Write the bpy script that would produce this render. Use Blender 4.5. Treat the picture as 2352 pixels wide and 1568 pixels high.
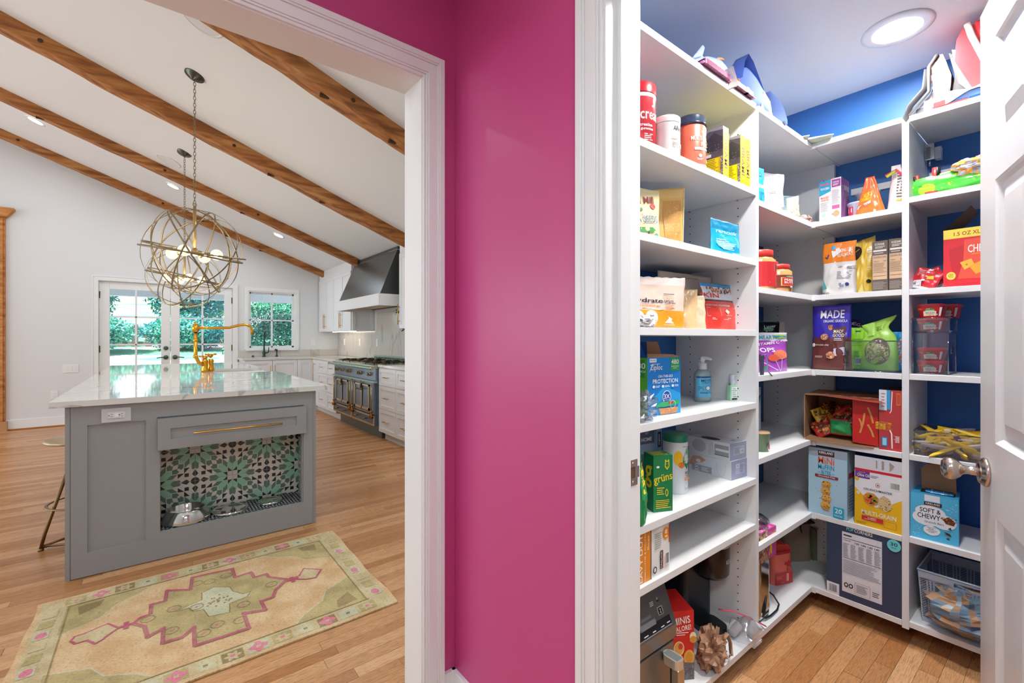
import bpy, bmesh, math, random
from mathutils import Vector, Matrix, noise
for o in list(bpy.data.objects): bpy.data.objects.remove(o, do_unlink=True)
scene = bpy.context.scene
COL = scene.collection
PI = math.pi
R = math.radians

# ---------------------------------------------------------------- camera
cam_d = bpy.data.cameras.new('camera'); cam = bpy.data.objects.new('camera', cam_d); COL.objects.link(cam)
cam_d.sensor_width = 36.0; cam_d.lens = 1040.0 / 2352.0 * 36.0; cam_d.shift_y = -6.0 / 2352.0
cam_d.clip_start = 0.02
cam.location = (0, 0, 1.23)
cam.rotation_euler = (R(90), 0, R(51.7 - 90))       # world X lies 51.7 degrees right of the view direction
scene.camera = cam

# ---------------------------------------------------------------- exposure, world, lights
scene.view_settings.view_transform = 'Standard'; scene.view_settings.look = 'None'
scene.view_settings.gamma = 1.0; scene.view_settings.use_curve_mapping = False
scene.view_settings.exposure = 0.2
world = bpy.data.worlds.new('sky'); scene.world = world; world.use_nodes = True
wn = world.node_tree.nodes; wl = world.node_tree.links
bgn = wn['Background']
tcn = wn.new('ShaderNodeTexCoord'); sep = wn.new('ShaderNodeSeparateXYZ'); rmp = wn.new('ShaderNodeValToRGB')
wl.new(tcn.outputs['Generated'], sep.inputs[0]); wl.new(sep.outputs['Z'], rmp.inputs[0]); wl.new(rmp.outputs[0], bgn.inputs[0])
rmp.color_ramp.elements[0].color = (.86, .93, 1, 1); rmp.color_ramp.elements[1].color = (.38, .62, 1, 1)
bgn.inputs[1].default_value = 1.5
def lamp(name, kind, loc, power, size=.1, col=(1, 1, 1), rot=(0, 0, 0), sy=None, shape=None):
    d = bpy.data.lights.new(name, kind); d.energy = power; d.color = col
    if kind == 'AREA':
        d.size = size; d.shape = shape or ('RECTANGLE' if sy else 'DISK')
        if sy: d.size_y = sy
    elif kind == 'SUN': d.angle = R(1.0)
    else: d.shadow_soft_size = size
    o = bpy.data.objects.new(name, d); o.location = loc; o.rotation_euler = rot; COL.objects.link(o); return o
WARM = (1, .93, .84)
lamp('sun', 'SUN', (0, 20, 10), 11.0, rot=(R(38), 0, R(-65)), col=(1, .97, .9))
lamp('pantry_light', 'AREA', (2.275, .456, 2.415), 17, .15, (1, .985, .96))
lamp('pantry_light', 'AREA', (1.42, .30, 2.415), 19, .16, (1, .985, .96))
lamp('hall_light', 'AREA', (-.25, -.45, 2.42), 24, .6, (.80, .95, 1), sy=.6)  # unseen area lamps added overhead to light the hall around the camera
lamp('hall_light', 'AREA', (-.9, .75, 2.42), 9, .3, (.80, .95, 1))
for y in (2.6, 5.4, 8.0):      # added area lamps stand in for daylight at the unseen left wall windows
    lamp('window_daylight', 'AREA', (-5.95, y, 1.6), 46, 1.5, (.80, .92, 1), rot=(0, R(-90), 0), sy=1.7)
for (x, y, z) in ((-1.082, 7.555, 3.763), (.2, 7.63, 3.293), (1.494, 7.661, 2.818), (.258, 2.2, 3.271), (1.5, 4.3, 2.815), (-1.4, 4.3, 3.88), (-1.4, 2.2, 3.88), (1.5, 2.2, 2.815)):
    lamp('can_light', 'AREA', (x, y, z - .05), 8, .13, (.84, .93, 1), rot=(0, R(20), 0))

# ---------------------------------------------------------------- materials
def lin(h):
    h = h.lstrip('#'); c = [int(h[i:i+2], 16) / 255 for i in (0, 2, 4)]
    return tuple(((x / 12.92) if x <= .04045 else ((x + .055) / 1.055) ** 2.4) for x in c) + (1,)
_M = {}
def new_mat(name):
    m = bpy.data.materials.new(name); m.use_nodes = True
    return m, m.node_tree.nodes, m.node_tree.links, m.node_tree.nodes['Principled BSDF']
def C(hx, rough=.5, metal=0.0, bump=0.0, bscale=60.0, var=0.0, spec=.5, coat=0.0, emit=0.0):
    key = (hx, rough, metal, bump, bscale, var, spec, coat, emit)
    if key in _M: return _M[key]
    m, n, l, b = new_mat('mat_' + hx.strip('#'))
    b.inputs['Base Color'].default_value = lin(hx); b.inputs['Roughness'].default_value = rough
    b.inputs['Metallic'].default_value = metal; b.inputs['Specular IOR Level'].default_value = spec
    b.inputs['Coat Weight'].default_value = coat
    if emit:
        b.inputs['Emission Color'].default_value = lin(hx); b.inputs['Emission Strength'].default_value = emit
    if bump or var:
        tc = n.new('ShaderNodeTexCoord'); t = n.new('ShaderNodeTexNoise'); t.inputs['Scale'].default_value = bscale
        t.inputs['Detail'].default_value = 4; l.new(tc.outputs['Object'], t.inputs['Vector'])
        if bump:
            bp = n.new('ShaderNodeBump'); bp.inputs['Strength'].default_value = bump; bp.inputs['Distance'].default_value = .004
            l.new(t.outputs['Fac'], bp.inputs['Height']); l.new(bp.outputs[0], b.inputs['Normal'])
        if var:
            mx = n.new('ShaderNodeMix'); mx.data_type = 'RGBA'; mx.blend_type = 'MULTIPLY'; mx.inputs['Factor'].default_value = var
            mx.inputs['A'].default_value = lin(hx)
            rr = n.new('ShaderNodeValToRGB'); rr.color_ramp.elements[0].position = .35; rr.color_ramp.elements[1].position = .65
            rr.color_ramp.elements[0].color = (.25, .22, .2, 1)
            l.new(t.outputs['Fac'], rr.inputs[0]); l.new(rr.outputs[0], mx.inputs['B']); l.new(mx.outputs['Result'], b.inputs['Base Color'])
    _M[key] = m; return m
def clear(name, tint=(.93, .95, .98), gloss=.10, rough=.03):
    if name in _M: return _M[name]
    m, n, l, b = new_mat(name); n.remove(b); out = n['Material Output']
    t = n.new('ShaderNodeBsdfTransparent'); t.inputs[0].default_value = tint + (1,)
    g = n.new('ShaderNodeBsdfGlossy'); g.inputs['Roughness'].default_value = rough
    mx = n.new('ShaderNodeMixShader'); lw = n.new('ShaderNodeLayerWeight'); lw.inputs[0].default_value = .35
    mt = n.new('ShaderNodeMath'); mt.operation = 'MULTIPLY_ADD'; mt.inputs[1].default_value = .5; mt.inputs[2].default_value = gloss * .5
    l.new(lw.outputs['Facing'], mt.inputs[0]); l.new(mt.outputs[0], mx.inputs[0])
    l.new(t.outputs[0], mx.inputs[1]); l.new(g.outputs[0], mx.inputs[2]); l.new(mx.outputs[0], out.inputs[0])
    _M[name] = m; return m
GLASS = clear('window_glass', (.97, .99, 1), .08, .0)
PLASTIC = clear('clear_plastic', (.86, .88, .93), .14, .05)
FILM = clear('plastic_film', (.86, .87, .9), .30, .18)

def wood_floor_mat():
    m, n, l, b = new_mat('oak_strip_floor')
    tc = n.new('ShaderNodeTexCoord'); oi = n.new('ShaderNodeObjectInfo'); at = n.new('ShaderNodeAttribute'); at.attribute_name = 'rnd'
    ad = n.new('ShaderNodeMath'); ad.operation = 'ADD'; l.new(oi.outputs['Random'], ad.inputs[0]); l.new(at.outputs['Fac'], ad.inputs[1])
    fr = n.new('ShaderNodeMath'); fr.operation = 'FRACT'; l.new(ad.outputs[0], fr.inputs[0])
    geo = n.new('ShaderNodeNewGeometry')
    cmb = n.new('ShaderNodeCombineXYZ'); mu = n.new('ShaderNodeMath'); mu.operation = 'MULTIPLY'; mu.inputs[1].default_value = 37
    l.new(fr.outputs[0], mu.inputs[0]); l.new(mu.outputs[0], cmb.inputs[2])
    va = n.new('ShaderNodeVectorMath'); va.operation = 'ADD'; l.new(geo.outputs['Position'], va.inputs[0]); l.new(cmb.outputs[0], va.inputs[1])
    mp = n.new('ShaderNodeMapping'); mp.inputs['Scale'].default_value = (1.6, 20, 1); l.new(va.outputs[0], mp.inputs[0])
    n1 = n.new('ShaderNodeTexNoise'); n1.inputs['Scale'].default_value = 1.3; n1.inputs['Detail'].default_value = 3; n1.inputs['Distortion'].default_value = .6
    l.new(mp.outputs[0], n1.inputs['Vector'])
    # annual rings: bands of the low frequency noise field
    m2 = n.new('ShaderNodeMath'); m2.operation = 'MULTIPLY'; m2.inputs[1].default_value = 26; l.new(n1.outputs['Fac'], m2.inputs[0])
    m3 = n.new('ShaderNodeMath'); m3.operation = 'FRACT'; l.new(m2.outputs[0], m3.inputs[0])
    mp2 = n.new('ShaderNodeMapping'); mp2.inputs['Scale'].default_value = (22, 420, 1); l.new(va.outputs[0], mp2.inputs[0])
    n2 = n.new('ShaderNodeTexNoise'); n2.inputs['Scale'].default_value = 1.0; n2.inputs['Detail'].default_value = 2; l.new(mp2.outputs[0], n2.inputs['Vector'])
    r1 = n.new('ShaderNodeValToRGB'); e = r1.color_ramp.elements; e[0].position = 0; e[0].color = (.45, .45, .45, 1); e[1].position = .35; e[1].color = (1, 1, 1, 1)
    l.new(m3.outputs[0], r1.inputs[0])
    r2 = n.new('ShaderNodeValToRGB'); e = r2.color_ramp.elements; e[0].position = .36; e[0].color = (.42, .38, .34, 1); e[1].position = .5; e[1].color = (1, 1, 1, 1)
    l.new(n2.outputs['Fac'], r2.inputs[0])
    r3 = n.new('ShaderNodeValToRGB'); e = r3.color_ramp.elements
    e[0].position = 0; e[0].color = lin('#B87C4A'); e[1].position = 1; e[1].color = lin('#E0AC7C')
    e2 = r3.color_ramp.elements.new(.5); e2.color = lin('#CE9562')
    l.new(fr.outputs[0], r3.inputs[0])
    def mul(a, bb, f):
        x = n.new('ShaderNodeMix'); x.data_type = 'RGBA'; x.blend_type = 'MULTIPLY'; x.inputs['Factor'].default_value = f
        l.new(a, x.inputs['A']); l.new(bb, x.inputs['B']); return x.outputs['Result']
    c = mul(mul(r3.outputs[0], r1.outputs[0], .5), r2.outputs[0], .55)
    l.new(c, b.inputs['Base Color']); b.inputs['Roughness'].default_value = .32; b.inputs['Specular IOR Level'].default_value = .4
    bp = n.new('ShaderNodeBump'); bp.inputs['Strength'].default_value = .12; bp.inputs['Distance'].default_value = .002
    l.new(n2.outputs['Fac'], bp.inputs['Height']); l.new(bp.outputs[0], b.inputs['Normal'])
    return m
def timber_mat(name, a, bcol, c3, sc=(1.2, 9, 9)):
    m, n, l, b = new_mat(name); tc = n.new('ShaderNodeTexCoord'); mp = n.new('ShaderNodeMapping'); mp.inputs['Scale'].default_value = sc
    oi = n.new('ShaderNodeObjectInfo'); mp.inputs['Location'].default_value = (0, 0, 0)
    l.new(tc.outputs['Object'], mp.inputs[0])
    t = n.new('ShaderNodeTexNoise'); t.inputs['Scale'].default_value = 2.2; t.inputs['Detail'].default_value = 7; t.inputs['Distortion'].default_value = .8
    l.new(mp.outputs[0], t.inputs['Vector'])
    r = n.new('ShaderNodeValToRGB'); e = r.color_ramp.elements; e[0].position = .30; e[0].color = lin(a); e[1].position = .72; e[1].color = lin(c3)
    e2 = r.color_ramp.elements.new(.5); e2.color = lin(bcol)
    l.new(t.outputs['Fac'], r.inputs[0]); l.new(r.outputs[0], b.inputs['Base Color']); b.inputs['Roughness'].default_value = .62
    bp = n.new('ShaderNodeBump'); bp.inputs['Strength'].default_value = .5; bp.inputs['Distance'].default_value = .006
    l.new(t.outputs['Fac'], bp.inputs['Height']); l.new(bp.outputs[0], b.inputs['Normal'])
    return m
def marble_mat(name, base, vein, rough=.08, scale=1.1, wv=.03):
    m, n, l, b = new_mat(name); tc = n.new('ShaderNodeTexCoord'); mp = n.new('ShaderNodeMapping'); mp.inputs['Rotation'].default_value = (.5, .7, .7)
    mp.inputs['Scale'].default_value = (1, 2.2, 1)
    l.new(tc.outputs['Object'], mp.inputs[0])
    t = n.new('ShaderNodeTexNoise'); t.inputs['Scale'].default_value = scale; t.inputs['Detail'].default_value = 6; t.inputs['Distortion'].default_value = 1.2
    l.new(mp.outputs[0], t.inputs['Vector'])
    s = n.new('ShaderNodeMath'); s.operation = 'SUBTRACT'; s.inputs[1].default_value = .5; l.new(t.outputs['Fac'], s.inputs[0])
    a = n.new('ShaderNodeMath'); a.operation = 'ABSOLUTE'; l.new(s.outputs[0], a.inputs[0])
    r = n.new('ShaderNodeValToRGB'); e = r.color_ramp.elements; e[0].position = 0; e[0].color = lin(vein); e[1].position = wv; e[1].color = lin(base)
    l.new(a.outputs[0], r.inputs[0]); l.new(r.outputs[0], b.inputs['Base Color']); b.inputs['Roughness'].default_value = rough
    b.inputs['Specular IOR Level'].default_value = .6
    return m
WHITE = C('#E2E3E4', .45, bump=.02, bscale=30)           # painted wall
CEIL = C('#E6E7E8', .6)
TRIM = C('#EDEEEE', .3)
CAB = C('#E9EAEC', .35)
MEL = C('#E6E6E6', .38)
PINK = C('#C84B88', .34, bump=.03, bscale=220)
BLUE = C('#2F66A8', .5, bump=.03, bscale=200)
GREY = C('#979898', .38)
BRASS = C('#D2A25A', .28, 1)
GOLD = C('#E2A53A', .25, 1)
ABRASS = C('#8F7A58', .35, 1)
STEEL = C('#C9C9C6', .18, 1)
NICKEL = C('#C4B8AC', .22, 1)
BRONZE = C('#3A332C', .4, .8)
DARK = C('#141416', .4)
FLOORM = wood_floor_mat()
BEAM = timber_mat('beam_wood', '#6E3F17', '#A4652B', '#C08A4F')
HONEY = timber_mat('honey_pine', '#9C5B22', '#C07F3F', '#D49A5C')
KRAFT = C('#A9805C', .75, var=.12, bscale=14)
MARBLE = marble_mat('white_marble', '#DDDBD6', '#B4B0AC', .045, .9, .012)
MARBLE2 = marble_mat('splash_marble', '#CFC8C0', '#B5ACA4', .15, .8, .02)

# ---------------------------------------------------------------- mesh building
class MB:
    def __init__(s): s.v = []; s.f = []; s.mi = []; s.sm = []; s.mats = []
    def m(s, mat):
        if mat not in s.mats: s.mats.append(mat)
        return s.mats.index(mat)
    def face(s, idx, mat, smooth=False): s.f.append(idx); s.mi.append(s.m(mat)); s.sm.append(smooth)
    def add(s, vs, fs, mat, smooth=False):
        o = len(s.v); s.v += [tuple(p) for p in vs]
        for q in fs: s.face([i + o for i in q], mat, smooth)
    def box(s, x0, y0, z0, x1, y1, z1, mat, T=None):
        vs = [(x0,y0,z0),(x1,y0,z0),(x1,y1,z0),(x0,y1,z0),(x0,y0,z1),(x1,y0,z1),(x1,y1,z1),(x0,y1,z1)]
        if T: vs = [T @ Vector(p) for p in vs]
        s.add(vs, [(0,3,2,1),(4,5,6,7),(0,1,5,4),(1,2,6,5),(2,3,7,6),(3,0,4,7)], mat); return s
    def rbox(s, x0, y0, z0, x1, y1, z1, r, mat, n=3, T=None):
        # box with rounded vertical edges
        pts = []
        for cx, cy, a0 in ((x1-r, y1-r, 0), (x0+r, y1-r, 90), (x0+r, y0+r, 180), (x1-r, y0+r, 270)):
            for k in range(n+1):
                a = R(a0 + 90*k/n); pts.append((cx + r*math.cos(a), cy + r*math.sin(a)))
        return s.prism(pts, z0, z1, mat, T=T)
    def prism(s, pts, z0, z1, mat, T=None, axis='z', smooth=False):
        n = len(pts)
        def P(p, z):
            q = {'z': (p[0], p[1], z), 'y': (p[0], z, p[1]), 'x': (z, p[0], p[1])}[axis]
            return T @ Vector(q) if T else q
        vs = [P(p, z0) for p in pts] + [P(p, z1) for p in pts]
        s.add(vs, [tuple(range(n-1, -1, -1)), tuple(range(n, 2*n))], mat)
        s.add(vs, [(i, (i+1) % n, n+(i+1) % n, n+i) for i in range(n)], mat, smooth); return s
    def lathe(s, prof, mat, n=24, T=None, sx=1, sy=1):
        vs = []; k = len(prof)
        for i in range(n):
            a = 2*PI*i/n
            for r, z in prof: vs.append((r*math.cos(a)*sx, r*math.sin(a)*sy, z))
        if T: vs = [T @ Vector(p) for p in vs]
        fs = []
        for i in range(n):
            j = (i+1) % n
            for q in range(k-1):
                fs.append((i*k+q, j*k+q, j*k+q+1, i*k+q+1))
        s.add(vs, fs, mat, True); return s
    def cyl(s, p0, p1, r, mat, n=10, r1=None, cap=True):
        p0, p1 = Vector(p0), Vector(p1); d = p1-p0; L = d.length
        T = Matrix.Translation(p0) @ d.to_track_quat('Z', 'Y').to_matrix().to_4x4(); r1 = r if r1 is None else r1
        pr = [(r, 0), (r1, L)]
        if cap: pr = [(0.00001, 0)] + pr + [(0.00001, L)]
        return s.lathe(pr, mat, n, T)
    def tube(s, pts, r, mat, n=8, closed=False, flat=None):
        pts = [Vector(p) for p in pts]; N = len(pts); vs = []; up = Vector((0, 0, 1)); prev = None
        for i, p in enumerate(pts):
            a = pts[(i-1) % N] if (closed or i > 0) else p; b = pts[(i+1) % N] if (closed or i < N-1) else p
            t = (b-a).normalized()
            ref = prev if prev is not None else (up if abs(t.z) < .95 else Vector((1, 0, 0)))
            x = (ref - t*ref.dot(t))
            if x.length < 1e-5: x = t.orthogonal()
            x.normalize(); prev = x; y = t.cross(x)
            rr = r[i] if isinstance(r, (list, tuple)) else r
            for k in range(n):
                a2 = 2*PI*k/n; vs.append(p + x*math.cos(a2)*rr*(flat or 1) + y*math.sin(a2)*rr)
        fs = []
        for i in range(N if closed else N-1):
            j = (i+1) % N
            for k in range(n): fs.append((i*n+k, i*n+(k+1) % n, j*n+(k+1) % n, j*n+k))
        if not closed: fs += [tuple(range(n-1, -1, -1)), tuple((N-1)*n+k for k in range(n))]
        s.add(vs, fs, mat, True); return s
    def ball(s, c, r, mat, n=12, sz=1):
        pr = [(max(r*math.sin(PI*k/n), 1e-5), -r*sz*math.cos(PI*k/n)) for k in range(n+1)]
        return s.lathe(pr, mat, max(n, 10), Matrix.Translation(c))
    def build(s, name, parent=None, bevel=0, loc=None, rot=None, kind=None):
        me = bpy.data.meshes.new(name); me.from_pydata(s.v, [], s.f)
        for m_ in s.mats: me.materials.append(m_)
        me.polygons.foreach_set('material_index', s.mi); me.polygons.foreach_set('use_smooth', s.sm); me.update()
        o = bpy.data.objects.new(name, me); COL.objects.link(o)
        if parent: o.parent = parent
        if loc: o.location = loc
        if rot: o.rotation_euler = rot
        if bevel:
            b = o.modifiers.new('bevel', 'BEVEL'); b.width = bevel; b.segments = 2; b.limit_method = 'ANGLE'; b.angle_limit = R(40)
        if kind: o['kind'] = kind
        return o
def tag(o, label, cat, group=None):
    o['label'] = ' '.join(label.split()[:16]); o['category'] = cat
    if group: o['group'] = group
    return o
def thing(name, label, cat, loc=(0, 0, 0), rotz=0, group=None, rot=None):
    o = bpy.data.objects.new(name, None); o.empty_display_size = .05; COL.objects.link(o); o.location = loc
    o.rotation_euler = rot if rot else (0, 0, rotz)
    return tag(o, label, cat, group)
def empty(name, parent=None, loc=(0, 0, 0), rotz=0):
    o = bpy.data.objects.new(name, None); COL.objects.link(o); o.location = loc; o.rotation_euler = (0, 0, rotz); o.parent = parent; return o
def struct(name, mb, parent=None, bevel=0):
    o = mb.build(name, parent, bevel); o['kind'] = 'structure'; return o
def copy_tree(o, parent=None):
    c = o.copy(); COL.objects.link(c); c.parent = parent
    for ch in [x for x in bpy.data.objects if x.parent == o]: copy_tree(ch, c)
    return c

# ---------------------------------------------------------------- printed graphics laid on a surface
_T = {}
def text_mesh(s, bold=.012):
    k = (s, bold)
    if k in _T: return _T[k]
    cu = bpy.data.curves.new('t', 'FONT'); cu.body = s; cu.offset = bold; cu.resolution_u = 2; cu.align_x = 'CENTER'
    o = bpy.data.objects.new('t', cu); COL.objects.link(o); dg = bpy.context.evaluated_depsgraph_get()
    me = bpy.data.meshes.new_from_object(o.evaluated_get(dg))
    vs = [(v.co.x, v.co.y) for v in me.vertices]; fs = [tuple(p.vertices) for p in me.polygons]
    bpy.data.objects.remove(o); bpy.data.curves.remove(cu); bpy.data.meshes.remove(me)
    if vs:
        x0 = min(v[0] for v in vs); x1 = max(v[0] for v in vs); y0 = min(v[1] for v in vs); y1 = max(v[1] for v in vs)
        vs = [((v[0]-x0)/(x1-x0)-.5, (v[1]-y0)/(y1-y0)-.5) for v in vs]
    _T[k] = (vs, fs); return _T[k]
def art(parent, items, S, asp=1.0, name='printed_artwork', grid=4, seed=1, lift=.0005):
    """items in unit coordinates of the face (u right, v up); S(u, v, off) gives the point lifted off the surface"""
    mb = MB(); rnd = random.Random(seed)
    for i, it in enumerate(items):
        off = lift + .00016*i; k = it[0]
        if k == 'r':
            _, u0, v0, u1, v1, c = it; g = grid
            vs = [S(u0+(u1-u0)*a/g, v0+(v1-v0)*b/g, off) for b in range(g+1) for a in range(g+1)]
            mb.add(vs, [(b*(g+1)+a, b*(g+1)+a+1, (b+1)*(g+1)+a+1, (b+1)*(g+1)+a) for b in range(g) for a in range(g)], C(c))
        elif k == 'e':
            _, u, v, ru, rv, c = it; n = 20
            vs = [S(u, v, off)] + [S(u+ru*math.cos(2*PI*q/n), v+rv*math.sin(2*PI*q/n), off) for q in range(n)]
            mb.add(vs, [(0, q+1, (q+1) % n+1) for q in range(n)], C(c))
        elif k == 'p':
            mb.add([S(u, v, off) for u, v in it[1]], [tuple(range(len(it[1])))], C(it[2]))
        elif k == 't':
            _, s, u, v, w, h, c = it[:7]; rot = R(it[7]) if len(it) > 7 else 0
            vs, fs = text_mesh(s); ca, sa = math.cos(rot), math.sin(rot)
            pts = []
            for x, y in vs:
                X, Y = x*w*asp, y*h
                pts.append(S(u+(X*ca-Y*sa)/asp, v+(X*sa+Y*ca), off))
            mb.add(pts, fs, C(c))
        elif k == 'l':
            _, pts, w, c = it
            for kk, ((a, b), (a2, b2)) in enumerate(zip(pts, pts[1:])):
                off = lift + .00016*i + .00001*kk
                dx, dy = (a2-a)*asp, b2-b; L = math.hypot(dx, dy) or 1; nx, ny = -dy/L*w/2, dx/L*w/2
                mb.add([S(a+nx/asp, b+ny, off), S(a2+nx/asp, b2+ny, off), S(a2-nx/asp, b2-ny, off), S(a-nx/asp, b-ny, off)], [(0, 1, 2, 3)], C(c))
        elif k == 'x':      # block of print too small to read: hairlines of uneven length
            _, u0, v0, u1, v1, n, c = it; st = (v1-v0)/n
            for q in range(n):
                e = u1-(u1-u0)*rnd.random()*.3; y = v1-(q+.5)*st
                mb.add([S(u0, y-st*.2, off), S(e, y-st*.2, off), S(e, y+st*.2, off), S(u0, y+st*.2, off)], [(0, 1, 2, 3)], C(c))
        elif k == 'b':      # bar code
            _, u0, v0, u1, v1, c = it; x = u0
            mb.add([S(u0, v0, off), S(u1, v0, off), S(u1, v1, off), S(u0, v1, off)], [(0, 1, 2, 3)], C('#F4F4F4'))
            x = u0+(u1-u0)*.06
            while x < u1-(u1-u0)*.08:
                w = (u1-u0)*rnd.choice((.02, .035, .05)); a = v0+(v1-v0)*.1; b = v1-(v1-v0)*.08
                mb.add([S(x, a, off+.0001), S(x+w, a, off+.0001), S(x+w, b, off+.0001), S(x, b, off+.0001)], [(0, 1, 2, 3)], C(c)); x += w+(u1-u0)*rnd.choice((.025, .045))
        elif k == 's':      # scatter of small flecks inside a box
            _, u0, v0, u1, v1, n, sz, cs = it
            for q in range(n):
                u = rnd.uniform(u0, u1); v = rnd.uniform(v0, v1); s_ = sz*rnd.uniform(.5, 1.3); a0 = rnd.random()*6
                mb.add([S(u+s_/asp*math.cos(a0+1.57*t)*(1 if t % 2 else .6), v+s_*math.sin(a0+1.57*t)*(1 if t % 2 else .6), off) for t in range(4)], [(0, 1, 2, 3)], C(rnd.choice(cs)))
    if mb.v: return mb.build(name, parent)

# ---------------------------------------------------------------- packages (local frame: front faces -y, x to the right, base at z 0)
def carton(name, label, cat, loc, rotz, w, h, d, col, front=None, left=None, right=None, top=None, group=None, sides=None, rough=.4, bev=.0012, open_top=False):
    """w x h is the front; left is the -x side, right the +x side"""
    t = thing(name, label, cat, loc, rotz, group); sides = sides or {}
    mb = MB(); x = w/2; cf = C(col, rough)
    g = lambda k: C(sides[k], rough) if k in sides else cf
    vs = [(-x,0,0),(x,0,0),(x,d,0),(-x,d,0),(-x,0,h),(x,0,h),(x,d,h),(-x,d,h)]
    if open_top:
        e = .0015
        mb.box(-x, 0, 0, x, e, h, g('front')); mb.box(-x, d-e, 0, x, d, h, g('back')); mb.box(-x, e, 0, -x+e, d-e, h, g('left'))
        mb.box(x-e, e, 0, x, d-e, h, g('right')); mb.box(-x, e, 0, x, d-e, e, KRAFT)
    else:
        for q, k in (((0,3,2,1), 'bottom'), ((4,5,6,7), 'top'), ((0,1,5,4), 'front'), ((1,2,6,5), 'right'), ((2,3,7,6), 'back'), ((3,0,4,7), 'left')):
            mb.add([vs[i] for i in q], [(0, 1, 2, 3)], g(k))
        bm = None
    body = mb.build('carton_body', t)
    if front: art(t, front, lambda u, v, o: ((u-.5)*w, -o, v*h), w/h, 'front_print', 1)
    if left: art(t, left, lambda u, v, o: (-x-o, (1-u)*d, v*h), d/h, 'side_print', 1)
    if right: art(t, right, lambda u, v, o: (x+o, u*d, v*h), d/h, 'side_print', 1)
    if top: art(t, top, lambda u, v, o: ((u-.5)*w, v*d, h+o), w/d, 'top_print', 1)
    return t
def pouch(name, label, cat, loc, rotz, w, h, d, bands, front=None, group=None, seed=1, wrinkle=.004, flare=.0, pinch=0.0, lean=0, topz=.0, back=None, rough=.3, nu=22, nv=26, rot=None, stand=True, coat=.3, crimp=0):
    """stand-up pouch: bands = [(v_top, colour)...] from the base up; bulge d; pinch narrows the neck; topz tilts the top edge"""
    t = thing(name, label, cat, loc, rotz, group, rot or (R(lean), 0, rotz))
    rnd = random.Random(seed); ox, oy = rnd.uniform(0, 99), rnd.uniform(0, 99)
    def thick(u, v):
        e = max(0.0, 1-abs(2*u-1)**2.6)**.55
        if stand: g = (1-v**1.5)*(.8+.2*math.sin(PI*min(1, v*1.6))) if v > .0 else .8
        else: g = math.sin(PI*min(max(v, .04), .96))**.6
        return d*.5*e*max(g, 0.0) + .0012
    def wid(v):
        k = 1+flare*(v-.3); k *= 1-pinch*math.exp(-((v-.80)/.12)**2)
        return w*k*(1-.03*math.sin(PI*v))
    def wr(u, v, sgn):
        q = noise.noise(Vector((u*3.1+ox, v*3.6+oy, sgn*5)))*1.0 + (1-abs(noise.noise(Vector((u*6+oy, v*5+ox, sgn*3+2)))*2))*.5
        return wrinkle*q*min(1, 8*u, 8*(1-u))
    cy = d*.45
    def P(u, v, sgn, off=0):
        ww = wid(v); z = v*h*(1+topz*(u-.5)*v) + (crimp*math.sin(u*40)*h*.01 if v > .97 else 0)
        sag = .006*noise.noise(Vector((v*4+ox, 3, 1)))*v
        x = (u-.5)*ww + sag; y = cy + sgn*(thick(u, v) + off) + wr(u, v, sgn)
        if v < .03 and stand: y = cy + sgn*(thick(u, 0)*.9+off)
        return (x, y, z)
    mb = MB()
    for sgn in (-1, 1):
        bd = bands if (sgn < 0 or not back) else back
        o = len(mb.v); mb.v += [P(i/nu, j/nv, sgn) for j in range(nv+1) for i in range(nu+1)]
        for j in range(nv):
            vm = (j+.5)/nv; c = next(cc for vt, cc in bd if vm <= vt+1e-6)
            mt = C(c, rough, coat=coat) if isinstance(c, str) else c
            for i in range(nu):
                a = o+j*(nu+1)+i; q = (a, a+1, a+nu+2, a+nu+1); mb.face(q if sgn < 0 else q[::-1], mt, True)
    n1 = (nu+1)*(nv+1); mt = mb.mats[mb.mi[0]]
    for j in range(nv):      # side seams
        for i, fl in ((0, 1), (nu, 0)):
            a = j*(nu+1)+i; q = (a, a+nu+1, a+n1+nu+1, a+n1); mb.face(q if fl else q[::-1], mt, True)
    for i in range(nu):
        mb.face((i, i+n1, i+1+n1, i+1), mt); a = nv*(nu+1)+i; mb.face((a, a+1, a+1+n1, a+n1), mt)
    mb.build('pouch_body', t)
    if front: art(t, front, lambda u, v, off: P(u, v, -1, off*1.8), w/h, 'front_print', 6, lift=.0010)
    return t
def jar(name, label, cat, loc, rotz, prof, front=None, group=None, rlab=None, z0=0, z1=1, arc=150, sx=1, sy=1, parts=None, n=28):
    """prof = [(mat, [(r, z)...])]; the label wraps the angle arc around the front (-y)"""
    t = thing(name, label, cat, loc, rotz, group)
    for nm, mat, pr in prof: MB().lathe(pr, mat, n, sx=sx, sy=sy).build(nm, t)
    if front:
        def S(u, v, off):
            a = R(-90 + (u-.5)*arc); r = rlab+off
            return (r*math.cos(a)*sx, r*math.sin(a)*sy, z0+(z1-z0)*v)
        art(t, front, S, rlab*R(arc)/(z1-z0), 'wrap_label', 10)
    return t
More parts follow.
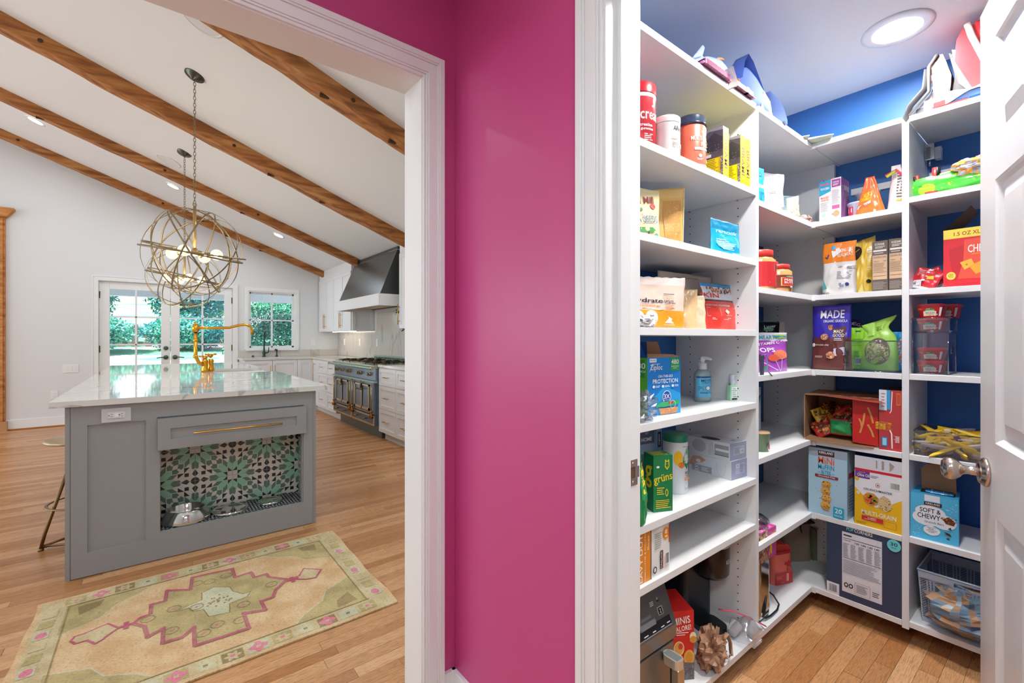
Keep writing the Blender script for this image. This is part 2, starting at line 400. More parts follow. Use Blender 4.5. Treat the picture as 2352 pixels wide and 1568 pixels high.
def crumple(name, label, cat, loc, dims, mat, seed=1, rot=(0, 0, 0), amp=.35, n=26, smooth=False, group=None, parent=None, mats=None):
    mb = MB(); rnd = random.Random(seed); ox = rnd.uniform(0, 50); vs = []
    for j in range(n+1):
        ph = PI*j/n
        for i in range(n):
            a = 2*PI*i/n; p = Vector((math.sin(ph)*math.cos(a), math.sin(ph)*math.sin(a), -math.cos(ph)))
            q = 1-abs(noise.noise(p*1.7+Vector((ox, 0, 0)))*2); q2 = 1-abs(noise.noise(p*3.9+Vector((ox, 9, 0)))*2)
            k = 1+amp*(q-.6)+amp*.5*(q2-.6)
            vs.append((p.x*k*dims[0]/2, p.y*k*dims[1]/2, max(p.z*k*dims[2]/2, -dims[2]*.46)+dims[2]*.46))
    for j in range(n):
        for i in range(n):
            q = (j*n+i, j*n+(i+1) % n, (j+1)*n+(i+1) % n, (j+1)*n+i)
            mt = mat
            if mats:
                t_ = noise.noise(Vector(vs[q[0]])*(3.0/max(dims))*2+Vector((ox, 0, 0)))
                mt = mats[int((t_*.5+.5)*.999*len(mats))]
            mb.add([vs[t] for t in q], [(0, 1, 2, 3)], mt, smooth)
    if parent: return mb.build(name, parent, loc=loc, rot=rot)
    o = mb.build(name, None, loc=loc, rot=rot); return tag(o, label, cat, group)

# ================================================================ THE SETTING
CZ = lambda x: 3.366 - .367*abs(x+2.2) + .367*2.2 if x < -2.2 else 3.366 - .367*x
RIDGE = -2.2; CZR = 3.366+.367*2.2; XL_ = -6.0
# ---- floor: oak strips running along x
fl = MB(); fl.box(-6.1, -1.8, -.08, 2.95, 9.0, -.014, C('#5A3A20', .8))
floor = struct('floor', fl)
rnd = random.Random(7)
fc, fs_ = math.cos(R(38.3)), math.sin(R(38.3))
near = []; far = []
y = -1.78; row = 0
lens = (.55, .8, 1.05, 1.35)
while y < 8.95:
    xs = -6.05 if y > 1.3 else -1.7
    x = xs + rnd.uniform(-.4, 0)
    while x < 2.9:
        L = rnd.choice(lens); cx, cy_ = x+L/2, y+.0285
        Z = cx*math.cos(R(51.7)) + cy_*math.sin(R(51.7)); lat = cx*math.sin(R(51.7)) - cy_*math.cos(R(51.7))
        vis = Z > 1.2 and abs(lat) < 1.2*Z+.3 and ((cy_ > 1.45 and lat < -.15*Z and not (-.3 < cx < .8 and cy_ > 3.3)) or (cx > 1.3 and -.2 < cy_ < .9))
        (near if vis else far).append((Z, x, y, L)); x += L
    y += .057
near.sort(); far += near[300:]; near = near[:300]
pm = {}
for L in lens:
    b = MB(); b.box(0, 0, -.014, L-.0012, .0560, 0, FLOORM); me = b.build('plank').data
    pm[L] = me
for o in [o for o in bpy.data.objects if o.name.startswith('plank')]: bpy.data.objects.remove(o)
for Z, x, y, L in near:
    o = bpy.data.objects.new('plank', pm[L]); COL.objects.link(o); o.parent = floor; o.location = (x, y, -.0006*rnd.random())
vs = []; fs = []; rv = []
for Z, x, y, L in far:
    o = len(vs); a, b_ = x, x+L-.0012; c, d = y, y+.056; z = -.0006*rnd.random()
    vs += [(a,c,-.014),(b_,c,-.014),(b_,d,-.014),(a,d,-.014),(a,c,z),(b_,c,z),(b_,d,z),(a,d,z)]
    fs += [tuple(o+i for i in q) for q in ((4,5,6,7),(0,1,5,4),(1,2,6,5),(2,3,7,6),(3,0,4,7))]; rv += [rnd.random()]*8
me = bpy.data.meshes.new('floor_strips'); me.from_pydata(vs, [], fs); me.materials.append(FLOORM)
at = me.attributes.new('rnd', 'FLOAT', 'POINT'); at.data.foreach_set('value', rv)
o = bpy.data.objects.new('floor_strips', me); COL.objects.link(o); o.parent = floor; o['kind'] = 'stuff'

# ---- kitchen shell
def gable(x0, x1, zb, extra=0):
    pts = [(x0, zb), (x1, zb), (x1, CZ(x1)+extra)]
    if x0 < RIDGE < x1: pts.append((RIDGE, CZR+extra))
    pts.append((x0, CZ(x0)+extra)); return pts
def hip(m_, pts, y0, y1, mat): m_.prism(pts, y0, y1, mat, axis='y')
wb = MB(); Yb = 8.955
wb.box(XL_, Yb, 0, -.665, Yb+.15, 2.10, WHITE); wb.box(1.065, Yb, 0, 1.265, Yb+.15, 2.10, WHITE)
wb.box(1.265, Yb, 0, 2.03, Yb+.15, 1.05, WHITE); wb.box(2.03, Yb, 0, 2.95, Yb+.15, 2.10, WHITE)
wb.box(1.265, Yb, 2.06, 2.03, Yb+.15, 2.10, WHITE)
hip(wb, gable(XL_, 2.95, 2.10, .02), Yb, Yb+.15, WHITE)
struct('wall_back', wb)
wr = MB(); wr.box(2.80, 1.2, 0, 2.95, 8.955, CZ(2.8)+.02, WHITE); struct('wall_right', wr)
wl_ = MB()
wl_.box(-6.15, 1.3, 0, -6.0, 9.1, .7, WHITE); wl_.box(-6.15, 1.3, 2.5, -6.0, 9.1, 2.75, WHITE)
for a, b in ((1.3, 1.8), (3.4, 4.6), (6.2, 7.2), (8.8, 9.1)): wl_.box(-6.15, a, .7, -6.0, b, 2.5, WHITE)
struct('wall_left', wl_)
for i, yc in enumerate((2.6, 5.4, 8.0)):
    w = MB(); w.box(-6.06, yc-.8, .7, -6.0, yc-.75, 2.5, TRIM); w.box(-6.06, yc+.75, .7, -6.0, yc+.8, 2.5, TRIM); w.box(-6.06, yc-.8, 2.44, -6.0, yc+.8, 2.5, TRIM); w.box(-6.06, yc-.8, .7, -6.0, yc+.8, .76, TRIM)
    wo = struct('window_%d' % (i+2), w); MB().box(-6.04, yc-.75, .76, -6.036, yc+.75, 2.44, GLASS).build('pane', wo)
ce = MB()
for (xa, xb) in ((RIDGE, 2.95), (-6.15, RIDGE)):
    ce.prism([(xa, CZ(xa)), (xb, CZ(xb)), (xb, CZ(xb)+.12), (xa, CZ(xa)+.12)], 1.2, 9.1, CEIL, axis='y')
struct('ceiling', ce)
# front wall of the kitchen with the cased opening, magenta on the hall side
XO0, XO1, ZO = -.62, .662, 2.054
wf = MB()
hip(wf, gable(XL_, 2.95, 2.11, .02), 1.36, 1.418, WHITE)
wf.box(XL_, 1.36, 0, XO0-.02, 1.418, 2.11, WHITE); wf.box(XO1+.02, 1.36, 0, 2.95, 1.418, 2.11, WHITE); wf.box(XO0-.02, 1.36, ZO+.02, XO1+.02, 1.418, 2.11, WHITE)
struct('wall_front', wf)
wp = MB()
wp.box(-1.7, 1.303, 0, XO0-.02, 1.36, 2.6, PINK); wp.box(XO1+.02, 1.303, 0, .80, 1.36, 2.6, PINK); wp.box(XO0-.02, 1.303, ZO+.02, XO1+.02, 1.36, 2.6, PINK)
struct('wall_back', wp)
jb = MB()
jb.box(XO1, 1.300, 0, XO1+.02, 1.421, ZO+.02, TRIM); jb.box(XO0-.02, 1.300, 0, XO0, 1.421, ZO+.02, TRIM); jb.box(XO0, 1.300, ZO, XO1, 1.421, ZO+.02, TRIM)
struct('trim_1', jb)
def casing(name, a0, a1, ztop, plane, axis, sgn, strips):
    """U-shaped casing round an opening a0..a1; strips = (inset from opening, width, thickness)"""
    m_ = MB()
    for ins, wd, th in strips:
        lo, hi = a0-ins-wd, a1+ins+wd
        for p, q, z0, z1 in ((lo, a0-ins, 0, ztop+ins+wd), (a1+ins, hi, 0, ztop+ins+wd), (a0-ins, a1+ins, ztop+ins, ztop+ins+wd)):
            u0, u1 = sorted((plane, plane+sgn*th))
            if axis == 'x': m_.box(p, u0, z0, q, u1, z1, TRIM)
            else: m_.box(u0, p, z0, u1, q, z1, TRIM)
    return struct(name, m_, bevel=.0015)
STR = ((.004, .009, .010), (.013, .006, .014), (.019, .030, .017), (.049, .006, .021), (.055, .018, .024))
casing('trim_2', XO0, XO1, ZO, 1.303, 'x', -1, STR)
casing('trim_3', XO0, XO1, ZO, 1.418, 'x', 1, STR)
# ---- hall and pantry walls
YJ0, YJ1, ZD = -.085, .657, 2.052
wh = MB()
wh.box(.785, YJ1+.02, 0, .845, 1.303, 2.6, PINK); wh.box(.785, -1.7, 0, .845, YJ0-.02, 2.6, PINK); wh.box(.785, YJ0-.02, ZD+.02, .845, YJ1+.02, 2.6, PINK)
struct('wall_right', wh)
wq = MB()
wq.box(.845, YJ1+.02, 0, .905, 1.113, 2.44, BLUE); wq.box(.845, -1.0, 0, .905, YJ0-.02, 2.44, BLUE); wq.box(.845, YJ0-.02, ZD+.02, .905, YJ1+.02, 2.44, BLUE)
struct('wall_front', wq)
w = MB(); w.box(.845, 1.113, 0, 2.80, 1.36, 2.44, BLUE); struct('wall_left', w)
w = MB(); w.box(2.70, -1.0, 0, 2.80, 1.113, 2.44, BLUE); struct('wall_back', w)
w = MB(); w.box(.845, -1.06, 0, 2.80, -1.0, 2.44, BLUE); struct('wall_right', w)
w = MB(); w.box(.785, -1.06, 2.44, 2.80, 1.30, 2.50, CEIL); struct('ceiling', w)
w = MB(); w.box(-1.76, -1.76, 2.46, .80, 1.36, 2.56, CEIL); struct('ceiling', w)
w = MB(); w.box(-1.76, -1.76, 0, -1.7, 1.36, 2.5, WHITE); struct('wall_left', w)
w = MB(); w.box(-1.7, -1.76, 0, .80, -1.7, 2.5, WHITE); struct('wall_front', w)
jb = MB()
jb.box(.782, YJ1, 0, .908, YJ1+.02, ZD+.02, TRIM); jb.box(.782, YJ0-.02, 0, .908, YJ0, ZD+.02, TRIM); jb.box(.782, YJ0, ZD, .908, YJ1, ZD+.02, TRIM)
jb.box(.822, YJ1-.011, 0, .858, YJ1, ZD, TRIM); jb.box(.822, YJ0, 0, .858, YJ0+.011, ZD, TRIM); jb.box(.822, YJ0, ZD-.011, .858, YJ1, ZD, TRIM)
struct('trim_4', jb, bevel=.001)
casing('trim_5', YJ0, YJ1, ZD, .785, 'y', -1, STR)
b = MB(); b.box(XO1+.077, 1.288, 0, .785, 1.303, .14, TRIM); b.box(.770, YJ1+.077, 0, .785, 1.303, .14, TRIM); struct('baseboard_right', b, bevel=.002)
b = MB(); b.box(-6.0, Yb-.016, .018, -.72, Yb, .14, TRIM); b.box(-6.0, Yb-.030, 0, -.72, Yb, .02, HONEY); struct('baseboard_back', b, bevel=.002)
# strike plate in the left jamb
t = thing('strike_plate', 'brushed nickel strike plate let into the pantry door jamb', 'strike plate', (.882, YJ1, .917))
m_ = MB(); m_.box(-.020, -.0018, -.030, .013, -.0002, -.013, NICKEL); m_.box(-.020, -.0018, .013, .013, -.0002, .030, NICKEL); m_.box(-.020, -.0018, -.013, -.013, -.0002, .013, NICKEL); m_.box(.004, -.0018, -.013, .020, -.0002, .013, NICKEL)
m_.build('plate', t); MB().box(-.013, -.0006, -.013, .004, -.0001, .013, C('#6A4A33', .7)).build('latch_hole', t)
for z in (-.022, .022): MB().cyl((-.004, -.0001, z), (-.004, -.0030, z), .0035, NICKEL, 8).build('screw', t)

# ---- pantry door, six panels, swung into the pantry
door = bpy.data.objects.new('door_1', None); COL.objects.link(door); door['kind'] = 'structure'
door.location = (.93, -.06, .012); door.rotation_euler = (0, 0, R(17.7))
DW, DH = .735, 2.026
fr = MB(); DM = C('#EDEDEE', .28)
for a, b in ((0, .114), (.321, .414), (.621, DW)): fr.box(a, -.035, 0, b, 0, DH, DM)
for a, b in ((0, .21), (.806, .977), (1.585, 1.681), (1.916, DH)):
    for p, q in ((.114, .321), (.414, .621)): fr.box(p, -.035, a, q, 0, b, DM)
fr.build('door_frame', door)
def raised(name, par, x0, z0, x1, z1):
    m_ = MB(); rings = ((0, 0), (.006, -.004), (.012, -.011), (.022, -.012), (.028, -.010), (.052, -.003))
    vs = []
    for ins, yy in rings: vs += [(x0+ins, yy, z0+ins), (x1-ins, yy, z0+ins), (x1-ins, yy, z1-ins), (x0+ins, yy, z1-ins)]
    fs = [(4*r+i, 4*r+(i+1) % 4, 4*r+4+(i+1) % 4, 4*r+4+i) for r in range(len(rings)-1) for i in range(4)]
    k = 4*(len(rings)-1); fs.append((k, k+1, k+2, k+3)); m_.add([(a, b, c) for a, b, c in vs], [q[::-1] for q in fs], DM)
    m_.box(x0, -.03, z0, x1, -.02, z1, DM); return m_.build(name, par)
for a, b in ((.114, .321), (.414, .621)):
    for p, q in ((.21, .806), (.977, 1.585), (1.681, 1.916)): raised('door_panel', door, a, p, b, q)
kn = MB(); kz = .895; kx = .683
T = Matrix.Translation((kx, 0, kz)) @ Matrix.Rotation(R(-90), 4, 'X')
kn.lathe([(.0001, 0), (.034, 0), (.035, .004), (.032, .009), (.029, .010), (.027, .014), (.017, .016), (.011, .018), (.0095, .034), (.012, .043), (.020, .049), (.026, .058), (.0275, .066), (.025, .074), (.018, .080), (.0001, .083)], NICKEL, 36, T)
kn.build('door_knob', door)
MB().box(DW-.0005, -.030, kz-.028, DW+.001, -.005, kz+.028, NICKEL).build('latch_plate', door)
for z in (.2, 1.0, 1.8): MB().cyl((-.004, .004, z), (-.004, .004, z+.09), .006, NICKEL, 10).build('hinge', door)

# ---- French doors
def french(name, x0, x1, hinge_left):
    d = bpy.data.objects.new(name, None); COL.objects.link(d); d['kind'] = 'structure'; d.location = (x0, Yb+.03, .01)
    W = x1-x0; H = 2.07; st = .115; m_ = MB(); mu = .024; zb, zt = .30, 1.962; gx0, gx1 = st, W-st
    m_.box(0, 0, 0, st, .045, H, TRIM); m_.box(W-st, 0, 0, W, .045, H, TRIM); m_.box(st, 0, 0, W-st, .045, zb, TRIM); m_.box(st, 0, zt, W-st, .045, H, TRIM)
    rows = 4; rh = (zt-zb-(rows-1)*mu)/rows; cw = (gx1-gx0-mu)/2
    m_.box(gx0+cw, .004, zb, gx0+cw+mu, .041, zt, TRIM)
    for r in range(1, rows): m_.box(gx0, .004, zb+r*rh+(r-1)*mu, gx1, .041, zb+r*(rh+mu), TRIM)
    m_.build('door_frame', d, bevel=.003)
    for r in range(rows):
        for c in range(2):
            xx = gx0+c*(cw+mu); zz = zb+r*(rh+mu); MB().box(xx, .020, zz, xx+cw, .024, zz+rh, GLASS).build('pane', d)
    GR = C('#4E6650', .4, .3); hx = W-.055 if hinge_left else .055; s = -1 if hinge_left else 1
    hh = MB(); hh.cyl((hx, 0, .93), (hx, -.012, .93), .034, GR, 20); hh.cyl((hx, -.01, .93), (hx, -.05, .93), .009, GR)
    hh.tube([(hx, -.048, .93), (hx+s*.05, -.05, .932), (hx+s*.115, -.048, .922)], .008, GR); hh.build('door_handle', d)
    if hinge_left:
        q = MB(); q.cyl((hx, 0, 1.075), (hx, -.014, 1.075), .032, GR, 20); q.box(hx-.004, -.026, 1.058, hx+.004, -.012, 1.092, GR); q.build('deadbolt', d)
        q = MB(); q.cyl((hx, 0, .76), (hx, -.008, .76), .032, C('#8E8A84', .4, .5), 20); q.build('cover_plate', d)
    for z in (.25, 1.02, 1.82):
        X = .004 if hinge_left else W-.004
        MB().box(X-.008, -.008, z, X+.008, -.0005, z+.10, C('#4A3F22', .4, .7)).build('hinge', d)
    return d
french('door_2', -.638, .197, True); french('door_3', .203, 1.038, False)
t = MB(); t.box(-.665, Yb-.002, 0, -.640, Yb+.15, 2.10, TRIM); t.box(1.040, Yb-.002, 0, 1.065, Yb+.15, 2.10, TRIM); t.box(-.64, Yb-.002, 2.083, 1.04, Yb+.15, 2.10, TRIM); struct('trim_6', t)
casing('trim_7', -.640, 1.040, 2.085, Yb, 'x', -1, ((.004, .055, .016), (.059, .014, .022)))
# ---- window over the perimeter sink
w = bpy.data.objects.new('window_1', None); COL.objects.link(w); w['kind'] = 'structure'
m_ = MB(); X0, X1, Z0, Z1 = 1.29, 2.005, 1.075, 2.045
m_.box(X0-.025, Yb-.002, Z0-.025, X0, Yb+.15, Z1+.02, TRIM); m_.box(X1, Yb-.002, Z0-.025, X1+.025, Yb+.15, Z1+.02, TRIM); m_.box(X0, Yb-.002, Z1, X1, Yb+.15, Z1+.02, TRIM); m_.box(X0, Yb-.002, Z0-.025, X1, Yb+.15, Z0, TRIM)
for a, b, c, d in ((X0, Z0, X0+.03, Z1), (X1-.03, Z0, X1, Z1), (X0, Z0, X1, Z0+.03), (X0, Z1-.03, X1, Z1), ((X0+X1)/2-.012, Z0, (X0+X1)/2+.012, Z1), (X0, (Z0+Z1)/2-.012, X1, (Z0+Z1)/2+.012)):
    m_.box(a, Yb+.05, b, c, Yb+.085, d, TRIM)
m_.build('window_frame', w, bevel=.002)
for a in (X0+.03, (X0+X1)/2+.012):
    for b in (Z0+.03, (Z0+Z1)/2+.012): MB().box(a, Yb+.066, b, a+.325, Yb+.070, b+.44, GLASS).build('pane', w)
MB().box(X0-.06, Yb-.05, Z0-.05, X1+.06, Yb+.05, Z0-.025, TRIM).build('window_sill', w, bevel=.004)
m_ = MB()
for a, b, c, d in ((X0-.08, Z0-.024, X0-.022, Z1+.02), (X1+.022, Z0-.024, X1+.08, Z1+.02), (X0-.08, Z1+.02, X1+.08, Z1+.08)): m_.box(a, Yb-.018, b, c, Yb, d, TRIM)
struct('trim_8', m_, bevel=.002)

# ---- hewn ceiling beams
def beam(i, y0, wdt, drop, x0, x1, label):
    m_ = MB(); n = 120; rr = random.Random(i*11+3); ring = 10; vs = []
    for k in range(n+1):
        x = x0+(x1-x0)*k/n; zc = CZ(x)-.002
        nz = lambda s, f=3.0: noise.noise(Vector((x*f+i*17, s*7.3, i*2.2)))
        chip = .022*max(0, noise.noise(Vector((x*2.2+i*5, 4, 1)))*2-.2); step = .012 if noise.noise(Vector((round(x*1.1)*3.3+i, 8, 2))) > .15 else 0
        w0 = .006*nz(1); w1 = wdt+.010*nz(2)-step; z1 = drop+.006*nz(3, 5)
        pr = [(0, -.02), (w0, 0), (w0+.003*nz(5, 9), z1*.5), (w0, z1-.006), (w0+.008, z1), (w1*.5, z1+.003*nz(6, 8)), (w1-.03-chip, z1+.002*nz(7, 12)), (w1-.008, z1-.018-chip+.004*nz(8, 14)), (w1, z1*.5), (w1, -.02)]
        vs += [(x, y0+a, zc-b) for a, b in pr]
    fs = [(k*ring+j, (k+1)*ring+j, (k+1)*ring+j+1, k*ring+j+1) for k in range(n) for j in range(ring-1)]
    fs += [tuple(range(ring)), tuple(n*ring+j for j in range(ring-1, -1, -1))]
    m_.add(vs, fs, BEAM); t = thing('ceiling_beam', label, 'beam', (0, 0, 0)); t['group'] = 'hewn timber beams across the kitchen ceiling'
    m_.build('timber', t)
    for xk in rr.sample([-1.4, -.7, .1, .6, 1.1, 1.7], 3):
        T = Matrix.Translation((xk, y0-.004, CZ(xk)-drop*.5)) @ Matrix.Rotation(R(-90), 4, 'X')
        MB().lathe([(.0001, -.003), (.014, -.002), (.017, .004)], C('#4A2C14', .8), 12, T).build('peg_hole', t)
    for xk in rr.sample([-1.0, .35, .9, 1.4], 2): MB().box(xk, y0+wdt*.35, CZ(xk+.05)-drop-.006, xk+.14, y0+wdt*.5, CZ(xk+.05)-drop+.02, C('#4A2C14', .9), ).build('mortise', t)
    return t
beam(1, 3.20, .20, .10, RIDGE, 2.45, 'weathered pale brown timber ceiling beam nearest the doorway, cut off by its head')
beam(2, 5.06, .17, .125, RIDGE, 2.45, 'orange brown hewn ceiling beam running down to the top of the range hood')
beam(3, 6.93, .15, .105, RIDGE, 2.45, 'brown hewn ceiling beam ending at the left top corner of the range hood')
beam(4, 8.64, .15, .105, RIDGE, 2.45, 'darkest thin ceiling beam, farthest away along the back wall')

# ---- flush ceiling fittings
def disc(name, label, cat, x, y, r, ring, mat, group=None, tilt=True):
    a = math.atan(.367); t = thing(name, label, cat, (x, y, CZ(x)-.001), 0, group, rot=(0, a, 0))
    MB().lathe([(ring, -.0001), (ring+.001, -.004), (r, -.006), (r, -.0045)], TRIM, 32).build('trim_ring', t)
    MB().lathe([(.0001, -.004), (r, -.004)], mat, 32).build('lens' if 'light' in name else 'grille', t); return t
LIT = C('#FFFBF4', .5, emit=9.0)
for (x, y), lb in zip(((-1.082, 7.555), (.2, 7.63), (1.494, 7.661)), ('round recessed ceiling light left of the two chandeliers', 'round recessed ceiling light just left of the nearer chandelier chain', 'round recessed ceiling light right of the chandeliers, above the far window')):
    disc('recessed_light', lb, 'ceiling light', x, y, .065, .085, LIT, 'recessed lights in the sloped kitchen ceiling')
SPK = C('#DCDDDE', .8)
disc('ceiling_speaker', 'white round flush speaker in the ceiling beside the nearest beam', 'speaker', .24, 3.52, .11, .125, SPK)
disc('ceiling_speaker', 'white round flush speaker in the ceiling behind the far chandelier canopy', 'speaker', .13, 6.66, .11, .125, SPK)
t = thing('recessed_light', 'large bright recessed ceiling light in the pantry ceiling', 'ceiling light', (2.275, .456, 2.44))
MB().lathe([(.112, -.0001), (.113, -.003), (.10, -.007), (.078, -.008), (.078, -.005)], TRIM, 48).build('trim_ring', t)
MB().lathe([(.0001, -.0055), (.078, -.0055)], C('#FFFFFF', .5, emit=12), 48).build('lens', t)
t = thing('recessed_light', 'second recessed light in the pantry ceiling nearer the door', 'ceiling light', (1.42, .30, 2.44))
MB().lathe([(.112, -.0001), (.113, -.003), (.10, -.007), (.078, -.008), (.078, -.005)], TRIM, 48).build('trim_ring', t)
MB().lathe([(.0001, -.0055), (.078, -.0055)], C('#FFFFFF', .5, emit=12), 48).build('lens', t)

# ================================================================ OUTSIDE
g_ = MB(); n = 40; vs = []
for j in range(n+1):
    for i in range(n+1):
        X = -14+34*i/n; Y = 12.2+26*j/n; vs.append((X, Y, -.12+.14*(Y-12.2)+.08*noise.noise(Vector((X*.3, Y*.3, 0)))))
lm, ln, ll, lb_ = new_mat('lawn_mulch')
tc = ln.new('ShaderNodeTexCoord'); mp = ln.new('ShaderNodeMapping'); mp.inputs['Scale'].default_value = (.25, .9, 1); ll.new(tc.outputs['Object'], mp.inputs[0])
tn = ln.new('ShaderNodeTexNoise'); tn.inputs['Scale'].default_value = 1.0; tn.inputs['Detail'].default_value = 3; ll.new(mp.outputs[0], tn.inputs['Vector'])
tn2 = ln.new('ShaderNodeTexNoise'); tn2.inputs['Scale'].default_value = 40; tn2.inputs['Detail'].default_value = 3; ll.new(tc.outputs['Object'], tn2.inputs['Vector'])
rr_ = ln.new('ShaderNodeValToRGB'); e = rr_.color_ramp.elements; e[0].position = .50; e[0].color = lin('#C9BDC2'); e[1].position = .56; e[1].color = lin('#6FB389')
ll.new(tn.outputs['Fac'], rr_.inputs[0])
r2_ = ln.new('ShaderNodeValToRGB'); e = r2_.color_ramp.elements; e[0].position = .35; e[0].color = (.6, .6, .6, 1); e[1].position = .6; e[1].color = (1, 1, 1, 1); ll.new(tn2.outputs['Fac'], r2_.inputs[0])
mx = ln.new('ShaderNodeMix'); mx.data_type = 'RGBA'; mx.blend_type = 'MULTIPLY'; mx.inputs['Factor'].default_value = .6; ll.new(rr_.outputs[0], mx.inputs['A']); ll.new(r2_.outputs[0], mx.inputs['B']); ll.new(mx.outputs['Result'], lb_.inputs['Base Color']); lb_.inputs['Roughness'].default_value = .9
g_.add(vs, [(j*(n+1)+i, j*(n+1)+i+1, (j+1)*(n+1)+i+1, (j+1)*(n+1)+i) for j in range(n) for i in range(n)], lm, True)
struct('lawn', g_)
p_ = MB(); p_.box(-6.15, 9.0, -.2, 6, 12.2, -.10, C('#CFCBC8', .7)); struct('patio', p_)
pr = MB(); PW = C('#EEF0F4', .5)
pr.box(-6.15, 9.105, 2.55, 6, 12.0, 2.65, PW); pr.box(-6.15, 11.6, 2.07, 6, 11.8, 2.55, PW); struct('porch_roof', pr)
pc = MB(); pc.box(2.75, 11.55, -.1, 3.25, 12.0, 2.3, PW); pc.box(2.70, 11.5, 2.05, 3.30, 12.05, 2.12, PW); struct('porch_column', pc, bevel=.01)
def foliage(name, label, cat, loc, dims, nleaf, size, cols, seed, trunk=None, group=None, shell=.55, core=True):
    t = thing(name, label, cat, loc, 0, group); rr = random.Random(seed); m_ = MB(); ms = [C(c, .5, spec=.5) for c in cols]
    for q in range(nleaf):
        while True:
            d = Vector((rr.gauss(0, 1), rr.gauss(0, 1), rr.gauss(0, 1)))
            if d.length > .01: break
        d.normalize(); k = shell+(1-shell)*rr.random(); k *= 1+.25*noise.noise(d*2.3+Vector((seed, 0, 0)))
        p = Vector((d.x*dims[0]*k, d.y*dims[1]*k, dims[2]*(1+d.z*k)))
        a = Vector((rr.uniform(-1, 1), rr.uniform(-1, 1), rr.uniform(-1, 1))).normalized(); b = a.orthogonal().normalized(); s = size*rr.uniform(.6, 1.4)
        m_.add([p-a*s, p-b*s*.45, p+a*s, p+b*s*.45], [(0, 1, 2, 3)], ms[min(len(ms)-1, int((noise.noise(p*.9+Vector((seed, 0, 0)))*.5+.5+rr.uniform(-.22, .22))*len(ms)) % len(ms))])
    m_.build('foliage', t, kind='stuff')
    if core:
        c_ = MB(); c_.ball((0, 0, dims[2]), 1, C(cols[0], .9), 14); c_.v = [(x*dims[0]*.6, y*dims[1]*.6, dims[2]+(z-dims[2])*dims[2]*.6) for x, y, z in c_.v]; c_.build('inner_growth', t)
    if trunk: MB().tube([(0, 0, 0), (.1, 0, dims[2]*.6), (-.05, 0, dims[2]*1.5)], [trunk, trunk*.8, trunk*.5], C('#4B5468', .9), 10).build('trunk', t)
    return t
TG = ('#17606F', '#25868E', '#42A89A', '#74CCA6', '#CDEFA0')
for i, (x, y, dx, dz, lb, nl, tr) in enumerate(((-6.6, 22, 2.6, 3.2, 'tall blue green tree seen through the left panes of the left French door', 9000, .22),
        (-2.6, 23, 2.4, 3.4, 'dense teal tree with dark trunks filling the middle panes of the French doors', 9000, .25),
        (1.2, 22, 2.2, 3.0, 'light green leafy tree behind the upper panes of the right French door', 9000, .2),
        (5.4, 24, 2.8, 3.6, 'bright green tree standing behind the picket fence', 8000, .25),
        (9.2, 22, 3.0, 3.2, 'green tree seen through the kitchen window above the clipped bush', 6000, .25))):
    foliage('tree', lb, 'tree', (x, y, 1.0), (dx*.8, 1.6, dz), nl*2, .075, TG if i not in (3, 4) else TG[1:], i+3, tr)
for i, (x, y) in enumerate(((-4.9, 18.6), (-1.7, 18.5), (.9, 18.9))):
    foliage('shrub', ('low teal shrub under the trees, leftmost through the left French door', 'wide teal shrub under the trees behind the middle door stile', 'dark teal shrub at the left end of the wooden fence')[i], 'shrub', (x, y, .85), (1.3, .7, .6), 6000, .05, TG[:4], 30+i)
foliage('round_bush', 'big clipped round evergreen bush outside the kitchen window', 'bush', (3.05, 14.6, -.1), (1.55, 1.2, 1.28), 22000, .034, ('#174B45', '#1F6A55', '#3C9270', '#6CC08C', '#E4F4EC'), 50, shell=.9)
foliage('young_shrub', 'small loose green shrub on the patio edge outside the right French door', 'shrub', (1.55, 12.6, -.1), (.42, .35, .45), 1300, .05, ('#2B8577', '#3FA58A', '#7CCFA0'), 51, shell=.3, core=False)
f = thing('picket_fence', 'brown and tan wooden picket fence across the far lawn', 'fence', (0, 0, 0))
for i in range(34):
    x = -4.2+i*.36; MB().box(x, 19.9+.02*(i % 2), .85, x+.17, 19.93+.02*(i % 2), 1.88 if x > 1.6 else 1.72, C('#A59A80' if x > 1.6 else '#7A5A52', .8)).build('picket', f)
for z in (1.05, 1.5): MB().box(-4.2, 19.96, z, 8.1, 20.0, z+.09, C('#7D7466', .8)).build('rail', f)

# ================================================================ KITCHEN
def bar_handle(par, p0, p1, out, mat=BRASS, r=.005, over=.0, name='handle'):
    """bar pull between p0 and p1, held off by the vector out"""
    p0, p1, out = Vector(p0), Vector(p1), Vector(out); d = (p1-p0).normalized(); L = (p1-p0).length
    m_ = MB(); m_.cyl(p0+out-d*over, p1+out+d*over, r, mat, 10)
    for q in (p0+d*L*.14, p1-d*L*.14): m_.cyl(q, q+out, r*.8, mat, 8)
    return m_.build(name, par)
def shaker(name, par, x0, z0, x1, z1, y, mat=CAB, rail=.055, th=.02, rec=.009):
    m_ = MB(); a, b, c, d = x0, z0, x1, z1
    m_.box(a, y-th, b, a+rail, y, d, mat); m_.box(c-rail, y-th, b, c, y, d, mat)
    m_.box(a+rail, y-th, b, c-rail, y, b+rail, mat); m_.box(a+rail, y-th, d-rail, c-rail, y, d, mat)
    m_.box(a+rail, y-th+rec, b+rail, c-rail, y, d-rail, mat)
    return m_.build(name, par)
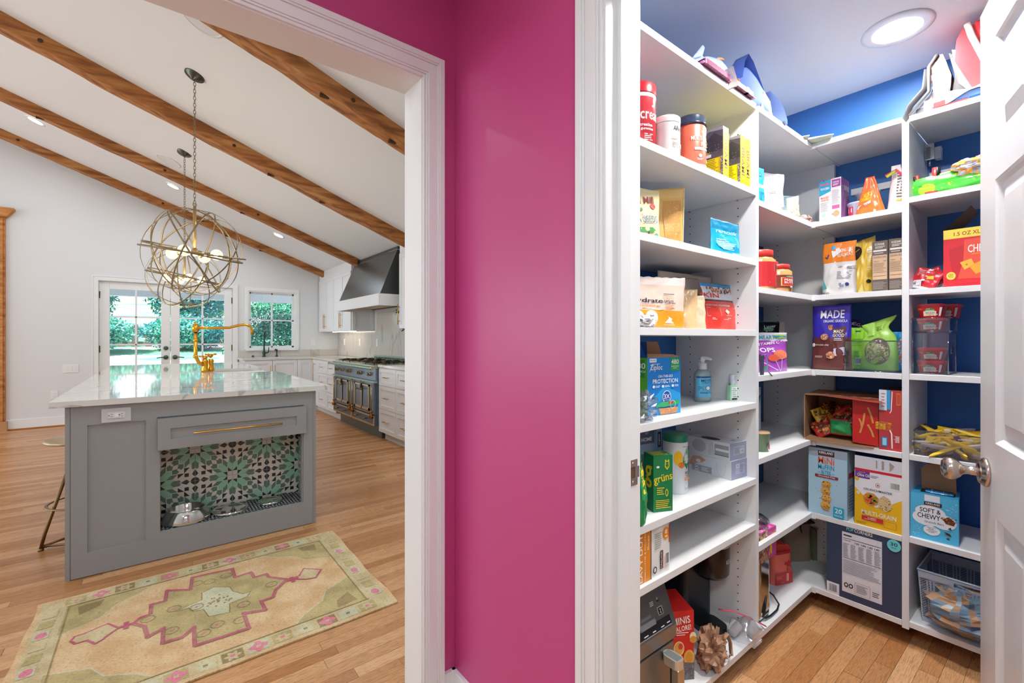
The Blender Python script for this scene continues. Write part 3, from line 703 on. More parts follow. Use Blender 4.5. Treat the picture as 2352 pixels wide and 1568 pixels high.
def base_cabinet(label, loc, rotz, w, kind, d=.6, handles='h', group=None, cat='cabinet'):
    """local: front at y 0 facing -y, x 0..w"""
    t = thing('base_cabinet', label, cat, loc, rotz, group)
    m_ = MB(); m_.box(0, 0, .10, w, d, .884, CAB); m_.box(.0, .06, 0, w, d, .10, CAB); m_.build('body', t)
    if kind == 'drawers':
        zs = (.105, .385, .665, .878)
        for z0, z1 in zip(zs, zs[1:]):
            dr = shaker('drawer', t, .003, z0+.002, w-.003, z1-.002, -.001, rail=.045)
            bar_handle(dr, (w/2-.07, -.021, (z0+z1)/2), (w/2+.07, -.021, (z0+z1)/2), (0, -.028, 0))
    elif kind == 'door':
        dr = shaker('door', t, .003, .107, w-.003, .878, -.001, rail=.055)
        hx = {'r': w-.035, 'l': .035}.get(handles)
        if hx: bar_handle(dr, (hx, -.021, .62), (hx, -.021, .80), (0, -.028, 0))
    return t
RX, BY = 2.17, 8.33          # fronts of the right run and the back run
rr90 = -PI/2                 # local front (-y) turned to face -x; local +x runs towards -y
G1 = 'white base cabinets along the range wall'
for (ya, yb, kind, lb) in ((8.26, 7.98, 'pull', 'narrow white pull-out cabinet in the far corner with one tall brass handle'),
                       (7.98, 7.48, 'drawers', 'white three-drawer cabinet beside the corner pull-out, left of the range'),
                       (7.48, 7.0, 'drawers', 'white three-drawer cabinet touching the left side of the range'),
                       (5.345, 4.85, 'drawers', 'white three-drawer cabinet touching the right side of the range'),
                       (4.85, 4.35, 'drawers', 'white drawer cabinet cut off by the doorway jamb'),
                       (4.35, 3.6, 'drawers', 'white base cabinet right of the range hidden past the doorway jamb')):
    t = base_cabinet(lb, (RX, ya, 0), rr90, ya-yb, 'door' if kind == 'pull' else kind, handles=None, group=G1)
    if kind == 'pull': bar_handle(t, (.14, -.021, .42), (.14, -.021, .86), (0, -.035, 0), over=.02)
m_ = MB(); m_.box(RX, 8.26, 0, 2.75, 8.93, .884, CAB); t = thing('corner_filler', 'plain white corner cabinet where the two counter runs meet', 'cabinet', (0, 0, 0)); m_.build('body', t)
G2 = 'white base cabinets under the kitchen window'
base_cabinet('white cabinet door left of centre below the window sink, brass pull on its right', (1.13, BY, 0), 0, .40, 'door', handles='r', group=G2)
base_cabinet('white cabinet door right of centre below the window sink, brass pull on its left', (1.53, BY, 0), 0, .38, 'door', handles='l', group=G2)
base_cabinet('plain white cabinet door without a pull beside the far corner', (1.91, BY, 0), 0, .255, 'door', handles=None, group=G2)
# perimeter counters
t = thing('perimeter_countertop', 'white marble countertop with grey veins running under the window and along the range wall', 'countertop', (0, 0, 0))
m_ = MB()
m_.box(1.10, BY-.03, .885, 1.24, 8.95, .915, MARBLE); m_.box(1.24, BY-.03, .885, 1.86, BY+.09, .915, MARBLE); m_.box(1.24, BY+.50, .885, 1.86, 8.95, .915, MARBLE); m_.box(1.86, BY-.03, .885, 2.797, 8.95, .915, MARBLE)
m_.box(RX-.03, 7.0, .885, 2.797, BY-.03, .915, MARBLE); m_.box(RX-.03, 3.6, .885, 2.797, 5.35, .915, MARBLE); m_.build('slab', t)
t0 = t; t = thing('backsplash', 'low veined marble backsplash strip under the kitchen window', 'backsplash', (0, 0, 0)); m_ = MB(); m_.box(1.10, 8.935, .916, 2.78, 8.953, 1.03, MARBLE2); m_.build('strip', t)
t = thing('marble_wall_slab', 'beige veined marble slab covering the wall behind the range', 'backsplash', (0, 0, 0)); m_ = MB(); m_.box(2.782, 3.6, .917, 2.797, 5.53, 1.358, MARBLE2); m_.box(2.782, 5.53, .917, 2.797, 7.0, 1.65, MARBLE2); m_.box(2.782, 7.0, .917, 2.797, 8.934, 1.358, MARBLE2); m_.build('slab', t); t = t0
m_ = MB(); m_.box(1.245, BY+.095, .72, 1.855, BY+.495, .73, STEEL); m_.box(1.245, BY+.095, .73, 1.25, BY+.495, .90, STEEL); m_.box(1.85, BY+.095, .73, 1.855, BY+.495, .90, STEEL); m_.box(1.245, BY+.49, .73, 1.855, BY+.495, .90, STEEL); m_.box(1.245, BY+.095, .73, 1.855, BY+.10, .90, STEEL)
m_.build('undermount_sink', t)
# window sink faucet, sprayer and knob
GB = C('#2F4A42', .35, .6)
t = thing('window_faucet', 'dark green bronze gooseneck faucet in front of the kitchen window', 'faucet', (1.50, 8.87, .915))
m_ = MB(); m_.lathe([(.0001, 0), (.03, 0), (.03, .008), (.022, .02), (.022, .05), (.028, .075), (.018, .10), (.014, .12), (.012, .18)], GB, 20); m_.build('base', t)
m_ = MB(); m_.tube([(0, 0, .17), (0, 0, .36), (0, -.02, .42), (0, -.07, .45), (0, -.12, .43), (0, -.14, .38), (0, -.14, .34)], .011, GB, 10); m_.build('spout', t)
m_ = MB(); m_.tube([(.02, 0, .07), (.06, 0, .075), (.07, 0, .10), (.075, 0, .17)], [.011, .010, .009, .007], GB, 10); m_.build('lever', t)
t = thing('side_sprayer', 'short dark green side sprayer right of the window faucet', 'sprayer', (1.70, 8.87, .915))
m_ = MB(); m_.lathe([(.0001, 0), (.026, 0), (.024, .01), (.012, .03), (.010, .09), (.014, .10)], GB, 16); m_.tube([(.0, 0, .09), (0, -.01, .12), (-.03, -.02, .125)], [.012, .015, .016], GB, 10); m_.build('body', t)
t = thing('disposal_button', 'small dark round air switch left of the window faucet', 'switch', (1.33, 8.87, .915))
MB().lathe([(.0001, 0), (.03, 0), (.03, .005), (.014, .01), (.012, .022), (.02, .024), (.019, .033), (.0001, .034)], GB, 16).build('body', t)

# ---- range
t = thing('range_cooker', 'large blue steel range with brass trim, twin ovens and a gas cooktop', 'range', (2.12, 6.975, 0), rr90)
W_ = 1.605; RB = C('#7B8A9B', .28, .55); RBD = C('#5E6C7C', .3, .5); BT = C('#CDB98F', .25, .9); GRN = C('#9BB3A6', .3, .5)
m_ = MB(); m_.box(0, .02, .16, W_, .66, .87, RB); m_.box(.03, .08, 0, W_-.005, .66, .16, C('#6C736C', .35, .5)); m_.build('body', t)
m_ = MB(); m_.box(.0, .0, .715, W_, .02, .865, RB); m_.build('control_panel', t)
for q in (.06, .10, .33, .57, .63, .99, 1.05, 1.36): 
    m_ = MB(); m_.cyl((q+.06, 0, .79), (q+.06, -.012, .79), .024, BT, 16); m_.cyl((q+.06, -.01, .79), (q+.06, -.03, .79), .008, ABRASS, 8)
    for a in range(4): m_.cyl((q+.06, -.028, .79), (q+.06+.026*math.cos(a*PI/2+.5), -.030, .79+.026*math.sin(a*PI/2+.5)), .0055, ABRASS, 6)
    m_.build('knob', t)
m_ = MB(); m_.cyl((-.02, -.07, .872), (W_+.02, -.07, .872), .016, GRN, 14); m_.box(-.01, -.07, .868, .02, .02, .884, BT); m_.box(W_-.02, -.07, .868, W_+.01, .02, .884, BT); m_.ball((-.03, -.07, .872), .02, BT, 8); m_.ball((W_+.03, -.07, .872), .02, BT, 8); m_.build('towel_rail', t)
m_ = MB(); m_.box(-.008, -.025, .690, W_+.008, .02, .712, GRN); m_.build('trim_band', t)
for k in range(2):
    x0 = .03+k*.79; x1 = x0+.75; dr = empty('oven_door', t)
    m_ = MB(); m_.box(x0, -.012, .30, x1, .018, .685, RB); m_.build('door_panel', dr)
    m_ = MB()
    for a, b in ((x0+.09, x0+.62),):
        m_.box(a, -.022, .335, a+.03, -.012, .655, BT); m_.box(b-.03, -.022, .335, b, -.012, .655, BT); m_.box(a, -.022, .335, b, -.012, .365, BT); m_.box(a, -.022, .635, b, -.012, .655, BT)
        m_.box((a+b)/2-.013, -.022, .335, (a+b)/2+.013, -.012, .655, BT)
        m_.box(a-.012, -.016, .325, b+.012, -.012, .335, DARK); m_.box(a-.012, -.016, .655, b+.012, -.012, .665, DARK); m_.box((a+b)/2+.013, -.016, .365, (a+b)/2+.022, -.0119, .635, DARK)
    m_.build('brass_frame', dr)
    m_ = MB(); xc = x0+.355
    m_.cyl((xc-.07, -.05, .59), (xc+.07, -.05, .59), .009, ABRASS, 10); m_.cyl((xc, -.012, .59), (xc, -.05, .59), .012, ABRASS, 10); m_.ball((xc-.075, -.05, .59), .013, ABRASS, 8); m_.ball((xc+.075, -.05, .59), .013, ABRASS, 8); m_.cyl((xc, -.03, .60), (xc, -.03, .69), .008, ABRASS, 8); m_.build('latch_handle', dr)
    for xs in (x0+.02, x1-.05):
        m_ = MB(); m_.cyl((xs+.015, -.03, .35), (xs+.015, -.03, .66), .008, BT, 8); m_.ball((xs+.015, -.032, .33), .018, C('#A9752F', .3, 1), 8); m_.lathe([(.0001, 0), (.022, .004), (.026, .03), (.012, .055), (.008, .08)], C('#A9752F', .3, 1), 12, Matrix.Translation((xs+.015, -.032, .25))); m_.ball((xs+.015, -.03, .665), .012, BT, 8); m_.build('lift_pin', dr)
for k in range(2):
    x0 = .01+k*.80; x1 = x0+.785; dr = empty('lower_drawer', t)
    m_ = MB(); m_.box(x0, -.012, .165, x1, .018, .290, RBD); m_.box(x0, -.02, .165, x1, -.012, .185, BT); m_.box(x0, -.02, .270, x1, -.012, .290, BT); m_.box(x0, -.02, .185, x0+.022, -.012, .27, BT); m_.box(x1-.022, -.02, .185, x1, -.012, .27, BT); m_.build('drawer_front', dr)
    for q in (.2, .52): m_ = MB(); m_.cyl((x0+q, -.012, .228), (x0+q, -.045, .228), .007, ABRASS, 8); m_.ball((x0+q, -.05, .228), .013, ABRASS, 8); m_.cyl((x0+q-.03, -.048, .228), (x0+q+.03, -.048, .228), .006, ABRASS, 8); m_.build('pull', dr)
m_ = MB(); m_.box(-.002, -.03, .868, W_+.002, .66, .905, C('#B9C2B4', .25, .7)); m_.box(-.002, .60, .905, W_+.002, .66, .975, C('#A9C2B4', .3, .5))
for i in range(44): m_.box(.03+i*.0355, .598, .925, .047+i*.0355, .6005, .955, DARK)
m_.build('cooktop', t)
for k in range(5):
    m_ = MB(); xc = .19+k*.305
    for yc in ((.16, .42) if k not in (2,) else (.29,)):
        m_.cyl((xc, yc, .905), (xc, yc, .918), .045, C('#C9A25E', .3, 1), 16)
        for a in range(4):
            c_, s_ = math.cos(a*PI/2), math.sin(a*PI/2); m_.cyl((xc+.02*c_, yc+.02*s_, .935), (xc+.125*c_, yc+.105*s_, .932), .008, BRONZE, 6); m_.cyl((xc+.12*c_, yc+.10*s_, .905), (xc+.12*c_, yc+.10*s_, .935), .006, BRONZE, 6)
        m_.tube([(xc-.13, yc-.115, .926), (xc+.13, yc-.115, .926), (xc+.13, yc+.115, .926), (xc-.13, yc+.115, .926)], .006, BRONZE, 6, True)
    m_.build('burner_grate', t)
m_ = MB(); m_.box(.01, .10, .905, .05, .42, .930, BT); m_.build('trivet', t)

# ---- hood
t = thing('range_hood', 'dark brushed metal tapered range hood with a white band along its base', 'range hood', (0, 0, 0))
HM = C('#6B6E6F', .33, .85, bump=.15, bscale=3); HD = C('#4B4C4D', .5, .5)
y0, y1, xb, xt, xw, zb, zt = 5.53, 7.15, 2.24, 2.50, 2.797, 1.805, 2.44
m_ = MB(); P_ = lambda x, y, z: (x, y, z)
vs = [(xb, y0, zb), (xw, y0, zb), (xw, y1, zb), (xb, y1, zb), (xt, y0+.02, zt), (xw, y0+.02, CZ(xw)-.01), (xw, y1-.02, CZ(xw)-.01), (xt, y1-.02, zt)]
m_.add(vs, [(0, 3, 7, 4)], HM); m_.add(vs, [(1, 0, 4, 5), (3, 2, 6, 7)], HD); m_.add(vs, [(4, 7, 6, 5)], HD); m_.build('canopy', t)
m_ = MB(); m_.box(xt-.035, y0+.0, zt-.055, xw, y1, zt-.043, STEEL); m_.box(xt-.022, y0+.005, zt-.043, xw, y1-.005, zt-.005, HD); m_.build('top_collar', t)
m_ = MB(); m_.box(xb-.03, y0-.025, 1.655, xw, y0, 1.805, CAB); m_.box(xb-.03, y1, 1.655, xw, y1+.025, 1.805, CAB); m_.box(xb-.03, y0, 1.655, xb-.01, y1, 1.805, CAB); m_.box(xb-.01, y0, 1.79, xw, y1, 1.805, CAB); m_.build('white_band', t, bevel=.003)
m_ = MB(); m_.box(xb+.0, y0, 1.70, xw-.01, y1, 1.715, C('#C9A678', .35, .6))
for i in range(40): m_.box(xw-.06, y0+.04+i*.039, 1.693, xw-.03, y0+.06+i*.039, 1.70, DARK)
m_.build('filter_panel', t)
# ---- upper cabinets
def upper(label, ya, yb, doors, hand=True):
    """front at x 2.45; doors = list of (width, handle side)"""
    t = thing('upper_cabinet', label, 'cabinet', (2.45, ya, 1.36), rr90); w = ya-yb; x = 0
    m_ = MB(); m_.box(0, 0, 0, w, .345, .95, CAB); m_.prism([(-.012, .951), (.345, .951), (.345, CZ(2.795)-1.362), (-.012, CZ(2.438)-1.362)], 0, w, CAB, axis='x'); m_.build('body', t)
    for dw, hs in doors:
        d = shaker('door', t, x+.002, .004, x+dw-.002, .945, -.001)
        if hs: hx = x+(.028 if hs == 'l' else dw-.028); bar_handle(d, (hx, -.021, .06), (hx, -.021, .30), (0, -.03, 0), over=.01)
        x += dw
    return t
uc = upper('white upper cabinets in the far corner, left of the hood, with four tall brass pulls', 8.93, 7.18, ((.40, 'r'), (.40, 'l'), (.48, 'r'), (.47, 'l')))
upper('white upper cabinet right of the hood with a brass pull, cut off by the jamb', 5.38, 4.4, ((.49, 'l'), (.49, 'r')))
m_ = MB(); m_.box(1.7505, 0, 0, 1.768, .345, .30, CAB); m_.box(1.768, 0, 0, 1.780, .05, .30, CAB); m_.box(1.768, .295, 0, 1.780, .345, .30, CAB); m_.box(1.768, .05, 0, 1.780, .295, .05, CAB); m_.build('side_panel', uc)
t = thing('under_cabinet_light', 'slim lit strip under the far upper cabinets', 'light', (2.62, 8.1, 1.358))
MB().box(-.03, -.55, -.006, .03, .55, 0, C('#FFF4DE', .5, emit=6)).build('strip', t)
t = thing('pot_filler', 'dark bronze folding pot filler with cross handles over the range', 'faucet', (2.781, 5.75, 1.36))
m_ = MB(); AB = C('#4A4038', .3, .9); m_.cyl((0, 0, 0), (-.03, 0, 0), .035, AB, 16); m_.tube([(-.03, 0, 0), (-.10, .0, 0), (-.11, .0, .07)], .012, AB, 8); m_.tube([(-.11, 0, .07), (-.11, 0, .10), (-.13, -.22, .10), (-.13, -.24, .10)], .010, AB, 8); m_.tube([(-.13, -.24, .08), (-.13, -.24, .25), (-.12, -.22, .25), (-.16, .05, .25), (-.17, .06, .22)], .010, AB, 8); m_.build('arms', t)
for c in ((-.12, .0, 0), (-.17, .07, .25)):
    m_ = MB()
    for a in range(4): m_.cyl(c, (c[0]-.02, c[1]+.035*math.cos(a*PI/2+.6), c[2]+.035*math.sin(a*PI/2+.6)), .006, AB, 6)
    m_.build('cross_handle', t)
def plate(name, label, cat, loc, rotz, w, h, kind, mat=TRIM):
    t = thing(name, label, cat, loc, rotz); MB().box(-w/2, -.006, -h/2, w/2, 0, h/2, mat).build('plate', t, bevel=.0025)
    m_ = MB(); n = {'switch3': 3, 'duplex': 1, 'gfci': 1, 'switch1': 1}[kind]
    for i in range(n):
        xc = (i-(n-1)/2)*.046
        if kind == 'gfci': m_.box(-.034, -.009, -.0165, .034, -.006, .0165, C('#D9D9DA', .4))
        else: m_.box(xc-.0165, -.009, -.033, xc+.0165, -.006, .033, TRIM)
    m_.build('device', t, bevel=.001)
    m_ = MB()
    if kind == 'gfci':
        for s in (-1, 1):
            xc = s*.021
            for dz in (-.006, .006): m_.box(xc-.0065+.004, -.0095, dz-.0009, xc+.0015+.004, -.0089, dz+.0009, DARK)
            m_.cyl((xc-.009, -.0088, 0), (xc-.009, -.0097, 0), .0026, DARK, 8)
        m_.build('slots', t); MB().box(-.008, -.0105, -.010, .008, -.009, .010, TRIM).build('reset_buttons', t)
    elif kind == 'duplex':
        for s in (-1, 1):
            for dx in (-.006, .006): m_.box(dx-.001, -.0095, s*.018-.004, dx+.001, -.0089, s*.018+.005, DARK)
        m_.build('slots', t)
    return t
plate('light_switch', 'white triple switch plate on the back wall left of the French doors', 'switch', (-.936, 8.955, .808), 0, .165, .118, 'switch3')
plate('wall_outlet', 'white outlet low on the back wall above the island corner', 'outlet', (-1.10, 8.955, .443), 0, .075, .118, 'duplex')
plate('wall_outlet', 'white outlet on the back wall right of the kitchen window', 'outlet', (2.33, 8.955, 1.17), 0, .075, .118, 'duplex')
for yy, lb in ((8.55, 'white outlet on the marble splash nearest the corner'), (7.75, 'white outlet in the middle of the lit marble splash'), (6.98, 'white outlet on the marble splash just left of the range')):
    plate('wall_outlet', lb, 'outlet', (2.782, yy, 1.17), rr90, .075, .118, 'switch1')
# honey pine built-in at the left edge
t = thing('pine_cupboard', 'honey pine cupboard with a crown at the left edge of the back wall', 'cupboard', (-1.56, 8.955, 0))
m_ = MB(); m_.box(-1.0, -.04, .12, 0, 0, 2.85, HONEY); m_.build('frame', t); m_ = MB(); m_.box(-.10, -.055, .12, -.02, -.04, 2.83, HONEY); m_.build('stile', t)
m_ = MB(); m_.prism([(-.16, 2.85), (.02, 2.85), (.09, 2.95), (.09, 2.97), (-.16, 2.97)], -.10, 0, HONEY, axis='y'); m_.box(-1.0, -.10, 2.85, -.16, 0, 2.97, HONEY); m_.build('crown', t); m_ = MB(); m_.box(-1.02, -.06, 0, .02, 0, .13, C('#B98A5C', .6)); m_.build('plinth', t)

# ---- island
IG = GREY
t = isl = thing('kitchen_island', 'long grey island with a drawer and a tiled pet-bowl niche in its near end', 'island', (0, 3.205, 0))
YE = 3.9
m_ = MB()
# end wall around the niche (niche x .026-.765, z .157-.606, back at y .245)
m_.box(-.356, 0, 0, .026, .04, .885, IG); m_.box(.765, 0, 0, .850, .04, .885, IG); m_.box(.026, 0, 0, .765, .04, .155, IG); m_.box(.026, 0, .606, .765, .04, .885, IG)
m_.box(-.02, .04, 0, .012, .30, .885, IG); m_.box(.012, .262, .10, .85, .30, .885, IG); m_.box(.82, .04, .0, .85, .30, .885, IG); m_.box(.012, .04, .62, .82, .262, .64, IG); m_.box(.012, .04, .12, .82, .262, .143, C('#3A3A3A', .8)); m_.box(-.356, .04, 0, -.02, .06, .885, IG)
m_.box(-.02, .30, .0, .85, 1.70, .885, IG); m_.box(-.02, 1.70, 0, .30, 2.42, .885, IG); m_.box(.30, 1.70, 0, .85, 2.42, .62, IG); m_.box(-.02, 2.42, 0, .85, YE, .885, IG)
m_.build('body', t)
m_ = MB()
m_.box(-.356, -.004, 0, -.337, 0, .885, IG); m_.box(.830, -.004, 0, .850, 0, .885, IG); m_.box(-.356, -.002, .0, .85, 0, .004, C('#2E2A28', .8)); m_.build('corner_posts', t)
# recessed panel as a raised frame
m_ = MB(); a, b, c, d = -.272, .125, -.037, .783
m_.box(-.334, -.010, .004, a, 0, .885, IG); m_.box(c, -.010, .004, .012, 0, .885, IG); m_.box(a, -.010, .004, c, 0, b, IG); m_.box(a, -.010, d, c, 0, .885, IG)
m_.box(.012, -.010, .795, .772, 0, .885, IG); m_.box(.772, -.010, .004, .828, 0, .885, IG); m_.box(.012, -.010, .004, .772, 0, .150, IG); m_.box(.012, -.010, .150, .024, 0, .61, IG)
m_.build('face_frame', t)
dr = shaker('drawer', t, .013, .612, .784, .787, -.012, IG, .058, .020, .010)
bar_handle(dr, (.175, -.034, .696), (.635, -.034, .696), (0, -.032, 0), BRASS, .006)
m_ = MB()
for x in (.85,):
    for q in range(6): m_.box(x, .10+q*.62, .11, x+.018, .68+q*.62, .60 if 1.7 < .1+q*.62 < 2.4 else .875, IG)
m_.build('side_doors', t)
# patterned tiles of the niche
TB, TK, TG1, TG2, TW = C('#D9D2C8', .3), C('#20262C', .3), C('#93C4AA', .3), C('#5E7A6C', .3), C('#C9C5BE', .3)
def star_q(u, v, m_, F):
    Q = [((0, 0), (.14, 0), (.14, .14), (0, .14), TW)]
    L = [([(.14, 0), (.27, .13), (.14, .13)], TK), ([(.14, 0), (.27, .13), (.50, .13), (.37, 0)], TG1), ([(.37, 0), (.46, .09), (.60, .09), (.64, .05), (.60, 0)], TG2),
         ([(.14, .14), (.27, .14), (.40, .27), (.40, .40), (.27, .27)], TG1), ([(.27, .14), (.40, .27), (.56, .27), (.43, .14)], TG2), ([(.42, .29), (.54, .29), (.60, .36), (.55, .40), (.55, .45), (.42, .42)], TG2)]
    for pts, mt in L:
        for sw in (0, 1): F([(p[1], p[0]) if sw else p for p in pts], mt, u, v)
    F([(0, 0), (.135, 0), (.135, .135), (0, .135)], TW, u, v)
def dark_q(u, v, m_, F):
    for pts in ([(0, 0), (.12, 0), (.08, .08), (0, .12)], [(.14, 0), (.22, .08), (.36, 0)], [(.16, .16), (.27, .16), (.27, .27), (.16, .27)], [(.28, .28), (.44, .28), (.44, .14)]):
        for sw in (0, 1): F([(p[1], p[0]) if sw else p for p in pts], TK, u, v)
def pat_tile(par, flip, P):
    """P(u, v, d) maps the unit tile to space, d off its face"""
    m_ = MB(); g_ = .006
    vs = [P(g_, g_, 0), P(1-g_, g_, 0), P(1-g_, 1-g_, 0), P(g_, 1-g_, 0), P(g_, g_, -.004), P(1-g_, g_, -.004), P(1-g_, 1-g_, -.004), P(g_, 1-g_, -.004)]
    m_.add(vs, [(0, 1, 2, 3), (0, 4, 5, 1), (1, 5, 6, 2), (2, 6, 7, 3), (3, 7, 4, 0)], TB)
    k = [0]
    def F(pts, mt, cu, cv):
        k[0] += 1; q = [((1-x) if cu else x, (1-y) if cv else y) for x, y in pts]; q = [(min(max(x, g_), 1-g_), min(max(y, g_), 1-g_)) for x, y in q]
        m_.add([P(x, y, .0002+.00001*k[0]) for x, y in q], [tuple(range(len(q)))], mt)
    for cu in (0, 1):
        for cv in (0, 1):
            (star_q if (cu+cv+flip) % 2 == 0 else dark_q)(cu, cv, m_, F)
    return m_.build('tile', par)
gb = MB(); gb.box(.012, .250, .143, .80, .262, .62, C('#C9CBC8', .8)); gb.build('grout_bed', t)
for i in range(4):
    for j in range(2): pat_tile(t, (i+j+1) % 2, lambda u, v, d, i=i, j=j: (.0+(i+u)*.2 if (i+u)*.2 > .013 else .013, .246-d, .143+(j+v)*.2))
    pat_tile(t, i % 2 == 0, lambda u, v, d, i=i: (max((i+u)*.2, .013), .246-d, .543+min(v*.2, .074)))
for i in range(2):
    for j in range(2): pat_tile(t, (i+j) % 2, lambda u, v, d, i=i, j=j: (.799-d, .246-min((i+u)*.2, .236), .143+(j+v)*.2))
# small dark mosaic of the niche floor
m_ = MB(); m_.box(.013, .005, .143, .80, .246, .154, C('#D4D6D3', .7)); m_.build('mosaic_grout', t)
m_ = MB(); MK = C('#17191C', .25)
for r_ in range(17):
    for c_ in range(22):
        xc = .022+c_*.0362+(r_ % 2)*.018; yc = .012+r_*.0142
        if xc < .785 and yc < .24: m_.prism([(xc-.0145, yc), (xc-.011, yc-.0045), (xc+.011, yc-.0045), (xc+.0145, yc), (xc+.011, yc+.0045), (xc-.011, yc+.0045)], .154, .1562, MK)
m_.build('mosaic', t, kind='stuff')
# countertop of the island with the farm sink cut-out
t = thing('island_countertop', 'polished white marble island top with grey veins and an eased edge', 'countertop', (0, 3.205, .885))
m_ = MB(); YS0, YS1 = 1.68, 2.44
m_.box(-.41, -.035, 0, .93, YS0, .03, MARBLE); m_.box(-.41, YS0, 0, .45, YS1, .03, MARBLE); m_.box(-.41, YS1, 0, .93, YE+.04, .03, MARBLE); m_.build('slab', t)
t = thing('farm_sink', 'white farmhouse sink set into the right side of the island', 'sink', (0, 3.205, .62))
CE = C('#F2F2F0', .12); m_ = MB(); m_.box(.45, YS0+.0, 0, .96, YS0+.03, .262, CE); m_.box(.45, YS1-.03, 0, .96, YS1, .262, CE); m_.box(.45, YS0+.03, 0, .48, YS1-.03, .262, CE); m_.box(.93, YS0+.03, 0, .96, YS1-.03, .262, CE); m_.box(.48, YS0+.03, 0, .93, YS1-.03, .03, CE); m_.build('basin', t, bevel=.006)
t = thing('island_faucet', 'polished gold bridge faucet with a long curved spout on the island', 'faucet', (.38, 5.22, .915))
m_ = MB(); m_.lathe([(.0001, 0), (.032, 0), (.03, .02), (.022, .05), (.024, .09), (.028, .10), (.018, .12)], GOLD, 20); m_.lathe([(.0001, 0), (.032, 0), (.03, .02), (.022, .05), (.024, .09), (.028, .10), (.018, .12)], GOLD, 20, Matrix.Translation((.05, .05, 0))); m_.build('valve_bases', t)
m_ = MB(); m_.tube([(0, 0, .06), (-.05, -.02, .09), (-.075, -.02, .15), (-.075, -.02, .40)], [.018, .017, .016, .015], GOLD, 12)
for z in (.15, .30): m_.ball((-.075, -.02, z), .022, GOLD, 8)
m_.lathe([(.02, 0), (.03, .02), (.03, .05), (.018, .07), (.010, .075), (.012, .09), (.0001, .10)], GOLD, 18, Matrix.Translation((-.075, -.02, .38))); m_.build('riser', t)
m_ = MB(); m_.tube([(-.075, -.02, .42), (.05, .0, .42), (.20, .02, .425), (.28, .03, .45), (.34, .035, .46), (.385, .04, .44), (.40, .04, .40), (.40, .04, .36)], .013, GOLD, 12); m_.build('spout', t)
for c in ((.0, .0, .135), (.05, .05, .15)):
    m_ = MB(); m_.ball(c, .02, GOLD, 8)
    for a in range(4): e = (c[0]+.045*math.cos(a*PI/2+.4), c[1]+.045*math.sin(a*PI/2+.4), c[2]+.015); m_.cyl((c[0], c[1], c[2]+.01), e, .007, GOLD, 8); m_.ball(e, .010, GOLD, 6)
    m_.build('cross_handle', t)
plate('island_outlet', 'white horizontal outlet on the grey island end above the recessed panel', 'outlet', (-.158, 3.194, .826), 0, .119, .074, 'gfci', C('#C9CACB', .4))
# pet bowls
SB = C('#C8C9C4', .12, 1)
t = thing('pet_bowl', 'large polished steel pet bowl with sloping sides at the left end of the niche', 'bowl', (.150, 3.325, .1565), group='steel pet bowls in the island niche')
MB().lathe([(.0001, .004), (.07, .004), (.083, .03), (.088, .066), (.092, .070), (.096, .067), (.124, .006), (.122, 0), (.110, .001)], SB, 48).build('bowl', t)
for (x, y, r, lb) in ((.372, 3.325, .098, 'middle steel pet bowl sunk level with the dark mosaic'), (.600, 3.335, .070, 'smallest steel pet bowl sunk in the mosaic at the right end')):
    t = thing('pet_bowl', lb, 'bowl', (x, y, .1565), group='steel pet bowls in the island niche')
    MB().lathe([(.0001, -.0002), (r*.62, 0), (r*.86, .008), (r*.95, .014), (r, .013), (r*1.04, .004), (r*1.02, .0)], SB, 48).build('bowl', t)
# stool
t = thing('bar_stool', 'brass metal bar stool with a round seat and foot ring beside the island', 'stool', (-.335, 3.79, 0))
MB().lathe([(.0001, .640), (.165, .636), (.178, .628), (.180, .618), (.172, .612), (.0001, .612)], C('#B9A583', .35, .6), 40).build('seat', t)
m_ = MB(); m_.tube([(.165*math.cos(a), .165*math.sin(a), .245) for a in [2*PI*k/40 for k in range(40)]], .009, ABRASS, 8, True, flat=.5); m_.build('foot_ring', t)
for a in (3.30, 3.30+2*PI/3, 3.30+4*PI/3):
    c_, s_ = math.cos(a), math.sin(a); m_ = MB(); m_.tube([(.03*c_, .03*s_, .60), (.17*c_, .17*s_, .09), (.185*c_, .185*s_, .016), (.16*c_, .16*s_, .018)], .009, BRONZE if False else C('#7E6140', .4, 1), 8); m_.cyl((.185*c_, .185*s_, 0), (.185*c_, .185*s_, .012), .014, ABRASS, 10); m_.build('leg', t)
m_ = MB()
for k in range(3):
    a, b = 3.30+k*2*PI/3, 3.30+(k+1)*2*PI/3; m_.cyl((.18*math.cos(a), .18*math.sin(a), .022), (.18*math.cos(b), .18*math.sin(b), .022), .007, C('#7E6140', .4, 1), 8)
m_.cyl((0, 0, .30), (0, 0, .615), .018, ABRASS, 12); m_.build('frame', t)

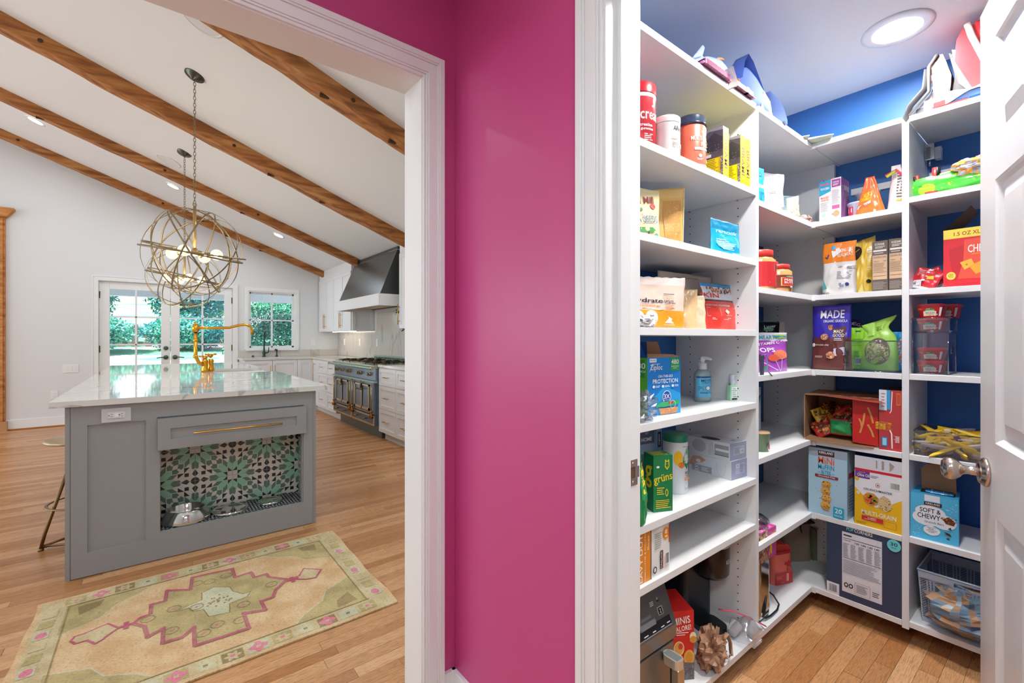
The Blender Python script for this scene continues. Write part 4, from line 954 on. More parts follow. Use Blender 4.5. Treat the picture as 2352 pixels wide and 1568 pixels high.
# ---- chandeliers
BULB, _n, _l, _b = new_mat('bulb_glass')
_n.remove(_b); _t = _n.new('ShaderNodeBsdfTransparent'); _e = _n.new('ShaderNodeEmission'); _x = _n.new('ShaderNodeMixShader'); _w = _n.new('ShaderNodeLayerWeight'); _w.inputs[0].default_value = .45
_e.inputs[0].default_value = (1, .84, .58, 1); _e.inputs[1].default_value = 1.6; _m = _n.new('ShaderNodeMath'); _m.operation = 'MULTIPLY_ADD'; _m.inputs[1].default_value = .5; _m.inputs[2].default_value = .25
_l.new(_w.outputs['Facing'], _m.inputs[0]); _l.new(_m.outputs[0], _x.inputs[0]); _l.new(_t.outputs[0], _x.inputs[1]); _l.new(_e.outputs[0], _x.inputs[2]); _l.new(_x.outputs[0], _n['Material Output'].inputs[0])
def chandelier(loc, label, twist, ztop):
    t = thing('orb_chandelier', label, 'chandelier', loc, twist, 'orb chandeliers over the island'); r = .345
    B1 = C('#8B7A5C', .38, .9); B2 = C('#B89A68', .35, .8)
    for k, (ax, tilt) in enumerate(((0, 10), (60, 62), (120, 65), (180, 60), (240, 68), (300, 63), (20, 88), (110, 80), (200, -14))):
        q = Matrix.Rotation(R(ax), 4, 'Z') @ Matrix.Rotation(R(tilt), 4, 'X'); n = 64; rr_ = r-.0022*k; h_ = .0055; vs = []
        for i in range(n):
            a = 2*PI*i/n
            for dr_, dz in ((0, -h_), (0, h_), (-.002, h_), (-.002, -h_)): vs.append(q @ Vector(((rr_+dr_)*math.cos(a), (rr_+dr_)*math.sin(a), dz)))
        m_ = MB(); m_.add(vs, [(i*4+j, ((i+1) % n)*4+j, ((i+1) % n)*4+(j+1) % 4, i*4+(j+1) % 4) for i in range(n) for j in range(4)], B1, True); m_.build('band', t)
    m_ = MB(); m_.cyl((0, 0, 0), (0, 0, r+.01), .011, B2, 12); m_.ball((0, 0, 0), .028, B2, 10); m_.tube([(.012*math.cos(a), 0, r+.025+.012*math.sin(a)) for a in [2*PI*k/12 for k in range(12)]], .003, B1, 6, True); m_.build('stem', t)
    for k in range(4):
        a = R(45+90*k); c_, s_ = math.cos(a), math.sin(a); arm = MB()
        arm.tube([(0, 0, 0), (.05*c_, .05*s_, -.015), (.075*c_, .075*s_, -.01)], .007, B2, 8); arm.cyl((.07*c_, .07*s_, -.01), (.115*c_, .115*s_, -.012), .014, B1, 12); ao = arm.build('arm', t)
        b_ = MB(); b_.ball((.155*c_, .155*s_, -.014), .042, BULB, 14); b_.build('bulb', ao)
        f_ = MB(); f_.ball((.150*c_, .150*s_, -.014), .017, C('#FFE2A8', .5, emit=40), 8); f_.build('filament', ao)
    zc = r+.04; m_ = MB(); k = 0; top = ztop-loc[2]-.03
    while zc < top:
        T = Matrix.Translation((0, 0, zc)) @ Matrix.Rotation(R(90*(k % 2)), 4, 'Z')
        m_.tube([T @ Vector((.0085*math.cos(a), 0, .017*math.sin(a))) for a in [2*PI*q/10 for q in range(10)]], .0022, B1, 5, True); zc += .027; k += 1
    m_.build('chain', t)
    a = math.atan(.367); T = Matrix.Translation((0, 0, top+.028)) @ Matrix.Rotation(a, 4, 'Y')
    m_ = MB(); m_.lathe([(.068, 0), (.066, -.008), (.05, -.012), (.045, -.022), (.02, -.028), (.010, -.04), (.0001, -.042)], C('#57584F', .3, .8), 36, T); m_.build('canopy', t)
    bpy.context.view_layer.update()
    return t
chandelier((.245, 4.281, 1.90), 'nearer open orb chandelier of brass bands with round clear bulbs', .3, CZ(.245)-.002)
chandelier((.259, 6.114, 1.90), 'farther orb chandelier seen partly through the nearer one', 1.0, CZ(.259)-.002)
lamp('bulb_glow', 'POINT', (.245, 4.281, 1.87), 9, .06, (1, .85, .62)); lamp('bulb_glow', 'POINT', (.259, 6.114, 1.87), 9, .06, (1, .85, .62))

# ---- rug
t = thing('vintage_rug', 'worn peach and tan vintage rug with a stepped pink medallion', 'rug', (-.42, 1.985, .001))
rm, rn, rl, rb = new_mat('rug_field'); tc = rn.new('ShaderNodeTexCoord')
def rug_mat(name, c1, c2):
    m, n, l, b = new_mat(name); tc = n.new('ShaderNodeTexCoord'); a = n.new('ShaderNodeTexNoise'); a.inputs['Scale'].default_value = 9; a.inputs['Detail'].default_value = 6
    mp = n.new('ShaderNodeMapping'); mp.inputs['Scale'].default_value = (90, 260, 1); w_ = n.new('ShaderNodeTexNoise'); w_.inputs['Scale'].default_value = 1; w_.inputs['Detail'].default_value = 2
    l.new(tc.outputs['Object'], a.inputs['Vector']); l.new(tc.outputs['Object'], mp.inputs[0]); l.new(mp.outputs[0], w_.inputs['Vector'])
    r = n.new('ShaderNodeValToRGB'); e = r.color_ramp.elements; e[0].position = .38; e[0].color = lin(c1); e[1].position = .62; e[1].color = lin(c2); l.new(a.outputs['Fac'], r.inputs[0])
    r2 = n.new('ShaderNodeValToRGB'); e = r2.color_ramp.elements; e[0].position = .35; e[0].color = (.62, .58, .52, 1); e[1].position = .5; e[1].color = (1, 1, 1, 1); l.new(w_.outputs['Fac'], r2.inputs[0])
    x = n.new('ShaderNodeMix'); x.data_type = 'RGBA'; x.blend_type = 'MULTIPLY'; x.inputs['Factor'].default_value = .7; l.new(r.outputs[0], x.inputs['A']); l.new(r2.outputs[0], x.inputs['B']); l.new(x.outputs['Result'], b.inputs['Base Color'])
    b.inputs['Roughness'].default_value = .95; b.inputs['Specular IOR Level'].default_value = .1
    bp = n.new('ShaderNodeBump'); bp.inputs['Strength'].default_value = .4; bp.inputs['Distance'].default_value = .003; l.new(w_.outputs['Fac'], bp.inputs['Height']); l.new(bp.outputs[0], b.inputs['Normal']); return m
RF, RT, RO, RS = rug_mat('rug_peach', '#D9B183', '#E6C79C'), rug_mat('rug_tan', '#C9B48A', '#DCCBA0'), rug_mat('rug_olive', '#B5A274', '#CDB985'), rug_mat('rug_sage', '#C6C3A2', '#D6D2B2')
RP, RPL = rug_mat('rug_rose', '#BC5F73', '#CE7C86'), rug_mat('rug_pink', '#DE7F93', '#E59AA4'); RBr = rug_mat('rug_brown', '#97825C', '#AE9870')
def RZ(u, v): return .006
def RXY(u, v):
    e = .012*noise.noise(Vector((u*4, 0, 1)))*(1 if v > .5 else -1)*abs(2*v-1)**3; e2 = .012*noise.noise(Vector((v*4, 7, 1)))*abs(2*u-1)**3
    return (u*1.31+e2, v*1.0+e)
m_ = MB(); nu, nv = 60, 46; vs = [(*RXY(i/nu, j/nv), RZ(i/nu, j/nv)) for j in range(nv+1) for i in range(nu+1)]
m_.add(vs, [(j*(nu+1)+i, j*(nu+1)+i+1, (j+1)*(nu+1)+i+1, (j+1)*(nu+1)+i) for j in range(nv) for i in range(nu)], RF, True)
edge = [(i, 0) for i in range(nu+1)]+[(nu, j) for j in range(1, nv+1)]+[(i, nv) for i in range(nu-1, -1, -1)]+[(0, j) for j in range(nv-1, 0, -1)]
eb = []
for (i, j) in edge: x, y, z = vs[j*(nu+1)+i]; eb += [(x, y, z), (x, y, .0)]
k = len(edge); m_.add(eb, [(2*q, 2*q+1, (2*q+3) % (2*k), (2*q+2) % (2*k)) for q in range(k)], RT); m_.build('pile', t)
pm_ = MB(); lay = [0]
def rp(pts, mat):
    lay[0] += 1; o = .00015+.000012*lay[0]; n = len(pts)
    dense = []
    for a, b in zip(pts, pts[1:]+pts[:1]):
        for q in range(3): dense.append((a[0]+(b[0]-a[0])*q/3, a[1]+(b[1]-a[1])*q/3))
    pm_.add([(*RXY(u, v), .006+o) for u, v in pts], [tuple(range(n))], mat)
def rline(pts, w, mat, closed=True):
    P = pts+[pts[0]] if closed else pts
    for (a, b), (c, d) in zip(P, P[1:]):
        dx, dy = (c-a)*1.31, d-b; L = math.hypot(dx, dy)
        if L < 1e-5: continue
        lay[0] += .25; o = .00615+.000012*lay[0]
        ex, ey = dx/L*w*.5/1.31, dy/L*w*.5; nx, ny = -dy/L*w/2/1.31, dx/L*w/2
        pm_.add([(*RXY(a-ex+nx, b-ey+ny), o), (*RXY(c+ex+nx, d+ey+ny), o), (*RXY(c+ex-nx, d+ey-ny), o), (*RXY(a-ex-nx, b-ey-ny), o)], [(3, 2, 1, 0)], mat)
def rrect(u0, v0, u1, v1, mat): rp([(u0, v0), (u1, v0), (u1, v1), (u0, v1)], mat)
BW = .105
for q in ((.012, .015, .988, BW), (.012, 1-BW, .988, .985), (.012, BW, BW*.8, 1-BW), (1-BW*.8, BW, .988, 1-BW)): rrect(*q, RT)
for (u, v) in ((.08, .105), (1-.08, .105), (.08, .895), (1-.08, .895)):
    su, sv = (1 if u < .5 else -1), (1 if v < .5 else -1)
    rp([(u, v), (u+su*.24, v), (u+su*.20, v+sv*.06), (u+su*.13, v+sv*.12), (u+su*.10, v+sv*.20), (u, v+sv*.26)], RO)
    rp([(u+su*.03, v+sv*.03), (u+su*.10, v+sv*.02), (u+su*.09, v+sv*.08), (u+su*.04, v+sv*.12)], RBr)
    rline([(u+su*.24, v), (u+su*.20, v+sv*.06), (u+su*.13, v+sv*.12), (u+su*.10, v+sv*.20), (u, v+sv*.26)], .006, RS, False)
for q in range(13):
    u = .10+q*.067; mat = (RO, RT, RBr, RS)[q % 4]
    for v in (.055, .945):
        rrect(u-.028, v-.032, u+.028, v+.032, mat)
        if q % 3 == 1:
            rp([(u+.022*math.cos(a)*(1+.25*math.cos(4*a)), v+.030*math.sin(a)*(1+.25*math.cos(4*a))) for a in [2*PI*k/24 for k in range(24)]], RPL); rrect(u-.006, v-.008, u+.006, v+.008, RT)
        else:
            rp([(u+.018*math.cos(a)*(1+.3*math.cos(6*a)), v+.024*math.sin(a)*(1+.3*math.cos(6*a))) for a in [2*PI*k/24 for k in range(24)]], (RT, RS)[q % 2]); rrect(u-.006, v-.008, u+.006, v+.008, (RPL, RBr)[q % 2])
for q in range(9):
    v = .15+q*.088
    for u in (.042, .958):
        rrect(u-.018, v-.03, u+.018, v+.03, (RS, RO, RT)[q % 3])
        if q % 3 == 0: rp([(u+.014*math.cos(a), v+.026*math.sin(a)) for a in [2*PI*k/12 for k in range(12)]], RPL)
for z_ in (BW, 1-BW): rline([(.08, z_), (.92, z_)], .006, RBr, False)
for z_ in (.085, .915): rline([(z_, BW), (z_, 1-BW)], .005, RBr, False)
med = [(0.7251, 0.5319), (0.6751, 0.4609), (0.6581, 0.4023), (0.6185, 0.3977), (0.6206, 0.3088), (0.5587, 0.3396), (0.5597, 0.2066), (0.4173, 0.2151), (0.4212, 0.3573), (0.3902, 0.3105), (0.3406, 0.3143), (0.3438, 0.43), (0.3046, 0.399), (0.2952, 0.4951), (0.2659, 0.548), (0.2852, 0.5823), (0.3103, 0.5885), (0.3123, 0.6791), (0.3511, 0.6744), (0.3574, 0.7799), (0.4261, 0.7185), (0.4369, 0.8516), (0.5688, 0.8274), (0.5678, 0.7162), (0.6225, 0.726), (0.6265, 0.6554), (0.669, 0.6553), (0.6725, 0.6122)]
lpd = [(0.2292, 0.5485), (0.201, 0.6152), (0.1764, 0.6032), (0.1486, 0.5885), (0.125, 0.5849), (0.1173, 0.5587), (0.1295, 0.526), (0.1568, 0.5245), (0.1775, 0.4763), (0.1945, 0.4923), (0.2056, 0.5155)]
rpd = [(0.733, 0.5237), (0.7687, 0.5301), (0.7962, 0.5922), (0.8497, 0.5253), (0.8162, 0.4592), (0.7834, 0.4716)]
inn = [(0.4573, 0.6477), (0.4966, 0.6754), (0.5428, 0.6275), (0.5491, 0.5719), (0.5767, 0.5147), (0.5995, 0.5197), (0.584, 0.479), (0.556, 0.4713), (0.5289, 0.4638), (0.5222, 0.3856), (0.464, 0.4053), (0.4536, 0.4816), (0.4247, 0.4948), (0.4142, 0.5392), (0.3826, 0.5383), (0.4151, 0.564), (0.4536, 0.5773)]
rp(med, RO); rp(lpd, RT); rp(rpd, RT); rline(med, .016, RP); rline([(u*1.0, v-.012) for u, v in med], .004, RBr); rline(lpd, .009, RP); rline(rpd, .009, RP)
rp(inn, RS); rline(inn, .005, RBr)
for c in [(0.2484, 0.551), (0.7404, 0.5118)]:
    rrect(c[0]-.022, c[1]-.008, c[0]+.022, c[1]+.008, RP); rrect(c[0]-.007, c[1]-.03, c[0]+.007, c[1]+.03, RP)
rr_r = random.Random(4)
for q in range(26):
    a = rr_r.uniform(0, 6.28); s = rr_r.uniform(.05, .8); u = sum(p[0] for p in inn)/len(inn)+.055*s*math.cos(a)*1.2; v = sum(p[1] for p in inn)/len(inn)+.07*s*math.sin(a)
    rrect(u-.003, v-.006, u+.003, v+.006, RBr)
for p in [(0.4873, 0.7463), (0.4824, 0.3165), (0.3633, 0.388), (0.6697, 0.5265), (0.3036, 0.5475), (0.5438, 0.2913), (0.447, 0.7672), (0.3738, 0.5726), (0.5666, 0.416), (0.4429, 0.284), (0.5427, 0.7639), (0.4359, 0.5253)]:
    rline([(p[0]+.02*math.cos(a), p[1]+.026*math.sin(a)) for a in (0, .8, 1.57, 2.3, 3.14, 3.9, 4.71, 5.5)], .004, RBr); rrect(p[0]-.004, p[1]-.006, p[0]+.004, p[1]+.006, RPL)
pm_.build('woven_pattern', t)

# ================================================================ PANTRY SHELVING
YF, XF, YW, XW_, TS = .7733, 2.36, 1.111, 2.698, .0225
DX0, DX1 = 1.791, 1.8125              # divider between the two left bays
EX0 = 2.66                            # end panel against the back wall
DY0, DY1 = .4355, .4575               # divider of the back run
LVL1 = (2.122, 1.795, 1.530, 1.263, .989, .702, .529, .100)
LVL2 = (2.122, 1.762, 1.429, 1.089, .771, .437, .100)
LVL3 = (2.117, 1.794, 1.427, 1.090, .771, .442, .104)
t = thing('pantry_shelving', 'white wall-hung melamine shelving wrapping round the pantry corner', 'shelving', (0, 0, 0))
def hole_row(m_, P, zs):
    for z in zs: m_.add([P(a, z) for a in range(8)], [tuple(range(8))], DARK)
def panel(x0, y0, x1, y1, z0, z1): return MB().box(x0, y0, z0, x1, y1, z1, MEL).build('upright', t, bevel=.0008)
panel(.93, YF, .9525, YW, .076, 2.10); panel(DX0, YF, DX1, YW, .070, 2.10); panel(EX0, YF+.002, EX0+.0225, YW, .076, 2.10); panel(XF, DY0, XW_, DY1, .070, 2.094); panel(XF, -.60, XW_, -.58, .076, 2.10)
for z in LVL1: MB().box(.9530, YF, z-TS, DX0-.0005, YW, z, MEL).build('shelf', t, bevel=.0008)
for i, z in enumerate(LVL2):
    MB().box(DX1+.0005, YF, z-TS, EX0-.0005, YW, z, MEL).build('shelf', t, bevel=.0008)
    MB().box(XF, DY1+.0005, z-TS, XW_, YF-.0085, z, MEL).build('shelf', t, bevel=.0008)
    MB().box(XF-.0015, YF-.0085, z-TS-.003, XW_, YF-.0003, z-.0, MEL).build('joining_cleat', t, bevel=.0008)
    MB().box(XF-.004, YF-.014, z-TS-.004, XF-.0004, YF+.012, z+.001, MEL).build('corner_cap', t, bevel=.0006)
for z in LVL3: MB().box(XF, -.5795, z-TS, XW_, DY0-.0005, z, MEL).build('shelf', t, bevel=.0008)
MB().box(1.772, YF-.002, .064, 1.835, YF+.04, .0755, MEL).build('levelling_foot', t)
m_ = MB()
def ring(cx, cy_, ax, z, r=.0026):
    if ax == 'x-': return [(cx-.0003, cy_+r*math.cos(a), z+r*math.sin(a)) for a in [2*PI*k/8 for k in range(8)]]
    return [(cx+r*math.cos(a), cy_-.0003, z+r*math.sin(a)) for a in [2*PI*k/8 for k in range(8)]]
for zi in range(60):
    z = .14+zi*.032
    if all(not (l-TS-.006 < z < l+.004) for l in LVL1):
        for yy in (.842, 1.044): m_.add(ring(DX0, yy, 'x-', z), [tuple(range(8))], DARK)
    if all(not (l-TS-.006 < z < l+.004) for l in LVL2):
        for yy in (.82, 1.036): m_.add(ring(EX0, yy, 'x-', z), [tuple(range(8))], DARK)
m_.build('pin_holes', t, kind='stuff')
m_ = MB()
for l in LVL1[1:]:
    for yy in (.842, 1.044): m_.cyl((DX0, yy, l-TS-.003), (DX0-.008, yy, l-TS-.003), .003, STEEL, 8)
for l in LVL2[1:]:
    for yy in (.82, 1.036): m_.cyl((EX0, yy, l-TS-.003), (EX0-.008, yy, l-TS-.003), .003, STEEL, 8)
m_.build('shelf_pins', t, kind='stuff')
t = thing('hanging_rail', 'white steel hanging rail on the blue wall in the bay left of the back divider', 'rail', (2.698, 0, 0)); MB().box(-.006, .462, 1.935, 0, .715, 1.965, MEL).build('rail', t)
t = thing('hanging_rail', 'white steel hanging rail on the blue wall in the bay right of the back divider', 'rail', (2.698, 0, 0)); MB().box(-.006, -.575, 1.935, 0, .428, 1.965, MEL).build('rail', t)
t = thing('hanging_bracket', 'chrome suspension bracket under the top shelf by the back divider', 'bracket', (2.655, .415, 2.03))
m_ = MB(); m_.box(-.022, -.012, -.025, .02, .019, .045, STEEL); m_.box(.0, -.03, -.02, .038, -.012, .03, MEL); m_.box(-.025, .0, -.02, -.022, .014, .03, C('#8A8A88', .3, 1)); m_.cyl((-.01, .004, -.025), (-.01, .004, -.05), .004, STEEL, 8); m_.build('body', t)

# ================================================================ LEFT BAY 1 GOODS  (front plane y .773)
Z = LVL1
Wh, Bk = '#F5F3EE', '#1B1B1D'
# --- shelf 1.795
jar('supplement_jar', 'red canister with a red lid at the left end of the second shelf', 'jar', (1.1785, .86, Z[1]), -.28,
    [('canister', C('#D8363F', .3), [(.0001, 0), (.052, 0), (.052, .175)]), ('lid', C('#D02733', .3), [(.053, .176), (.0535, .205), (.050, .209), (.0001, .209)]), ('white_band', C('#F4EDEA', .4), [(.0524, .162), (.0524, .173)])],
    [('t', 'create', .60, .66, .62, .17, Wh), ('e', .60, .83, .03, .02, Wh), ('t', 'creatine', .43, .47, .30, .055, Wh), ('t', 'gummies', .45, .39, .30, .06, Wh), ('x', .38, .18, .60, .32, 4, Wh), ('r', .38, .06, .58, .12, Wh), ('r', .66, .06, .72, .14, '#5B4A4A'), ('e', .82, .30, .05, .06, '#F08A8A')], rlab=.0525, z0=0, z1=.162)
jar('collagen_canister', 'cream canister printed with dark capitals between the red and orange canisters', 'jar', (1.2621, .815, Z[1]), -.25,
    [('canister', C('#E9DDD3', .45), [(.0001, 0), (.0400, 0), (.0405, .003), (.0405, .100)]), ('lid', C('#E4D7CD', .45), [(.0415, .1005), (.0415, .118), (.039, .121), (.0001, .122)])],
    [('t', 'ARMRA', .66, .80, .50, .15, Bk), ('t', 'COLOSTRUM', .68, .68, .30, .05, '#8C8078'), ('t', 'Health Revival', .56, .46, .42, .06, '#6A5F58'), ('x', .38, .2, .62, .40, 5, '#9A8E86'), ('e', .74, .28, .05, .08, '#D8CBC0'), ('e', .88, .28, .05, .08, '#D8CBC0')], rlab=.0410, z0=0, z1=.100)
jar('protein_canister', 'orange canister with a dark blue lid left of the yellow boxes', 'jar', (1.427, .83, Z[1]), -.25,
    [('canister', C('#E2664A', .35), [(.0001, 0), (.0480, 0), (.0485, .003), (.0485, .140), (.046, .144)]), ('lid', C('#1C2C44', .25, coat=.6), [(.046, .1445), (.0505, .146), (.0505, .1515), (.0485, .153), (.0485, .172), (.046, .176), (.0001, .176)])],
    [('e', .70, .92, .04, .05, Wh), ('t', 'WHOLESOME', .66, .83, .34, .06, Wh), ('t', 'MULTI COLLAGEN', .62, .68, .82, .10, Wh), ('t', 'PROTEIN', .72, .54, .50, .10, Wh), ('r', .30, .40, .56, .46, Wh), ('t', 'TYPE I, II', .74, .43, .3, .05, Wh), ('e', .45, .27, .05, .04, Wh), ('x', .36, .16, .54, .22, 2, Wh), ('x', .66, .14, .84, .24, 3, Wh), ('r', .3, .05, .7, .065, Wh)], rlab=.0490, z0=0, z1=.140)
YL = '#F2E11C'
pasta_side = [('r', 0, .42, 1, 1, '#57525E'), ('p', [(0, .72), (.3, .86), (.5, .80), (.75, .92), (1, .78), (1, .55), (0, .55)], '#3A3742'), ('p', [(0, 1), (1, 1), (1, .93), (.6, .97), (.3, .90), (0, .94)], '#9A95A5'), ('s', 0, .42, 1, .72, 90, .012, ['#76707F', '#2F2C36', '#8B8794']), ('x', .08, .60, .62, .78, 6, YL), ('t', 'Strani a tola!', .34, .54, .56, .05, YL), ('r', .32, .45, .66, .51, '#E8E6EE'), ('x', .05, .10, .40, .38, 7, '#8A7D12'), ('x', .50, .06, .88, .40, 10, '#8A7D12'), ('e', .28, .25, .06, .05, '#B6A814'), ('r', .93, .04, 1, .42, '#6E6A75'), ('s', .93, .04, 1, .42, 40, .012, ['#D8D6DC', '#2F2C36'])]
for (a, b, top, yv, lb) in ((1672, 1688, 281, .780, 'yellow pasta box with its mountain-printed side showing, nearest the orange canister'), (1688.4, 1700, 297, .782, 'yellow pasta box second from the orange canister, spine facing out'),
                       (1710, 1724, 302, .779, 'yellow pasta box third from the orange canister, overhanging the shelf edge'), (1725, 1739.5, 311, .779, 'yellow pasta box touching the divider, last of the row')):
    pass
def pasta(x0, x1, y0, label):
    w, h = x1-x0, .178
    return carton('pasta_box', label, 'box', ((x0+x1)/2, y0, Z[1]), 0, w, h, .125, YL,
        front=[('t', 'BRAMI', .54, .46, 3.4, .028*1.35/h*.16*1.0, '#7E5F55', -90) if False else ('t', 'BRAMI', .52, .47, .56*h/w, .60*w/h, '#7C5C58', -90), ('t', 'Italian', .45, .88, .5, .03, '#B5A020'), ('e', .5, .09, .22, .028, '#C9B91A')], left=pasta_side, group='yellow pasta boxes with brown lettering on their spines')
pasta(1.555, 1.5935, .782, 'yellow pasta box with its mountain-printed side showing, beside the orange canister')
pasta(1.5945, 1.633, .800, 'yellow pasta box second from the orange canister, set slightly back')
pasta(1.672, 1.7105, .777, 'yellow pasta box just right of the gap in the row')
pasta(1.7155, 1.754, .779, 'yellow pasta box nearest the shelf divider')
# --- shelf 1.530
pouch('seed_pouch', 'tan paper pouch with red script and blue SEEDS lettering', 'bag', (1.1773, .84, Z[2]), -.25, .165, .170, .05, [(1, '#DCCB9C')],
    [('t', "Bob's", .28, .86, .30, .09, '#7A2A26', 8), ('t', 'Red Mill', .52, .76, .62, .13, '#7A2026', 8), ('e', .80, .68, .07, .055, '#C23A2E'), ('r', .30, .56, .52, .62, '#3B7A3C'), ('t', 'Whole', .42, .50, .22, .04, '#8B8168'), ('t', 'CHIA SEEDS', .50, .40, .80, .13, '#4C6791', 6), ('p', [(.1, .22), (.72, .27), (.80, .22), (.70, .17), (.1, .16)], '#3B8A46'), ('e', .36, .08, .14, .09, '#7E6E62'), ('e', .82, .10, .07, .07, '#5FA07E'), ('p', [(.55, .02), (.60, .2), (.66, .02)], '#3D3A30')], seed=3, rough=.6, coat=0)
pouch('clear_side_pouch', 'gold pouch with a clear window of seeds standing behind the tan pouch', 'bag', (1.3498, .88, Z[2]), -.55, .16, .212, .05, [(.62, '#D8A95E'), (.84, '#D9B164'), (1, '#E0BE72')],
    [('r', .50, .05, .90, .80, '#C9924A'), ('s', .50, .05, .90, .80, 260, .010, ['#E2BE7C', '#B07A3A', '#D8A861']), ('r', .18, .20, .32, .82, '#C5B3AE'), ('e', .26, .10, .12, .06, '#3E6A52'), ('l', [(.97, .02), (.97, .98)], .012, '#EFE3C4')], seed=5, flare=.12, rough=.35, coat=.4, topz=.10)
pouch('sleep_powder_pouch', 'blue stand-up pouch alone at the right end of the third shelf', 'bag', (1.6321, .80, Z[2]), -.15, 0.1681, .128, .034, [(.72, '#18A3C8'), (.96, '#0E7FA6'), (1, '#0B76A0')],
    [('p', [(0, 0), (1, 0), (1, .5), (.6, .66), (.3, .5), (0, .3)], '#22B8DA'), ('t', 'remook', .50, .68, .74, .11, '#BFE9F5'), ('t', 'Nightly', .26, .44, .26, .045, Wh), ('t', 'Restorative', .32, .39, .40, .045, Wh), ('t', 'Blend', .42, .34, .24, .045, Wh), ('p', [(.1, .36), (.75, .36), (.60, .22), (.35, .16), (.15, .26)], '#7FD3E8'), ('x', .30, .16, .70, .30, 4, Wh), ('l', [(.78, .58), (.84, .40), (.80, .25)], .015, '#BFE9F5'), ('x', .6, .06, .95, .10, 2, Wh)], seed=8, flare=-.04, topz=-.07)
# --- shelf 1.263
pouch('hydration_pouch', 'peach and orange drink-mix pouch leaning at the front of the fourth shelf', 'bag', (1.218, .80, Z[3]), -.10, 0.2664, .158, .05, [(.34, '#F2A122'), (.86, '#E6C9B8'), (1, '#E9DAD2')],
    [('p', [(0, .30), (.2, .38), (.45, .34), (.72, .40), (1, .36), (1, .3), (0, .28)], '#F2A12A'), ('t', 'hydrate', .28, .52, .52, .115, '#1D2440'), ('t', 'AMINO ACID DRINK MIX', .26, .43, .46, .035, '#D97E3A'), ('t', 'tangerine', .65, .60, .20, .035, '#E08B4A'), ('t', 'native', .64, .54, .17, .05, '#1D2440'), ('t', 'hydrate', .66, .49, .20, .05, '#1D2440'), ('x', .56, .36, .74, .46, 4, '#E08B4A'), ('l', [(.57, .67), (.76, .67)], .012, '#1D2440'), ('e', .30, .20, .105, .14, '#E9EDF2'), ('t', '30', .30, .215, .08, .06, '#1D2440'), ('e', .08, .20, .10, .14, '#E9EDF2'), ('p', [(.52, .10), (.60, .20), (.57, .24), (.66, .18), (.64, .15), (.70, .09)], '#FBF3E8'), ('x', .50, .05, .74, .08, 2, '#FBE7C4')], seed=12, flare=.03, topz=.08, crimp=1)
pouch('meal_pouch', 'tall greige pouch behind the peach one on the fourth shelf', 'bag', (1.6112, .93, Z[3]), -.08, 0.3409, .218, .06, [(1, '#B9AFA6')],
    [('t', 'THE WHOLE BODY MEAL', .5, .92, .42, .018, '#3F3A36'), ('l', [(0, .86), (1, .86)], .004, '#9B9189')], seed=14, rough=.45)
pouch('sample_pouch', 'small cream pouch with a pale blue edge, middle of the fourth shelf', 'bag', (1.4721, .84, Z[3]), -.75, .085, .118, .04, [(1, '#DCCBA8')], [('p', [(.0, 0), (.5, 0), (.42, .5), (.2, .95), (0, .9)], '#C3D3E6')], seed=15, flare=-.1)
pouch('gusset_pouch', 'folded side gusset of a second peach pouch behind the first', 'bag', (1.445, .86, Z[3]), -.9, .09, .14, .045, [(1, '#E9C08C')], seed=16, flare=-.1)
pouch('powder_pouch', 'red and white powder pouch with a blue rim at the right of the fourth shelf', 'bag', (1.7136, .85, Z[3]), -.08, 0.2304, .178, .06, [(.60, '#DC3A2E'), (.66, '#4A2A35'), (.93, '#E3E4EC'), (1, '#1A8FCB')],
    [('s', .1, .80, .95, .92, 60, .035, ['#3E241E', '#6B3A28', '#C2703A', '#B0582C']), ('t', 'SKIN', .14, .74, .5, .10, '#D8392C'), ('t', 'COCOA POWDER', .36, .53, .62, .035, Wh), ('l', [(.06, .48), (.82, .48), (.82, .30), (.06, .30), (.06, .48)], .006, '#F0D9C8'), ('l', [(.36, .48), (.36, .30)], .006, '#F0D9C8'), ('p', [(.55, .34), (.48, .40), (.55, .455), (.62, .40)], '#F0D9C8'), ('t', 'CERTIFIED', .58, .32, .2, .014, '#F0D9C8'), ('x', .15, .22, .70, .27, 2, '#F0D9C8')], seed=18, flare=.25, pinch=.12)
crumple('folded_wrapper', 'crumpled white wrapper lying at the left front of the fourth shelf', 'wrapper', (1.1297, .80, Z[3]), (.09, .05, .035), C('#E9E4E2', .4), 21, (0, .0, .2), .5)
